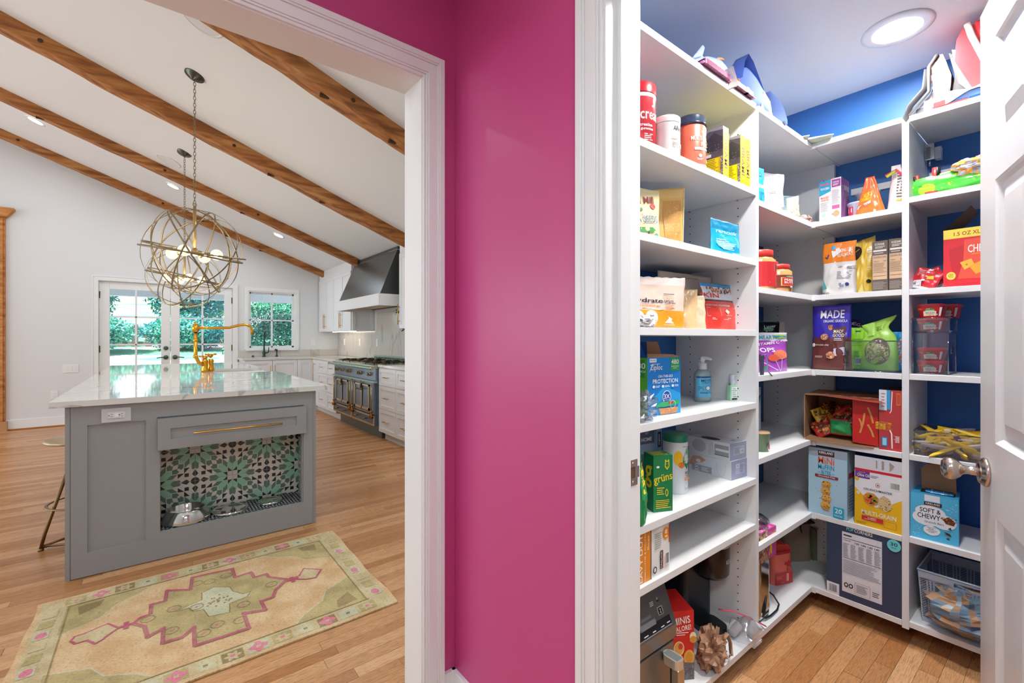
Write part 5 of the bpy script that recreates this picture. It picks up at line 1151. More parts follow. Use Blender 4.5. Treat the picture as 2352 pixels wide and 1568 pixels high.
# --- shelf .989
zb = carton('sandwich_bag_box', 'blue and green sandwich-bag box with its brown lid flap torn open', 'box', (1.2732, .83, Z[4]), -.12, 0.1551, .182, .075, '#1C7FD0', sides={'left': '#56A82C', 'back': '#56A82C'},
    front=[('p', [(0, 0), (1, 0), (1, .35), (.5, .5), (0, .2)], '#2AA0E4'), ('r', .06, .92, .26, .985, '#EAF0F8'), ('t', 'family', .16, .952, .16, .03, '#2A50A0'), ('r', .68, .76, .96, .995, '#2E9E5A'), ('t', '480', .82, .92, .23, .085, Wh), ('t', 'SANDWICH', .82, .84, .23, .022, Wh), ('t', 'BAGS', .82, .81, .10, .020, Wh), ('t', 'Ziploc', .25, .82, .36, .12, Wh), ('l', [(.06, .76), (.12, .89), (.36, .89)], .008, Wh), ('t', 'ON-THE-GO', .52, .675, .44, .045, Wh), ('t', 'PROTECTION', .52, .59, .76, .075, Wh), ('e', .17, .50, .035, .025, Wh), ('e', .44, .50, .035, .025, Wh), ('e', .74, .50, .035, .025, Wh), ('x', .22, .48, .36, .52, 2, Wh), ('x', .49, .48, .66, .52, 2, Wh), ('x', .79, .48, .93, .52, 2, Wh), ('e', .55, .31, .13, .115, Wh), ('e', .55, .31, .115, .102, '#1E50A8'), ('t', '3X', .55, .32, .18, .085, Wh), ('t', 'Seal System', .55, .255, .2, .02, Wh), ('p', [(.30, .12), (.9, .12), (.86, .02), (.36, .01)], '#C98E5E'), ('p', [(.20, .18), (.40, .23), (.95, .24), (.93, .17), (.5, .14), (.24, .15)], '#3CA86A'), ('s', .34, .02, .86, .11, 40, .014, ['#A86A3C', '#E0AE7A']), ('p', [(.6, .22), (.75, .24), (.72, .19), (.58, .18)], '#C8452E'), ('l', [(.72, .10), (.66, .13), (.64, .20), (.72, .25), (.80, .21), (.80, .14), (.72, .10)], .006, Wh)],
    left=[('r', .0, .66, .86, .96, '#2E8A3E'), ('t', '480', .55, .86, .70, .10, Wh), ('t', 'SANDWICH', .50, .76, .80, .035, Wh), ('t', 'BAGS', .50, .71, .30, .03, Wh), ('e', .2, .3, .2, .12, '#D8523A')])
w_ = 0.1551; m_ = MB(); BL = C('#164C92', .4)
m_.add([(-w_/2, .0, .182), (-w_/2, .075, .182), (-w_/2+.010, .06, .232), (-w_/2+.010, .012, .232)], [(0, 1, 2, 3)], C('#1B4F98', .4))
m_.add([(-w_/2, .076, .182), (w_/2, .076, .182), (w_/2-.032, .066, .232), (-w_/2+.006, .066, .232)], [(0, 1, 2, 3)], KRAFT)
m_.add([(-w_/2-.002, .002, .183), (-w_/2-.002, .074, .183), (-w_/2-.022, .074, .228), (-w_/2-.022, .010, .228)], [(0, 1, 2, 3)], BL)
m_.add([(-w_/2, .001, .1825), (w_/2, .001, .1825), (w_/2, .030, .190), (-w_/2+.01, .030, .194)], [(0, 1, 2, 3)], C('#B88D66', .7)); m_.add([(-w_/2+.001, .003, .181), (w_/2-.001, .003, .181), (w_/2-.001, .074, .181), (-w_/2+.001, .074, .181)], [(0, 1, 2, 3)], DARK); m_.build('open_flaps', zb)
crumple('plastic_bag', 'crumpled clear plastic bag with faint print at the left front of the fifth shelf', 'bag', (1.1339, .808, Z[4]), (.125, .07, .085), FILM, 31, (0, 0, .3), .55, n=22)
t = thing('hand_soap_bottle', 'grey-blue hand soap bottle with a white pump and sky blue label', 'bottle', (1.666, .92, Z[4]), -.25)
sp = [(.0001, .001), (.030, .001), (.034, .006), (.035, .015), (.035, .098), (.032, .110), (.022, .120), (.015, .124), (.0001, .124)]
MB().lathe(sp, C('#8FA3A6', .25), 36, sy=.75).build('bottle_body', t)
MB().lathe([(.0001, .123), (.0165, .123), (.0165, .145), (.015, .147), (.009, .148), (.008, .156), (.011, .158), (.011, .166), (.0001, .168)], C('#ECEEF2', .3), 24).build('pump_collar', t)
MB().tube([(-.010, 0, .163), (.0, 0, .166), (.02, -.004, .166), (.038, -.010, .161)], [.007, .0075, .006, .004], C('#ECEEF2', .3), 8).build('pump_nozzle', t)
def SL(u, v, off):
    a = R(-90+(u-.5)*160); return ((.0353+off)*math.cos(a), (.0353*.75+off)*math.sin(a), .020+.078*v)
art(t, [('r', 0, 0, 1, 1, '#57B4DE'), ('r', 0, .92, 1, 1, '#26456E'), ('t', 'THYMES', .5, .9, .01, .01, '#26456E') if False else ('x', .2, .935, .8, .985, 1, '#DCE8F2'), ('t', "MEYER'S", .52, .79, .60, .13, '#1E3550'), ('t', 'CLEAN DAY', .54, .68, .58, .05, '#1E3550'), ('x', .14, .54, .86, .64, 4, '#2C5574'), ('x', .1, .30, .34, .52, 5, '#2C5574'), ('x', .66, .30, .88, .52, 5, '#2C5574'), ('e', .5, .42, .115, .11, '#7C4A55'), ('e', .5, .42, .09, .088, '#F2F0EE'), ('t', 'HAND SOAP', .5, .20, .66, .09, '#1E3550'), ('x', .1, .10, .9, .13, 1, '#2C5574')], SL, .0353*R(160)/.078, 'bottle_label', 8)
t = thing('sanitizer_bottle', 'small clear green hand sanitizer bottle with a clear cap and white label', 'bottle', (1.7825, .86, Z[4]), -.3)
m_ = MB(); m_.rbox(-.019, -.012, .001, .019, .012, .056, .005, C('#A9D8B4', .15, coat=.5)); m_.rbox(-.017, -.010, .056, .017, .010, .060, .004, C('#B9E0C4', .15)); m_.build('bottle_body', t)
m_ = MB(); m_.lathe([(.0001, .060), (.011, .060), (.0115, .078), (.0105, .079), (.0105, .098), (.009, .102), (.0001, .102)], C('#D5DEE6', .15, coat=.5), 20); m_.build('cap', t)
art(t, [('r', .08, .10, .78, .98, '#F1F3F2'), ('t', 'PURELL', .42, .86, .46, .10, '#27407C'), ('r', .1, .70, .76, .76, '#63B15C'), ('x', .14, .34, .72, .66, 5, '#8A9399'), ('b', .16, .20, .7, .32, Bk), ('r', .08, .04, .78, .16, Bk), ('r', .82, .4, 1, .56, '#3BA045')], lambda u, v, o: (-.019+.038*u, -.0122-o, .002+.052*v), .7, 'bottle_label', 3)
# --- shelf .702
gz = pouch('gummy_bag', 'green gummy bag with a big yellow letter g on the sixth shelf', 'bag', (1.1177, .785, Z[5]-.0), .55, .10, .196, .05, [(.30, '#128A4C'), (.84, '#14834A'), (1, '#1A9A58')],
    [('r', .05, .38, .95, .83, '#16904E'), ('t', 'g', .52, .62, .74, .42, '#F0D01E'), ('x', .50, .14, .92, .34, 6, '#E8D83A'), ('x', .55, .05, .90, .12, 2, '#E8D83A')], seed=41, wrinkle=.006, flare=.05, coat=.6)
gb_ = carton('gummy_carton', 'green carton with yellow lettering and a bear face, in front of the wipes', 'box', (1.2203, .80, Z[5]), -.42, .066, .172, .055, '#117A45', top=[('x', .1, .1, .9, .9, 4, '#E8C81E')],
    front=[('t', 'grüns', .50, .58, .98, .17, '#F0D01E', 10), ('x', .18, .30, .58, .44, 4, '#F0D01E'), ('l', [(.62, .92), (.60, .80), (.70, .75), (.80, .80), (.79, .92), (.74, .89), (.67, .89), (.62, .92)], .014, '#F0D01E'), ('l', [(.68, .80), (.70, .785), (.73, .80)], .008, '#F0D01E'), ('e', .665, .845, .012, .007, '#F0D01E'), ('e', .745, .845, .012, .007, '#F0D01E'), ('x', .12, .06, .92, .22, 5, '#E8C81E'), ('l', [(.66, .40), (.62, .36), (.62, .31), (.68, .27), (.74, .31), (.74, .36), (.68, .40)], .012, '#F0D01E'), ('e', .22, .80, .08, .02, Wh)],
    left=[('t', 'g', .5, .6, .7, .4, '#F0D01E')])
wp_ = jar('wipes_canister', 'white disinfecting wipes canister with a green lid and lemon print', 'canister', (1.4234, .885, Z[5]), -.25,
    [('canister', C('#DDE1E6', .35), [(.0001, 0), (.0405, 0), (.0415, .003), (.0415, .172), (.040, .175)]), ('lid', C('#157A5C', .3, coat=.4), [(.0415, .1755), (.0418, .197), (.037, .203), (.0001, .204)])],
    [('e', .30, .72, .14, .15, '#F2BC1E'), ('e', .40, .58, .10, .06, '#EC7A2C'), ('e', .92, .68, .05, .09, '#F0913A'), ('p', [(.62, .90), (.78, .74), (.80, .62), (.62, .48), (.44, .62), (.46, .74)], '#158A50'), ('p', [(.62, .94), (.70, .84), (.62, .76), (.54, .84)], '#58BE78'), ('t', 'Seventh', .62, .69, .30, .05, Wh), ('t', 'GENERATION', .62, .635, .30, .028, Wh), ('e', .88, .88, .045, .045, '#38424C'), ('r', .52, .40, .86, .445, '#3E5068'), ('t', 'DISINFECTING', .69, .423, .31, .028, Wh), ('t', 'WIPES', .68, .365, .26, .035, '#5A6876'), ('r', .50, .27, .86, .325, '#F0913A'), ('t', 'KILLS 99.9%', .68, .298, .3, .03, Wh), ('e', .56, .21, .03, .025, '#B9C4CE'), ('e', .76, .21, .03, .025, '#F0B98A'), ('x', .5, .08, .9, .14, 2, '#9AA6B2'), ('t', 'LEMONGRASS CITRUS', .6, .955, .36, .022, '#8B96A2')], rlab=.0420, z0=.002, z1=.170)
lpB = [('r', 0, 0, 1, 1, '#DADDE4'), ('e', .28, .55, .17, .40, '#B7BAC2'), ('p', [(.50, .12), (.54, .88), (.62, .88), (.66, .12)], '#C9CCD4'), ('r', .66, .22, .98, .84, '#9EA0A6'), ('r', .68, .46, .98, .60, '#E6E7EA'), ('r', .66, .2, .98, .24, '#55565C')]
frB = [('r', .2, .28, .8, .78, '#A7AFBF'), ('x', .24, .34, .6, .72, 5, '#6E778A'), ('b', .56, .36, .78, .56, '#222222')]
carton('sensor_dispenser_box', 'upper of two grey white product boxes, with a finger hole in its top', 'box', (1.741, .815, .774), -.10, .118, .064, .18, '#8F97AB', sides={'top': '#D3D5E0', 'left': '#DADDE4'}, front=frB, left=lpB, top=[('e', .25, .55, .2, .22, '#17181A'), ('x', .45, .12, .7, .2, 2, '#555A66')])
carton('soap_dispenser_box', 'lower of two grey white product boxes, printed with a hand', 'box', (1.741, .812, Z[5]), -.08, .112, .071, .18, '#8F93AB', sides={'top': '#D3D5E0', 'left': '#DDE0E6'}, front=[('r', .25, .25, .8, .8, '#A7A9BF'), ('b', .28, .6, .46, .8, '#222222'), ('x', .5, .3, .78, .75, 6, '#6E7390')],
    left=[('p', [(0, .35), (.10, .85), (.28, .92), (.42, .75), (.34, .60), (.20, .50), (.10, .32)], '#CFA08C'), ('e', .24, .64, .06, .09, '#E6E8EC'), ('r', .08, .06, .56, .42, '#A2A8B2'), ('t', '3X', .20, .24, .14, .24, '#E9ECF0', 90), ('x', .32, .12, .5, .36, 5, '#E9ECF0'), ('l', [(.66, .75), (.70, .25), (.78, .08), (.86, .25), (.88, .8)], .02, '#BFC3CA')])
carton('home_goods_box', 'dark blue grey box with pale letters behind the green gummy bag', 'box', (1.3684, .96, Z[5]), -.1, .09, .225, .06, '#4E5A72', front=[('t', 'HOME', .45, .77, .6, .06, Wh), ('e', .45, .90, .12, .06, '#7B879C'), ('r', 0, .55, 1, .70, '#8BA0BE')])
carton('narrow_blue_box', 'narrow pale blue box with a dark label left of the wipes canister', 'box', (1.4167, .945, Z[5]), -.1, .028, .228, .08, '#86A8CE', front=[('r', .2, .62, .85, .86, '#15223E'), ('t', 'organic', .5, .74, 1.4, .05, Wh, 90)])
# --- shelf .529
carton('trash_bag_box', 'orange and white kitchen bag box at the left end of the narrow shelf', 'box', (1.1338, .785, Z[6]+.0), -.02, 0.1878, .143, .11, '#E9E7E4', sides={'left': '#E58A1E'},
    front=[('r', 0, 0, .50, 1, '#E58A1C'), ('r', .50, 0, .52, 1, '#3D3A3C'), ('t', 'HEAVY DUTY', .26, .50, .95, .10, Wh, 90), ('t', 'COMPACTOR & KITCHEN', .36, .5, .8, .035, Wh, 90), ('t', 'Bags', .44, .78, .22, .07, '#F6D9A8', 90), ('e', .90, .82, .09, .13, '#E58A1C'), ('t', '18', .90, .82, .12, .08, Wh, 90), ('r', .97, .6, 1, .98, '#A8442A'), ('x', .60, .56, .80, .90, 8, '#A9A7A4'), ('r', .74, .12, .80, .50, Bk), ('t', 'KIRKLAND', .77, .31, .26, .035, Wh, 90), ('r', .80, .12, .815, .5, '#B5302C'), ('b', .88, .16, .97, .42, '#222222'), ('e', .60, .16, .05, .07, '#3A3A3C'), ('e', .60, .16, .03, .045, '#E9E7E4')])
# --- bottom shelf
t = thing('air_fryer', 'brushed steel air fryer with a black slanted control panel and two drawers', 'air fryer', (1.2055, .80, Z[7]), -.02)
SM = C('#8E8A86', .32, .8); SM2 = C('#6F6A66', .35, .75); w = .38
m_ = MB(); x0 = -.30; x1 = .085
m_.rbox(x0, .02, .0, x1, .30, .20, .03, SM2, 4); m_.prism([(.0, .19), (.0, .235), (.045, .345), (.30, .345), (.30, .19)], x0, x1, SM, axis='x'); m_.build('housing', t, bevel=.006)
def SF(u, v, off): return (x0+.02+(x1-x0-.04)*u, .002+.043*v-off, .24+.10*v)
art(t, [('r', 0, .02, 1, .98, '#14161A'), ('l', [(.0, .02), (1, .02)], .012, '#B9BAC4'), ('t', 'NINJA', .62, .93, .30, .13, '#D8DADF'), ('r', .60, .42, .76, .72, '#6C7484'), ('r', .58, .22, .80, .36, '#8E9199'), ('e', .90, .78, .035, .12, '#C75A4A'), ('e', .90, .78, .028, .095, '#14161A'), ('t', 'II', .90, .78, .012, .08, '#E8E8E8'), ('r', .86, .36, .93, .56, '#B9BCC4'), ('r', .867, .375, .923, .545, '#14161A'), ('t', '2', .895, .46, .02, .11, '#E8E8E8'), ('x', .60, .06, .66, .12, 1, '#E8E8E8'), ('x', .72, .06, .78, .12, 1, '#E8E8E8'), ('x', .84, .06, .90, .12, 1, '#E8E8E8'), ('x', .93, .08, .98, .14, 1, '#E8E8E8'), ('x', .78, .66, .84, .78, 3, '#E8E8E8')], SF, 3.2, 'control_panel', 2)
art(t, [('r', .05, .1, .95, .9, '#202226'), ('x', .1, .2, .9, .8, 8, '#E0E2E6')], lambda u, v, o: (x1+o, .05+.035*u, .21+.12*v), .3, 'side_label', 2)
for k, (a, b) in enumerate(((x0+.01, -.118), (-.112, x1-.008))):
    dr = empty('drawer', t); m_ = MB(); m_.rbox(a, 0, .01, b, .05, .185, .012, SM, 3); m_.build('drawer_front', dr); xc = b-.055
    m_ = MB(); m_.rbox(xc-.020, -.060, .150, xc+.020, 0, .176, .018, C('#D8D2C4', .3, .6), 5); m_.add([(xc-.014, -.052, .1765), (xc+.014, -.052, .1765), (xc+.014, -.004, .1765), (xc-.014, -.004, .1765)], [(0, 1, 2, 3)], C('#8D9492', .4, .5)); m_.box(xc-.017, -.058, .02, xc+.017, -.038, .150, C('#C5B49E', .3, .8)); m_.box(xc-.019, -.036, .03, xc-.013, -.030, .148, DARK); m_.build('handle', dr, bevel=.004)
carton('cracker_box', 'tall red cracker box with round crackers and white MINIS GALORE lettering', 'box', (1.3709, .83, Z[7]), -.55, .088, .228, .13, '#D3231F', left=[('s', 0, .3, 1, 1, 40, .06, ['#C99642', '#8A4A22', '#3E2A22', '#D84A30']), ('e', .6, .5, .3, .16, '#E2A849')],
    front=[('t', 'MINIS', .50, .86, .70, .105, Wh, 8), ('t', 'GALORE!', .52, .745, .74, .075, Wh, 8), ('x', .2, .64, .8, .70, 2, Wh), ('e', .40, .46, .21, .105, '#F3D9A0'), ('e', .40, .46, .18, .09, '#E0A94E'), ('e', .46, .49, .09, .045, '#D8383A'), ('e', .80, .32, .21, .115, '#E8B04C'), ('e', .80, .32, .15, .08, '#D99636'), ('e', .95, .62, .13, .07, '#F2E2C0'), ('e', .96, .58, .14, .05, '#D99636'), ('p', [(.15, 0), (.3, .16), (.6, .26), (1, .24), (1, 0)], '#6A6468'), ('s', .2, 0, 1, .2, 60, .02, ['#8A8288', '#4C484E']), ('e', .08, .18, .16, .07, '#E0A94E'), ('l', [(.15, .22), (.34, .36)], .01, Wh)])
t = thing('coffee_maker', 'black single-cup coffee maker with a round brew head behind the cracker box', 'coffee maker', (1.7137, .96, Z[7]), -.3)
m_ = MB(); m_.rbox(-.085, .0, 0, .075, .11, .30, .03, C('#20242A', .3), 5); m_.build('body', t)
m_ = MB(); m_.lathe([(.0001, .195), (.055, .198), (.068, .215), (.070, .30), (.070, .325)], C('#2B2320', .22, .3), 36, Matrix.Translation((.03, -.03, 0))); m_.build('brew_head', t)
m_ = MB(); m_.lathe([(.071, .325), (.073, .335), (.070, .345), (.045, .352), (.0001, .352)], C('#BBAEA4', .3, .7), 36, Matrix.Translation((.03, -.03, 0))); m_.build('lid', t)
def SK(u, v, off): a = R(-90+(u-.5)*100); return (.03+(.0705+off)*math.cos(a), -.03+(.0705+off)*math.sin(a), .21+.10*v)
art(t, [('t', 'KEURIG', .78, .62, .42, .17, '#D6D6D6')], SK, .0705*R(100)/.1, 'logo', 3)
MB().rbox(-.05, -.10, 0, .06, .0, .02, .03, DARK, 5).build('drip_base', t)
crumple('shopping_bag', 'crumpled brown plastic bag with a loose handle loop, in front of the coffee maker', 'bag', (1.511, .80, Z[7]), (.115, .085, .13), C('#A67E62', .5), 52, (0, 0, .2), .6, n=30)
sb_ = bpy.data.objects['shopping_bag']; MB().tube([(.03, -.03, .09), (.055, -.035, .10), (.075, -.04, .06), (.07, -.045, .02), (.05, -.045, .03)], .008, C('#A67E62', .5), 6, flat=.4).build('handle_loop', sb_)
t = thing('zip_bag', 'clear zip bag with a pink slider holding white coffee pods', 'bag', (1.7548, .83, Z[7]), .0)
m_ = MB(); n = 12; vs = []
for j in range(n+1):
    for i in range(n+1):
        u, v = i/n, j/n; vs.append((-.07+.14*u, .02-.10*v, .004+.062*math.sin(PI*min(1, v*.8+.1))*math.sin(PI*u)**.5+.02*v+.006*noise.noise(Vector((u*6, v*6, 3)))))
m_.add(vs, [(j*(n+1)+i, j*(n+1)+i+1, (j+1)*(n+1)+i+1, (j+1)*(n+1)+i) for j in range(n) for i in range(n)], FILM, True); m_.build('film', t)
MB().tube([(-.075, .03, .105), (-.02, .0, .092), (.035, -.04, .062), (.075, -.075, .035)], .0055, C('#E0526A', .4), 8, flat=.4).build('zip_strip', t)
for k, (a, b, c) in enumerate(((-.025, .0, .0), (.015, -.055, .3))):
    T = Matrix.Translation((a, b, .026+.006*k)) @ Matrix.Rotation(R(70), 4, 'Y') @ Matrix.Rotation(c, 4, 'Z')
    m_ = MB(); m_.lathe([(.0001, -.02), (.017, -.02), (.022, .02), (.024, .021), (.024, .023), (.0001, .023)], C('#F0EFEE', .4), 20, T); o = m_.build('coffee_pod', None); tag(o, ('white coffee pod inside the zip bag, farther from the shelf edge', 'white coffee pod inside the zip bag, nearer the shelf edge')[k], 'coffee pod', 'coffee pods in the zip bag'); o.location = t.location

# ================================================================ LEFT BAY 2 AND THE CORNER
Z2 = LVL2
# --- shelf 1.762 (left run part)
pouch('blue_snack_pouch', 'sky blue pouch with a white band, half hidden behind the divider', 'bag', (1.9733, .84, Z2[1]), -.15, 0.1214, .19, .04, [(.12, '#F1F2F4'), (.52, '#2BA7DC'), (.62, '#F1F2F4'), (1, '#2BA7DC')], [('x', .55, .2, .9, .45, 9, '#176C9C'), ('e', .75, .85, .1, .05, '#1580B8')], seed=61)
pouch('white_nutrition_pouch', 'tall white pouch printed with small grey text, its curled top leaning right', 'bag', (2.2453, .88, Z2[1]), -.45, .125, .238, .06, [(1, '#E4E0E0')],
    [('x', .25, .52, .75, .66, 7, '#77727A'), ('t', 'Nutrition Facts', .45, .60, .5, .02, '#55505A'), ('x', .15, .30, .85, .48, 10, '#98929A'), ('r', .30, .16, .52, .24, '#5B5660'), ('e', .40, .20, .04, .02, '#E4E0E0'), ('e', .62, .20, .06, .035, '#5B5660'), ('x', .15, .05, .5, .12, 3, '#98929A')], seed=62, flare=.05, wrinkle=.006, lean=0)
pouch('pale_blue_pouch', 'pale blue translucent pouch with vertical blue text beside the oats', 'bag', (2.408, .88, Z2[1]), -.5, .105, .165, .055, [(.9, '#BFDBEA'), (1, '#D6EBE8')],
    [('x', .10, .35, .45, .95, 12, '#7AA5C0'), ('l', [(.5, .02), (.5, .95)], .01, '#EAF4F8'), ('p', [(.55, .3), (.95, .4), (.95, .98), (.55, .98)], '#A6CBE0')], seed=63)
pouch('oats_pouch', 'clear and cream pouch of oat flakes at the front of the second shelf', 'bag', (2.3087, .82, Z2[1]), -.25, .078, .122, .042, [(.72, '#D9C7AC'), (.9, '#B9B4AC'), (1, '#D9D9DC')],
    [('e', .40, .32, .30, .17, '#C4B59A'), ('s', .15, .16, .65, .47, 80, .03, ['#8E8068', '#DCCDAE', '#6C6250']), ('s', .6, .02, .98, .7, 110, .03, ['#EBDFC8', '#C3AE8C']), ('p', [(0, 0), (.4, 0), (.5, .12), (0, .2)], '#A8CFE4')], seed=64, flare=.1, topz=.2)
pouch('chocolate_chip_pouch', 'brown chocolate pouch with a blue oval logo and a torn yellow corner', 'bag', (2.685, .95, Z2[1]), -.35, .085, .105, .04, [(1, '#5B2A22')], [('e', .25, .62, .36, .12, '#1E4A96'), ('t', 'GHIRARDELLI', .28, .62, .60, .09, Wh, 12), ('p', [(0, 0), (.4, 0), (.0, .25)], '#F0B21E'), ('p', [(.5, .3), (.9, .2), (.8, .6)], '#74382A')], seed=65)
pouch('coconut_flour_pouch', 'sky blue paper pouch with a broken-coconut picture near the corner', 'bag', (3.039, .99, Z2[1]), -.5, .085, .118, .035, [(1, '#6FA9D8')], [('r', .5, .82, .75, .96, '#E8E6E4'), ('e', .62, .88, .06, .04, '#C84A48'), ('p', [(.3, .42), (.9, .50), (.85, .34), (.6, .30)], '#E4E0C4'), ('e', .55, .16, .1, .07, '#8CC0E4')], seed=66, rough=.5, coat=0)
t = crumple('caramel_bag', 'small crumpled white and rust bag lying at the front corner of the second shelf', 'bag', (2.3562, .805, Z2[1]), (.13, .06, .036), C('#E8DDD2', .35), 71, (0, 0, .25), .35, mats=[C('#EDE6DC', .35), C('#EDE6DC', .35), C('#B5623C', .35), C('#E6DED4', .35)])
t = thing('bag_clip', 'green plastic bag clip at the end of the crumpled white bag', 'clip', (2.5444, .80, Z2[1]+.012), .15)
MB().tube([(-.03, 0, .012), (.01, .004, .016), (.05, 0, .020)], .005, C('#1FA070', .35), 8).build('arm', t); MB().tube([(-.03, -.004, .008), (.01, -.006, .000), (.04, -.008, -.006)], .005, C('#1FA070', .35), 8).build('arm', t); MB().cyl((.012, -.008, .006), (.012, .01, .012), .006, STEEL, 10).build('spring', t)
# --- shelf 1.762 (back run part)
def cbox(name, label, a, b, top, x, z, col, front, right=None, d=.05, rot=0, **k): pass
carton('cookie_mix_box', 'white and turquoise narrow box left of the purple one near the corner', 'box', (2.44, 0.7481, 1.762), -1.5708, 0.0452, 0.1987, .11, '#E9E7E6', front=[('r', 0, .80, 1, 1, '#1E9CC4'), ('p', [(0, .80), (1, .80), (1, .74), (0, .66)], '#1E9CC4'), ('r', .1, .90, .9, .94, '#E0607A'), ('t', 'WILD BLUEBERRY', .5, .82, .8, .05, Wh), ('t', 'MAKERS', .5, .61, .72, .05, '#D8483C'), ('t', 'WANTED', .5, .55, .72, .05, '#D8483C'), ('x', .12, .28, .88, .50, 8, '#9A9AA0'), ('e', .4, .2, .18, .05, '#A8D0E8'), ('x', .12, .04, .6, .12, 4, '#9A9AA0')])
carton('graham_cracker_box', 'white box with a purple top panel and purple right side, near the corner', 'box', (2.44, 0.705, 1.762), -1.5708, 0.0395, 0.2028, .11, '#E9E5E6', sides={'right': '#8C5A9A'}, front=[('r', .08, .80, .95, .97, '#9C4A90'), ('t', 'FOREVER', .5, .91, .6, .03, Wh), ('x', .2, .83, .8, .88, 2, Wh), ('x', .1, .42, .9, .74, 12, '#A8A4AA'), ('r', .12, .31, .85, .39, '#C0508A'), ('e', .55, .20, .3, .07, '#C8926A'), ('t', 'x9', .15, .20, .2, .05, '#5A4650')], right=[('p', [(.2, 0), (.8, 0), (.6, .6), (.3, .5)], '#B07AB8'), ('t', 'cookies', .5, .8, .2, .5, Wh, 90)])
def tub(name, label, loc, r, h, col, lid, front): return jar(name, label, 'tub', loc, -1.57, [('tub_body', C(col, .35), [(.0001, 0), (r*.88, 0), (r*.97, h*.9), (r*1.03, h*.92), (r*1.05, h), (r*.98, h), (r*.95, h*.95), (.0001, h*.95)]), ('rim', C(lid, .35), [(r*.90, h*.02), (r*.93, h*.10), (r*.90, h*.12)])], front, rlab=r*.95, z0=h*.12, z1=h*.88, arc=160, group='stacked white tubs on blue wall')
tub('frosting_tub', 'lower white tub with a red label behind the orange candy bag', (2.50, 0.6359, Z2[1]), .040, .082, '#C9CBE4', '#4A3038', [('r', .1, .2, .4, .85, '#C03A50'), ('t', 'H', .25, .6, .2, .3, Wh), ('e', .7, .4, .1, .2, '#2A3A7A')])
tub('frosting_tub', 'upper white tub with a dark rim behind the tip of the orange candy bag', (2.60, 0.6265, Z2[1]+.060), .045, .085, '#DADAE2', '#3A1E28', [('e', .7, .5, .12, .2, '#4A5A5A'), ('t', '3', .85, .6, .1, .3, '#4A5A5A')])
pouch('peanut_candy_bag', 'orange candy bag with yellow script, folded to a point', 'bag', (2.44, 0.5842, 1.762), -1.5708, 0.0918, 0.1765, .04, [(1, '#EF6A22')],
    [('t', "REESE'S", .44, .56, .46, .10, '#F5D21E', 8), ('r', .10, .40, .60, .50, '#F08A1E'), ('t', 'mini', .32, .45, .3, .04, '#F5D21E'), ('p', [(.05, .22), (.58, .34), (.58, .40), (.08, .30)], '#F0E6DC'), ('x', .1, .24, .5, .34, 4, '#6A5A50'), ('e', .70, .12, .04, .04, '#F3E4D8')], seed=74, flare=-.95, wrinkle=.005, topz=0)
pouch('rice_chip_bag', 'white bag with grey printing, clipped to a point beside the back divider', 'bag', (2.46, 0.4971, 1.762), -1.5708, 0.0587, 0.208, .05, [(1, '#ECE4E2')], [('p', [(0, 0), (.3, 0), (.2, .8), (.1, .5)], '#F4D9D6'), ('x', .55, .30, .95, .85, 9, '#5B5B5F'), ('r', .55, .24, .95, .28, '#B4B84A')], seed=75, flare=-.7)
t = thing('bag_clip', 'small pink and green clip on the tip of the white bag', 'clip', (2.45, 0.494, 1.9375)); MB().tube([(0, .035, -.012), (0, 0, .004), (0, -.025, -.03)], .005, C('#D43A5C', .4), 6).build('arm', t); MB().tube([(-.006, .03, -.02), (-.006, .0, -.002)], .006, C('#B8CC3A', .4), 6).build('arm', t)
# --- shelf 1.429 left run
def pbjar(a, b, top, y, label, lab):
    x0, x1 = a, b; r = (x1-x0)/2
    return jar('peanut_butter_jar', label, 'jar', ((x0+x1)/2, y, Z2[2]), -.35, [('jar_body', C('#C9935A', .2, coat=.6), [(.0001, 0), (r*.9, 0), (r, .006), (r, top*.74), (r*.82, top*.82)]), ('lid', C('#DC3B34', .35), [(.0001, top*.825), (r*.84, top*.825), (r*.84, top), (r*.8, top*1.01), (.0001, top*1.01)])], lab, rlab=r+.0004, z0=top*.14, z1=top*.60, arc=170, group='peanut butter jars with red lids')
pbl = [('r', 0, 0, 1, 1, '#7A2E22'), ('r', .30, .16, .85, .82, '#E8C86A'), ('r', .33, .19, .82, .79, '#C22E28'), ('t', 'PEANUT', .58, .62, .40, .16, Wh), ('t', 'BUTTER', .58, .42, .40, .16, Wh), ('r', .40, .80, .76, .92, '#2E6A44'), ('t', 'CREAMY', .58, .86, .3, .07, Wh), ('x', .36, .22, .8, .30, 1, Wh), ('e', .58, .08, .05, .05, Wh)]
pbjar(1.8943, 2.0269, .160, .84, 'tallest peanut butter jar with a red label, half hidden by the divider', [('r', 0, -.15, 1, 1.2, '#C8252C'), ('b', .58, .7, .72, 1.1, '#222222'), ('x', .45, .0, .8, .1, 2, Wh)])
pbjar(2.0539, 2.15, .132, .86, 'middle peanut butter jar in the row of three', pbl)
pbjar(2.062, 2.1784, .118, .83, 'smallest peanut butter jar, farthest right of the three', pbl)
carton('striped_carton', 'pale grey carton with a green stripe behind the peanut butter jars', 'box', (2.4195, .98, Z2[2]), -.25, .095, .205, .05, '#B4B7C2', front=[('r', .42, 0, .58, 1, '#6D8F46')])
pouch('green_chip_pouch', 'bright green bag edge standing right of the peanut butter jars', 'bag', (2.3722, .90, Z2[2]), -.9, .06, .135, .03, [(1, '#35C04A')], [('s', .2, .2, .8, .8, 14, .07, ['#D8F04A', '#1F8A3A']), ('x', .3, .1, .8, .3, 3, Wh)], seed=81)
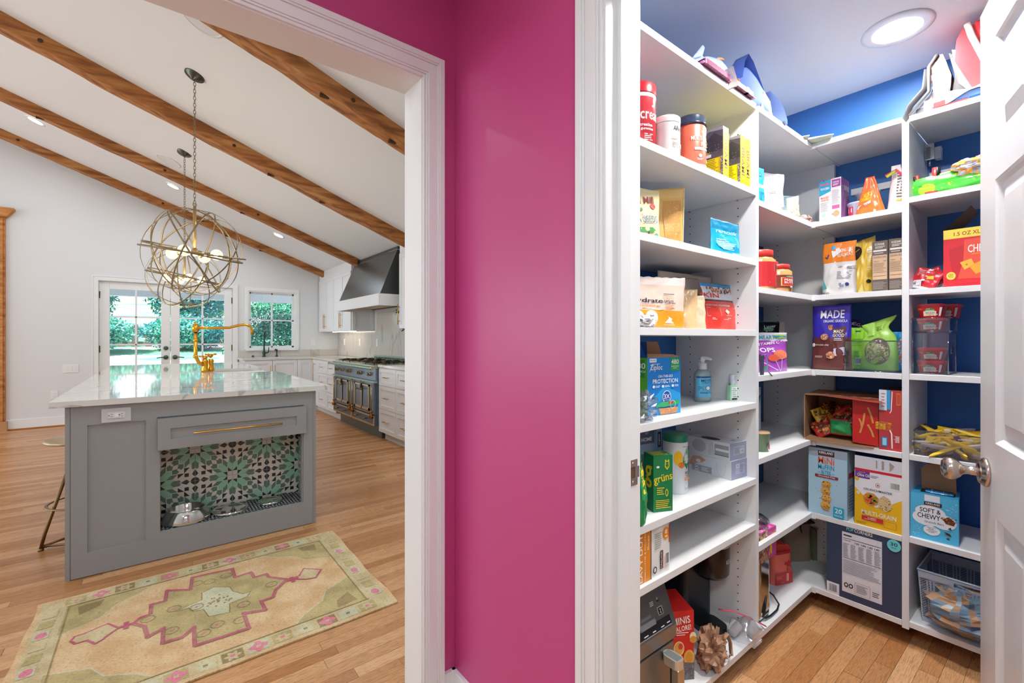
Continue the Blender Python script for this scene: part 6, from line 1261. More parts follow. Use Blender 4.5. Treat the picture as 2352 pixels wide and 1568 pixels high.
pouch('pale_green_pouch', 'small pale olive pouch with a folded tip next to the green bag', 'bag', (2.5258, .94, Z2[2]), -.5, .055, .095, .03, [(1, '#C2C48A')], [('p', [(0, 0), (.4, 0), (.3, .9), (0, .8)], '#D8C84A')], seed=82, flare=.2)
# --- shelf 1.429 back run
pouch('beef_stick_bag', 'white and orange jerky bag with blue printing, crumpled at the top', 'bag', (2.4, 0.6903, 1.429), -1.5708, 0.1286, 0.2378, .07, [(.62, '#E9E6E4'), (1, '#F08A28')],
    [('p', [(.0, .56), (.4, .64), (.55, .56), (1, .62), (1, .5), (0, .5)], '#E9E6E4'), ('p', [(.35, .70), (.62, .82), (.50, .90), (.3, .84)], '#EDE9E6'), ('t', 'LONG LIVE', .74, .84, .40, .07, Wh, 6), ('t', 'REAL MEAT', .72, .75, .46, .06, Wh, 4), ('e', .35, .90, .06, .04, '#3BA8D8'), ('l', [(.10, .74), (.16, .70), (.22, .78)], .02, '#2E3A8A'), ('r', .80, .47, 1, .53, '#C9C4C8'), ('t', 'BEEF', .86, .50, .18, .05, '#2A2F44'), ('t', 'CHOMPS', .56, .52, .14, .03, '#5A6070'), ('x', .50, .28, .95, .44, 7, '#6A6E7C'), ('b', .55, .12, .72, .22, '#3A4A8A'), ('e', .80, .18, .05, .035, '#2A3E7A'), ('p', [(.02, .10), (.2, .12), (.06, .30)], '#5FA8AE'), ('t', 'STICKS', .14, .035, .24, .035, '#3A3A40')], seed=84, wrinkle=.009, flare=-.05)
pouch('yellow_candy_bag', 'pale yellow bag with a tan oval badge, its top pinched to one corner', 'bag', (2.45, 0.6112, 1.429), -1.5708, 0.0815, 0.2428, .06, [(1, '#E8C44E')],
    [('e', .05, .78, .40, .14, '#2A1E1A'), ('e', .03, .78, .34, .11, '#C49A6E'), ('t', "R'S", .16, .78, .22, .10, '#2A1E1A'), ('x', .72, .45, 1, .82, 11, '#E6E8F0'), ('r', .7, .30, 1, .42, '#C4A02E'), ('t', 'TS', .06, .52, .2, .07, '#2A1E1A'), ('r', .0, .06, .2, .14, '#4A9AD0'), ('p', [(.3, 0), (.6, 0), (.5, .2)], '#F2E48A'), ('e', .78, .22, .1, .035, '#2A2420')], seed=85, wrinkle=.010, topz=.1)
kod = [('t', 'KODIAK', .5, .935, .62, .045, '#E9E4DE'), ('x', .2, .85, .85, .90, 2, '#E9E4DE'), ('r', .08, .79, .92, .825, '#E9E4DE'), ('x', .15, .74, .9, .78, 1, '#C9C2BA'), ('r', .04, .24, .96, .72, '#D9B896'), ('t', 'Nutrition Facts', .5, .69, .8, .025, '#4A3C34'), ('l', [(.08, .665), (.92, .668)], .006, '#4A3C34'), ('t', 'Calories', .28, .60, .32, .022, '#4A3C34'), ('t', '220', .82, .60, .16, .03, '#4A3C34'), ('x', .08, .40, .9, .57, 9, '#9A8068'), ('l', [(.08, .38), (.92, .381)], .006, '#4A3C34'), ('l', [(.08, .31), (.92, .311)], .006, '#4A3C34'), ('x', .06, .05, .94, .2, 7, '#A89E96')]
carton('waffle_mix_box', 'brown and tan narrow box with a nutrition panel, left one of the pair', 'box', (2.4, 0.537, 1.429), -1.5708, 0.0526, 0.2139, .10, '#6A5C54', front=kod, sides={'top': '#4A2E26'}, group='brown baking mix boxes')
carton('waffle_mix_box', 'brown and tan narrow box with a nutrition panel, touching the back divider', 'box', (2.41, 0.4844, 1.429), -1.5708, 0.0497, 0.2172, .10, '#6A5C54', front=kod, group='brown baking mix boxes')
# --- shelf 1.089
pouch('popcorn_bag', 'black and cream popcorn bag with white script behind the purple bag', 'bag', (2.3744, .93, Z2[3]), -.35, .155, .225, .07, [(.22, '#CFC2B8'), (.62, '#C9BAAE'), (.70, '#2A2422'), (1, '#121214')], [('t', 'Lesser', .42, .90, .42, .07, Wh, 6), ('t', 'Evil', .36, .82, .26, .06, Wh, 6), ('p', [(.72, .70), (1, .70), (1, 1), (.82, 1)], '#CDBDB0'), ('x', .72, .30, .96, .66, 14, '#5E6E78'), ('p', [(.75, .2), (.95, .3), (.9, .5), (.78, .4)], '#8E9FA8')], seed=91, wrinkle=.007, flare=.12)
pouch('lollipop_bag', 'purple lollipop bag with white lettering in front of the black bag', 'bag', (2.0577, .82, Z2[3]), -.18, 0.2678, .168, .05, [(.80, '#A344B4'), (1, '#E2DCE6')],
    [('t', 'YUMEARTH', .40, .88, .72, .10, '#2A9AA0'), ('e', .80, .90, .17, .05, '#A8C83A'), ('r', .64, .885, .96, .915, '#2A9AC4'), ('p', [(0, .70), (1, .78), (1, .82), (0, .80)], '#E2DCE6'), ('t', 'VITAMIN C', .44, .725, .62, .07, Wh, 4), ('t', 'POPS', .34, .56, .48, .11, Wh), ('e', .16, .37, .12, .09, '#4A2A3A'), ('e', .72, .44, .20, .12, '#E07A5A'), ('e', .52, .36, .15, .09, '#D0543A'), ('l', [(.18, .30), (.60, .05)], .018, '#E8DCEE'), ('l', [(.56, .30), (.70, .02)], .018, '#E8DCEE'), ('l', [(.74, .34), (.70, .05)], .018, '#E8DCEE'), ('e', .28, .11, .07, .05, '#3A8A6A')], seed=92, wrinkle=.004)
t = thing('bag_clip', 'dark green plastic clip across the purple lollipop bag', 'clip', (1.9506, .792, 1.2671)); MB().box(-.05, -.004, -.004, .028, .0, .006, C('#1F6A4A', .35)).build('bar', t, bevel=.001); MB().box(-.05, -.008, .001, .024, -.004, .004, C('#155038', .35)).build('bar', t)
t = thing('sign_stand', 'thin grey wire easel at the shelf edge beside the divider', 'stand', (1.8982, .785, Z2[3])); MB().tube([(-.028, .01, .012), (-.028, 0, .078), (.012, 0, .078), (.014, -.004, .012), (.014, -.02, -.006)], .0025, C('#8E8E98', .3, .8), 8).build('wire', t); MB().box(-.05, -.004, -.012, -.022, .0, .075, C('#3A3A52', .4)).build('card', t)
# back run, shelf 1.089
pouch('granola_bar_bag', 'purple over brown granola bar bag with big white capitals', 'bag', (2.385, 0.7174, 1.089), -1.5708, 0.1561, 0.294, .085, [(.50, '#6A3530'), (1, '#3A2FB0')],
    [('p', [(0, .5), (.06, .5), (.04, 0), (0, 0)], '#3328A8'), ('t', 'MADE', .54, .86, .62, .125, Wh), ('t', 'ORGANIC GRANOLA', .62, .755, .62, .042, Wh), ('e', .50, .655, .055, .045, '#C98A5A'), ('s', .45, .62, .55, .69, 12, .012, ['#E8B488', '#7A4A30']), ('p', [(.55, .64), (.90, .67), (.86, .36), (.62, .33)], '#5E342C'), ('t', 'MADE', .72, .595, .26, .05, Wh), ('t', 'GOOD', .72, .535, .28, .05, Wh), ('x', .62, .45, .84, .50, 2, Wh), ('p', [(.62, .33), (.87, .36), (.92, .24), (.64, .22)], '#D8CDE4'), ('e', .37, .51, .10, .05, '#C98A62'), ('s', .28, .48, .46, .54, 24, .014, ['#F0C8A4', '#8A5238']), ('e', .08, .385, .045, .028, Wh), ('t', '12', .08, .385, .04, .022, '#5A2A2A'), ('t', 'chocolate chip', .32, .385, .36, .030, Wh), ('e', .55, .23, .11, .055, '#C98A62'), ('s', .45, .19, .65, .28, 26, .014, ['#F0C8A4', '#8A5238']), ('x', .15, .19, .35, .22, 2, '#E0C8C4'), ('t', '120 g', .9, .10, .1, .015, '#E0C8C4')], seed=94, wrinkle=.006, flare=-.07)
t = thing('handle_loop', 'dark purple carton handle arching behind the granola bag', 'carton handle', (2.55, 0.6718, Z2[3]))
m_ = MB(); n = 18; vs = []
for k in range(n+1):
    a = R(200-k*190/n)
    for rr__ in (.115, .148): vs += [(0, -rr__*.62*math.cos(a)*-1*.9, .085+rr__*math.sin(a)*.98)]
m_.add(vs, [(2*k, 2*k+1, 2*k+3, 2*k+2) for k in range(n)], C('#221C6A', .4)); m_.add([(x+.002, y, z) for x, y, z in vs], [(2*k, 2*k+2, 2*k+3, 2*k+1) for k in range(n)], C('#B9C2C8', .4)); m_.build('cardboard_arch', t)
_s = 'MADEGOOD'
for k, ch in enumerate(_s):
    a = R(118-k*11.5); art(t, [('t', ch, .5, .5, .9, .9, Wh)], lambda u, v, off, a=a: (-off, -(.130*.56*math.cos(a)+((u-.5)*.016)*math.sin(a)+(v-.5)*.016*math.cos(a)), .085+.130*math.sin(a)*.98+((v-.5)*.016)*math.sin(a)-(u-.5)*.016*math.cos(a)), 1, 'raised_letter', 1)
def clear_bin(name, label, loc, rotz, w, h, d, th=.003, handle=True, group=None):
    t = thing(name, label, 'bin', loc, rotz, group); m_ = MB(); x = w/2
    m_.box(-x, 0, 0, x, d, th, PLASTIC); m_.box(-x, 0, th, x, th, h, PLASTIC); m_.box(-x, d-th, th, x, d, h, PLASTIC); m_.box(-x, th, th, -x+th, d-th, h, PLASTIC); m_.box(x-th, th, th, x, d-th, h, PLASTIC); m_.build('walls', t)
    E_ = clear('plastic_edge', (.55, .60, .74), .45, .08)
    m_ = MB(); rp_ = [(-x, 0, h), (x, 0, h), (x, d, h), (-x, d, h)]; m_.tube(rp_, .0022, E_, 6, True); m_.tube([(a, b, th) for a, b, _ in rp_], .0018, E_, 6, True)
    for a, b, _ in rp_: m_.cyl((a, b, 0), (a, b, h), .0018, E_, 6)
    m_.build('rim', t)
    if handle:
        m_ = MB(); m_.tube([(x+.0005, d*.35, h*.72), (x+.0005, d*.65, h*.72), (x+.0005, d*.65, h*.5), (x+.0005, d*.35, h*.5)], .0016, E_, 6, True); m_.build('hand_hole', t)
    return t
clear_bin('clear_bin', 'long low clear bin holding green pistachio bags', (2.375, 0.5534, 1.089), -1.5708, 0.1983, 0.1319, .22)
pist = [('e', .48, .50, .36, .30, '#8E8468')]
pouch('pistachio_bag', 'flat lime green pistachio bag with a hang hole, left one in the clear bin', 'bag', (2.44, 0.6253, Z2[3]+.006), -1.57, .092, .185, .045, [(1, '#8FD42A')], [('r', .40, .90, .60, .93, '#2A4A1A'), ('x', .25, .55, .85, .74, 5, '#5E9A1C'), ('x', .3, .25, .6, .45, 6, '#5E9A1C'), ('b', .42, .12, .72, .28, '#3A3A3A'), ('e', .05, .25, .12, .15, '#A89A78')], seed=96)
pouch('pistachio_bag', 'bulging lime green pistachio bag with a round window, neck gathered and leaning right', 'bag', (2.42, 0.5545, Z2[3]+.006), -1.57, .135, .215, .085, [(1, '#A8DC5A')], [('p', [(.52+.36*math.cos(a)*(.9 if math.cos(a) > .3 else 1), .38+.27*math.sin(a)) for a in [2*PI*k/20 for k in range(20)]], '#7E745C'), ('s', .26, .20, .78, .58, 330, .022, ['#D8C9A0', '#A8987A', '#C9A94A', '#6E6450', '#E6DCC0', '#8E9A6A']), ('x', .45, .78, .8, .88, 3, '#5E8A2A'), ('x', .15, .68, .4, .72, 2, '#5E8A2A')], seed=97, pinch=.42, flare=-.12, topz=.2, wrinkle=.008)
pouch('almond_bag', 'blue bag with a column of almonds, squeezed between the bin and the divider', 'bag', (2.47, 0.4823, Z2[3]+.006), -1.57, .075, .165, .03, [(1, '#1E90CC')], [('s', .35, .15, .55, .8, 26, .045, ['#C9835A', '#E8B890', '#B06A44']), ('b', .62, .06, .9, .2, '#222222')], seed=98, flare=-.3)
# --- shelf .771
jar('noodle_cup', 'green paper cup with a peeled lid on the fifth shelf, beside the divider', 'cup', (1.9572, .83, Z2[4]), -.3, [('cup', C('#6F8A68', .4), [(.0001, 0), (.028, 0), (.036, .072), (.037, .074)]), ('lid', C('#B08A6A', .5), [(.037, .074), (.036, .078), (.0001, .079)])], [('e', .70, .28, .2, .22, '#E8E0D8'), ('e', .70, .28, .16, .18, '#C8384A'), ('x', .6, .6, .9, .9, 3, Wh)], rlab=.034, z0=.004, z1=.066)
carton('blue_tall_carton', 'blue and white carton corner showing above the cup, under the shelf', 'box', (2.274, .98, Z2[4]), -.2, .06, .225, .06, '#D9E4EE', front=[('p', [(.0, .7), (1, .85), (.6, .55)], '#2E8CC8'), ('x', .2, .88, .9, .98, 3, '#3A4A5A')])
# open carton of pretzel bags on its side
bx = thing('open_snack_carton', 'open kraft carton lying on its side, full of pretzel bags', 'carton', (2.375, 0.6733, Z2[4]), -1.5708+.10)
W2 = 0.2698/2; H2 = .205; D2 = .27; e_ = .0035; RD = C('#C9201E', .4)
m_ = MB(); m_.box(-W2, 0, 0, W2, D2, e_, KRAFT); m_.box(-W2, 0, H2-e_, W2, D2, H2, KRAFT); m_.box(-W2, 0, e_, -W2+e_, D2, H2-e_, KRAFT); m_.box(W2-e_, 0, e_, W2, D2, H2-e_, KRAFT); m_.box(-W2+e_, D2-e_, e_, W2-e_, D2, H2-e_, KRAFT); m_.build('carton_body', bx)
m_ = MB(); m_.box(-W2+.01, -.03, -.001, W2-.012, 0, .003, KRAFT); m_.build('lower_flap', bx)
m_ = MB(); m_.add([(-W2+.03, -.001, H2), (W2, -.001, H2), (W2+.03, -.045, H2-.012), (-W2+.02, -.04, H2+.006)], [(0, 1, 2, 3)], C('#8A3A2A', .4)); m_.build('upper_flap', bx)
art(bx, [('s', 0, 0, 1, 1, 50, .16, ['#C0302C', '#D8A050', '#C9CDE0', '#7A3A22', '#A82A28'])], lambda u, v, off: (-W2+.03+(2*W2-.03)*u, D2*.3*v, H2+.0006+off), 3, 'top_print', 1)
m_ = MB(); m_.add([(W2-.088, -.002, .012), (W2, .0, .006), (W2, .0, H2-.012), (W2-.088, -.002, H2-.008)], [(0, 1, 2, 3)], RD); o_ = m_.build('red_side_flap', bx)
stick = lambda a, b, c, d: ('l', [(a, b), ((a+c)/2+.03, (b+d)/2), (c, d)], .035, '#D89A4A')
art(bx, [stick(.60, .86, .80, .50), stick(.48, .72, .30, .24), stick(.26, .58, .36, .40), stick(.60, .46, .82, .18)], lambda u, v, off: (W2-.088+.088*u, -.0025-off, .012+(H2-.024)*v), .45, 'front_print', 1)
MT = [C('#C8262A', .25, coat=.5), C('#D8A24A', .25, coat=.5), C('#7A3E1E', .25, coat=.5), C('#E0B21E', .3, coat=.5), C('#C2C8DC', .3, coat=.5), C('#2A2420', .25, coat=.5)]
rb_ = random.Random(5)
spots = [(-.055, .05, .012, .15, '#C8262A', 'Red snack bag at the lower left mouth'), (-.005, .045, .012, -.1, '#2EA05A', 'Green foil'), (.03, .06, .035, .3, '#3A2A22', ''), (-.06, .10, .06, .9, '#E0BA22', ''), (-.02, .11, .055, -.7, '#5A3A2A', ''), (.02, .12, .07, .4, '#A82A26', ''), (-.035, .16, .085, 1.2, '#6A3A22', ''), (.04, .16, .09, .2, '#8A2422', ''), (-.01, .2, .06, 0, '#7A3A22', '')]
LB = ['red and white pretzel bag lying across the left front of the open carton', 'green foil bag at the front of the open carton', 'dark pretzel bag with a pale blue badge at the right of the open carton', 'yellow cornered pretzel bag standing at the left inside the open carton', 'pretzel bag with a tilted pale badge in the middle of the open carton', 'red edged bag lying behind the badge bags in the open carton', 'brown pretzel bag at the back left of the open carton', 'dark red bag at the back right of the open carton', 'brown bag deepest inside the open carton']
bx_T = Matrix.Translation(bx.location) @ Matrix.Rotation(bx.rotation_euler[2], 4, 'Z')
for k, (a, b, c, rz, col, _) in enumerate(spots):
    p_ = bx_T @ Vector((a, b, c+.012))
    fr_ = [('s', .08, .1, .92, .9, 46, .12, ['#D8A04A', '#8A4A22', '#C07A34', '#4A2A1A'])]
    if k in (2, 4): fr_ += [('p', [(.15, .5), (.42, .85), (.85, .6), (.80, .3), (.35, .18)], '#C6CCE2'), ('t', "Dot's", .48, .62, .36, .16, '#8A2A4A', -20 if k == 4 else 160), ('t', 'Pretzels', .52, .42, .44, .13, '#8A2A4A', -20 if k == 4 else 160)]
    if k == 1: fr_ = [('l', [(.8, .1), (.75, .9)], .02, '#C8E8D0')]
    pouch('pretzel_bag', LB[k], 'bag', tuple(p_), 0, .085, .075, .026, [(.10, '#C8262A' if k != 3 else '#E8C41E'), (.9, col), (1, '#C8262A' if k != 3 else '#E8C41E')], fr_, seed=100+k, wrinkle=.006, stand=False, rot=(R(-25+30*(k % 3)), R(18*((k*7) % 5-2)), -1.47+rz), group='pretzel bags in the open carton', nu=12, nv=12)
carton('cereal_box', 'red oat cereal box with sideways yellow lettering, beside the open carton', 'box', (2.372, 0.4962, 0.771), -1.5708, 0.0743, 0.2481, .2, '#B83A3C', front=[('r', .0, .66, .34, 1, '#E4E2E8'), ('x', .1, .7, .28, .96, 5, '#9A98A0'), ('r', .34, .68, .50, 1, '#2AA4DC'), ('t', 'Cheerios', .20, .40, .42, .22, '#F0C42A', -90), ('t', 'Honey Nut', .44, .38, .34, .10, '#E8842A', -90), ('l', [(.58, .98), (.54, .66), (.48, .62)], .012, Wh), ('l', [(.48, .34), (.56, .28), (.58, .04)], .018, Wh), ('r', .76, .76, .94, .96, '#D8742A'), ('r', .79, .78, .91, .94, '#C04A34'), ('t', 'Just whole grain oats', .80, .20, .36, .10, Wh, -90), ('r', .12, .06, .38, .22, '#2A7AC0'), ('r', .16, .08, .34, .20, '#9AD8E8')], sides={'top': '#3A2A26'})
# --- shelf .437
t = thing('lidded_bowl', 'small clear bowl of green food with a smoky lid, beside the divider', 'bowl', (1.9378, .84, Z2[5])); MB().lathe([(.0001, 0), (.030, 0), (.044, .045), (.045, .048)], clear('bowl_plastic', (.80, .86, .80), .2, .1), 28).build('bowl_body', t); MB().lathe([(.0001, .004), (.026, .004), (.030, .022), (.0001, .024)], C('#7DB84A', .5), 20).build('contents', t); MB().lathe([(.050, .047), (.052, .052), (.046, .060), (.03, .072), (.0001, .076)], clear('smoky_plastic', (.35, .40, .48), .3, .12), 28).build('lid', t)
carton('muffin_bite_box', 'pale blue muffin bites box with a stack of muffins pictured', 'box', (2.365, 0.7162, 0.437), -1.5708, 0.1487, 0.2982, .11, '#A9CFE2', sides={'top': '#8C9AA6', 'left': '#7E9CB0', 'right': '#AFC4D2'}, front=[('r', 0, .88, 1, 1, '#9AA9B6'), ('r', .26, .895, .68, .97, Bk), ('t', 'KIRKLAND', .47, .943, .36, .036, Wh), ('r', .30, .912, .64, .918, '#B5302C'), ('t', 'MiNi', .47, .825, .42, .105, '#E8602E'), ('t', 'MuFFiN', .47, .725, .42, .072, '#1E9AC0'), ('t', 'BiTES', .47, .645, .24, .055, '#1E9AC0'), ('l', [(.26, .64), (.32, .64)], .007, '#1E9AC0'), ('l', [(.62, .64), (.68, .64)], .007, '#1E9AC0'), ('r', .18, .565, .78, .608, '#8E2A34'), ('t', 'Chocolate Chip', .48, .587, .44, .028, Wh)]
    + [q for k in range(4) for q in (('e', .47+.01*(-1)**k, .475-.105*k, .13, .052, '#DDA94E'), ('p', [(.36, .46-.105*k), (.58, .46-.105*k), (.54, .405-.105*k), (.40, .405-.105*k)], '#C98E3C'), ('s', .38, .43-.105*k, .57, .51-.105*k, 9, .010, ['#4A2A1A']))] + [('s', .2, .10, .8, .56, 14, .008, ['#4A3A34']), ('r', .66, .01, .93, .17, '#1FA9D0'), ('t', '20', .79, .115, .18, .07, Wh), ('t', 'POUCHES', .79, .045, .2, .024, Wh)], right=[('r', .15, .6, .85, .68, '#B0404A'), ('x', .2, .1, .8, .5, 9, '#6E8492')])
kb = carton('cracker_carton', 'white and yellow seed cracker box with its top flap standing open', 'box', (2.368, 0.5365, 0.437), -1.5708, 0.1592, 0.2415, .12, '#ECECF0', sides={'right': '#D8A81E'}, front=[('p', [(0, 0), (1, 0), (1, .58), (.62, .40), (.45, .36), (0, .66)], '#F0BC12'), ('r', 0, .955, 1, 1, '#D42036'), ('r', .01, .83, .33, .955, '#6A3A9A'), ('t', 'Olive Oil', .19, .885, .26, .055, Wh), ('t', 'MADE WITH', .17, .93, .14, .018, '#F0BC12'), ('e', .05, .81, .05, .035, '#E8B82A'), ('x', .35, .86, .52, .91, 2, '#8A8A92'), ('b', .74, .73, .96, .85, '#222222'), ('l', [(.46, .77), (.50, .79), (.54, .77), (.54, .73), (.50, .71), (.46, .73), (.46, .77)], .008, '#E8902A'), ('e', .50, .75, .016, .012, '#2A2A44'), ('t', 'CRUNCHMASTER', .50, .655, .60, .035, '#2E3550'), ('p', [(.18, .52), (.28, .60), (.42, .60), (.54, .52), (.50, .42), (.34, .36), (.22, .42)], '#D89A4A'), ('e', .35, .48, .15, .09, '#E07A2E'), ('s', .24, .42, .50, .56, 30, .028, ['#C8281E', '#E8B44A', '#4A9A3A', '#D84A2A']), ('p', [(.52, .52), (.62, .60), (.74, .56), (.82, .42), (.66, .32), (.52, .38)], '#D9BE8A'), ('s', .55, .36, .78, .56, 50, .012, ['#8A6A3A', '#F0E0B8', '#6A4A2A']), ('e', .08, .565, .035, .03, Wh), ('t', '2', .08, .565, .02, .026, '#3A3A8A'), ('t', 'MULTI-GRAIN', .52, .245, .72, .075, Wh), ('r', .16, .11, .62, .185, '#D01E34'), ('t', '6-SEED', .38, .160, .18, .025, Wh), ('x', .22, .12, .56, .145, 1, '#F0B0A8'), ('x', .04, .03, .30, .07, 2, '#9A7A1A'), ('l', [(.64, .06), (.88, .06), (.88, .17), (.64, .17), (.64, .06)], .004, '#C83A2A')])
fw = 0.1592; fh = 0.2415
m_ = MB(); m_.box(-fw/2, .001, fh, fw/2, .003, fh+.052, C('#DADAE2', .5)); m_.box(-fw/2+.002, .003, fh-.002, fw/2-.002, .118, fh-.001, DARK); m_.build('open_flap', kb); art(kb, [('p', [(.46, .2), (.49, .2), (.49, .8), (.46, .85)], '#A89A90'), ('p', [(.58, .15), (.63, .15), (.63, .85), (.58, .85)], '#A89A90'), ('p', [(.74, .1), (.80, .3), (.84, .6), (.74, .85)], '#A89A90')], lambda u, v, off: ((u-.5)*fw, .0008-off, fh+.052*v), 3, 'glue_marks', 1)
carton('maroon_box', 'dark maroon box corner showing behind the open cracker flap', 'box', (2.52, 0.5022, Z2[5]), -1.4, .05, .285, .08, '#5A1E22')
# --- bottom shelf, corner
carton('granola_box', 'pink granola bar box with yellow lettering on top of the toaster', 'box', (1.9286, .79, .345), -.02, 0.1597, .118, .10, '#C63A94', sides={'top': '#D84AA0'}, front=[('r', 0, 0, .52, 1, '#B89468'), ('s', 0, 0, .5, 1, 90, .06, ['#7A4A2E', '#E8D8A8', '#C8385A', '#4A3A2A']), ('t', 'strawberry', .76, .80, .42, .10, '#F0D020', 14), ('x', .56, .58, .9, .72, 3, Wh), ('p', [(.56, .12), (.64, .44), (.74, .44), (.74, .14), (.68, .14), (.66, .3), (.62, .12)], '#F2D41E')], top=[('p', [(.3, .2), (.55, .5), (.4, .8), (.7, .6), (.9, .7), (.7, .4)], '#F2D41E'), ('t', 'CRUNCH', .5, .1, .6, .12, Wh)])
t = thing('toaster', 'chrome toaster with a black top edge, mostly hidden by the divider', 'toaster', (1.9315, .80, Z2[6])); m_ = MB(); m_.rbox(-.06, 0, .012, .06, .22, .235, .025, C('#B8BCC2', .12, 1), 5); m_.build('body', t); MB().rbox(-.062, -.002, .235, .062, .222, .244, .025, DARK, 5).build('top_trim', t); MB().rbox(-.055, .005, 0, .055, .215, .012, .02, DARK, 5).build('base', t)
t = thing('power_cord', 'black power cord looping over the front of the bottom shelf with a white tag', 'cord', (1.9304, .80, Z2[6]))
m_ = MB(); m_.tube([(-.03, .03, .20), (-.022, .01, .12), (-.012, 0, .05), (-.018, .0, .02), (-.01, -.006, .012), (.03, -.010, .010), (.09, -.010, .010), (.135, .0, .012), (.155, .03, .03), (.13, .05, .055), (.08, .04, .085), (.04, .02, .105), (.01, .0, .09), (-.008, -.004, .05), (-.014, -.004, .03)], .0035, DARK, 8); m_.build('cord', t)
m_ = MB(); m_.add([(.105, .040, .060), (.135, .040, .050), (.125, .035, .028), (.095, .035, .042)], [(0, 1, 2, 3)], C('#F0ECE8', .5)); m_.build('cord_tag', t)
t = thing('coral_lunch_bag', 'coral lunch bag with a red zip and palm trees on the bottom shelf', 'bag', (2.2738, .86, Z2[6]), -.35)
cb = MB(); cb.rbox(-.058, -.0, 0, .058, .10, .145, .03, C('#E8705E', .6, bump=.1, bscale=40), 5); cb.build('bag_body', t, bevel=.006); m_ = MB(); m_.rbox(-.059, -.001, .140, .059, .101, .152, .03, C('#B0272E', .5), 5); m_.build('zip_band', t); m_ = MB(); m_.prism([(-.055, .152), (.055, .152), (.035, .178), (-.030, .182)], .01, .09, C('#D8453E', .6), axis='y'); m_.build('top_flap', t, bevel=.008)
art(t, [('r', .05, .0, .95, .40, '#C0262E'), ('p', [(.60, .30), (.66, .30), (.70, .62), (.66, .62)], '#C0262E'), ('p', [(.68, .60), (.50, .66), (.60, .76), (.66, .70), (.72, .80), (.78, .72), (.90, .74), (.84, .64), (.90, .54), (.74, .58), (.64, .50)], '#C0262E'), ('p', [(.72, .36), (.60, .42), (.74, .52), (.90, .44), (.80, .36)], '#D8443E'), ('r', .62, .08, .74, .34, '#F0988A'), ('x', .1, .18, .45, .30, 4, '#E87468'), ('l', [(.36, .1), (.36, .05), (.46, .03), (.47, .09)], .01, '#F0988A')], lambda u, v, off: (-.058+.116*u, -.001-off, .004+.135*v), .85, 'front_print', 2)
t = thing('cooler_backpack', 'beige cooler backpack with a green mesh side pocket and camouflage back', 'backpack', (2.5702, .90, Z2[6]), -.6)
BG = C('#9A887A', .75, bump=.15, bscale=80); m_ = MB(); m_.rbox(-.075, 0, 0, .075, .15, .19, .03, BG, 5); m_.build('lower_body', t, bevel=.006); m_ = MB(); m_.rbox(-.070, .01, .19, .070, .14, .285, .04, BG, 5); m_.build('upper_body', t, bevel=.012)
m_ = MB(); m_.tube([(-.076, -.001, .192), (.076, -.001, .196), (.079, .08, .20), (.076, .151, .196), (-.076, .151, .192)], .006, C('#4E453E', .6), 8, True); m_.build('zip', t); m_ = MB(); m_.tube([(.0, -.006, .192), (.0, -.010, .165), (.006, -.010, .15)], .004, C('#4A3C30', .4, .6), 8); m_.build('zip_pull', t)
m_ = MB(); m_.prism([(.0, 0), (.135, 0), (.14, .16), (.10, .165), (.04, .165), (-.0, .16)], .0765, .095, C('#7E8468', .8, bump=.5, bscale=300), axis='x'); m_.build('mesh_pocket', t, bevel=.01); MB().tube([(.097, .0, .163), (.10, .07, .160), (.097, .138, .163)], .005, C('#B0A68E', .7), 8).build('pocket_hem', t)
m_ = MB(); m_.rbox(.02, .05, .20, .085, .155, .31, .03, C('#3A342E', .8, var=.9, bscale=38), 5); m_.build('camouflage_panel', t, bevel=.012); MB().tube([(.03, .0, .29), (.034, -.006, .24), (.03, -.004, .20)], .0035, C('#C9BBA4', .6), 6).build('strap_cord', t)
pc_ = carton('snack_chip_carton', 'large navy chip carton printed with a white nutrition panel', 'box', (2.363, 0.5868, 0.1), -1.5708, 0.2616, 0.3289, .16, '#34425F', sides={'top': '#3F6A9A', 'left': '#5E6E8E'}, front=[('r', .0, .0, .18, .155, '#E8E8EE'), ('b', .03, .02, .16, .14, '#222222'), ('r', .22, .09, .75, .88, '#E6E6EC'), ('t', 'POP', .33, .93, .095, .045, '#7FD8DC'), ('t', 'CORNERS', .51, .93, .24, .045, Wh), ('x', .24, .82, .38, .86, 1, '#222222'), ('l', [(.235, .80), (.74, .80)], .006, '#1A1A1A'), ('t', 'Calories', .29, .775, .10, .018, '#1A1A1A')] + [('t', s_, .425+.088*k, .765, .062, .024, '#1A1A1A') for k, s_ in enumerate(('120', '140', '130', '140'))] + [('x', .235+.105*k, .56, .32+.105*k, .74, 10, '#8A8A92') for k in range(5)] + [('l', [(.235, .545), (.74, .545)], .006, '#1A1A1A'), ('x', .235, .34, .74, .52, 9, '#A2A2AA'), ('e', .28, .19, .03, .03, '#2A2A2A'), ('e', .28, .19, .016, .016, '#E6E6EC'), ('e', .345, .19, .03, .03, '#2A2A2A'), ('e', .345, .19, .016, .016, '#E6E6EC'), ('l', [(.40, .11), (.60, .11), (.60, .26), (.40, .26), (.40, .11)], .004, '#D08A7A'), ('x', .42, .13, .58, .24, 6, '#7A7A82'), ('x', .63, .15, .73, .22, 3, '#3A3A40'), ('e', .90, .88, .085, .075, '#6FD2D6'), ('t', '30', .90, .895, .09, .045, '#26385A'), ('t', 'BAGS', .90, .852, .06, .018, '#26385A')])
cw_ = 0.2616; ch_ = 0.3289
m_ = MB(); m_.box(-cw_/2, .0, ch_+.0005, -.005, .02, ch_+.004, C('#5C88B4', .5)); m_.box(.01, .0, ch_+.0005, cw_/2, .02, ch_+.004, C('#5C88B4', .5)); m_.box(-cw_/2, -.0022, ch_-.012, cw_/2, -.0004, ch_-.006, C('#26344E', .5)); m_.build('lid_tabs', pc_)
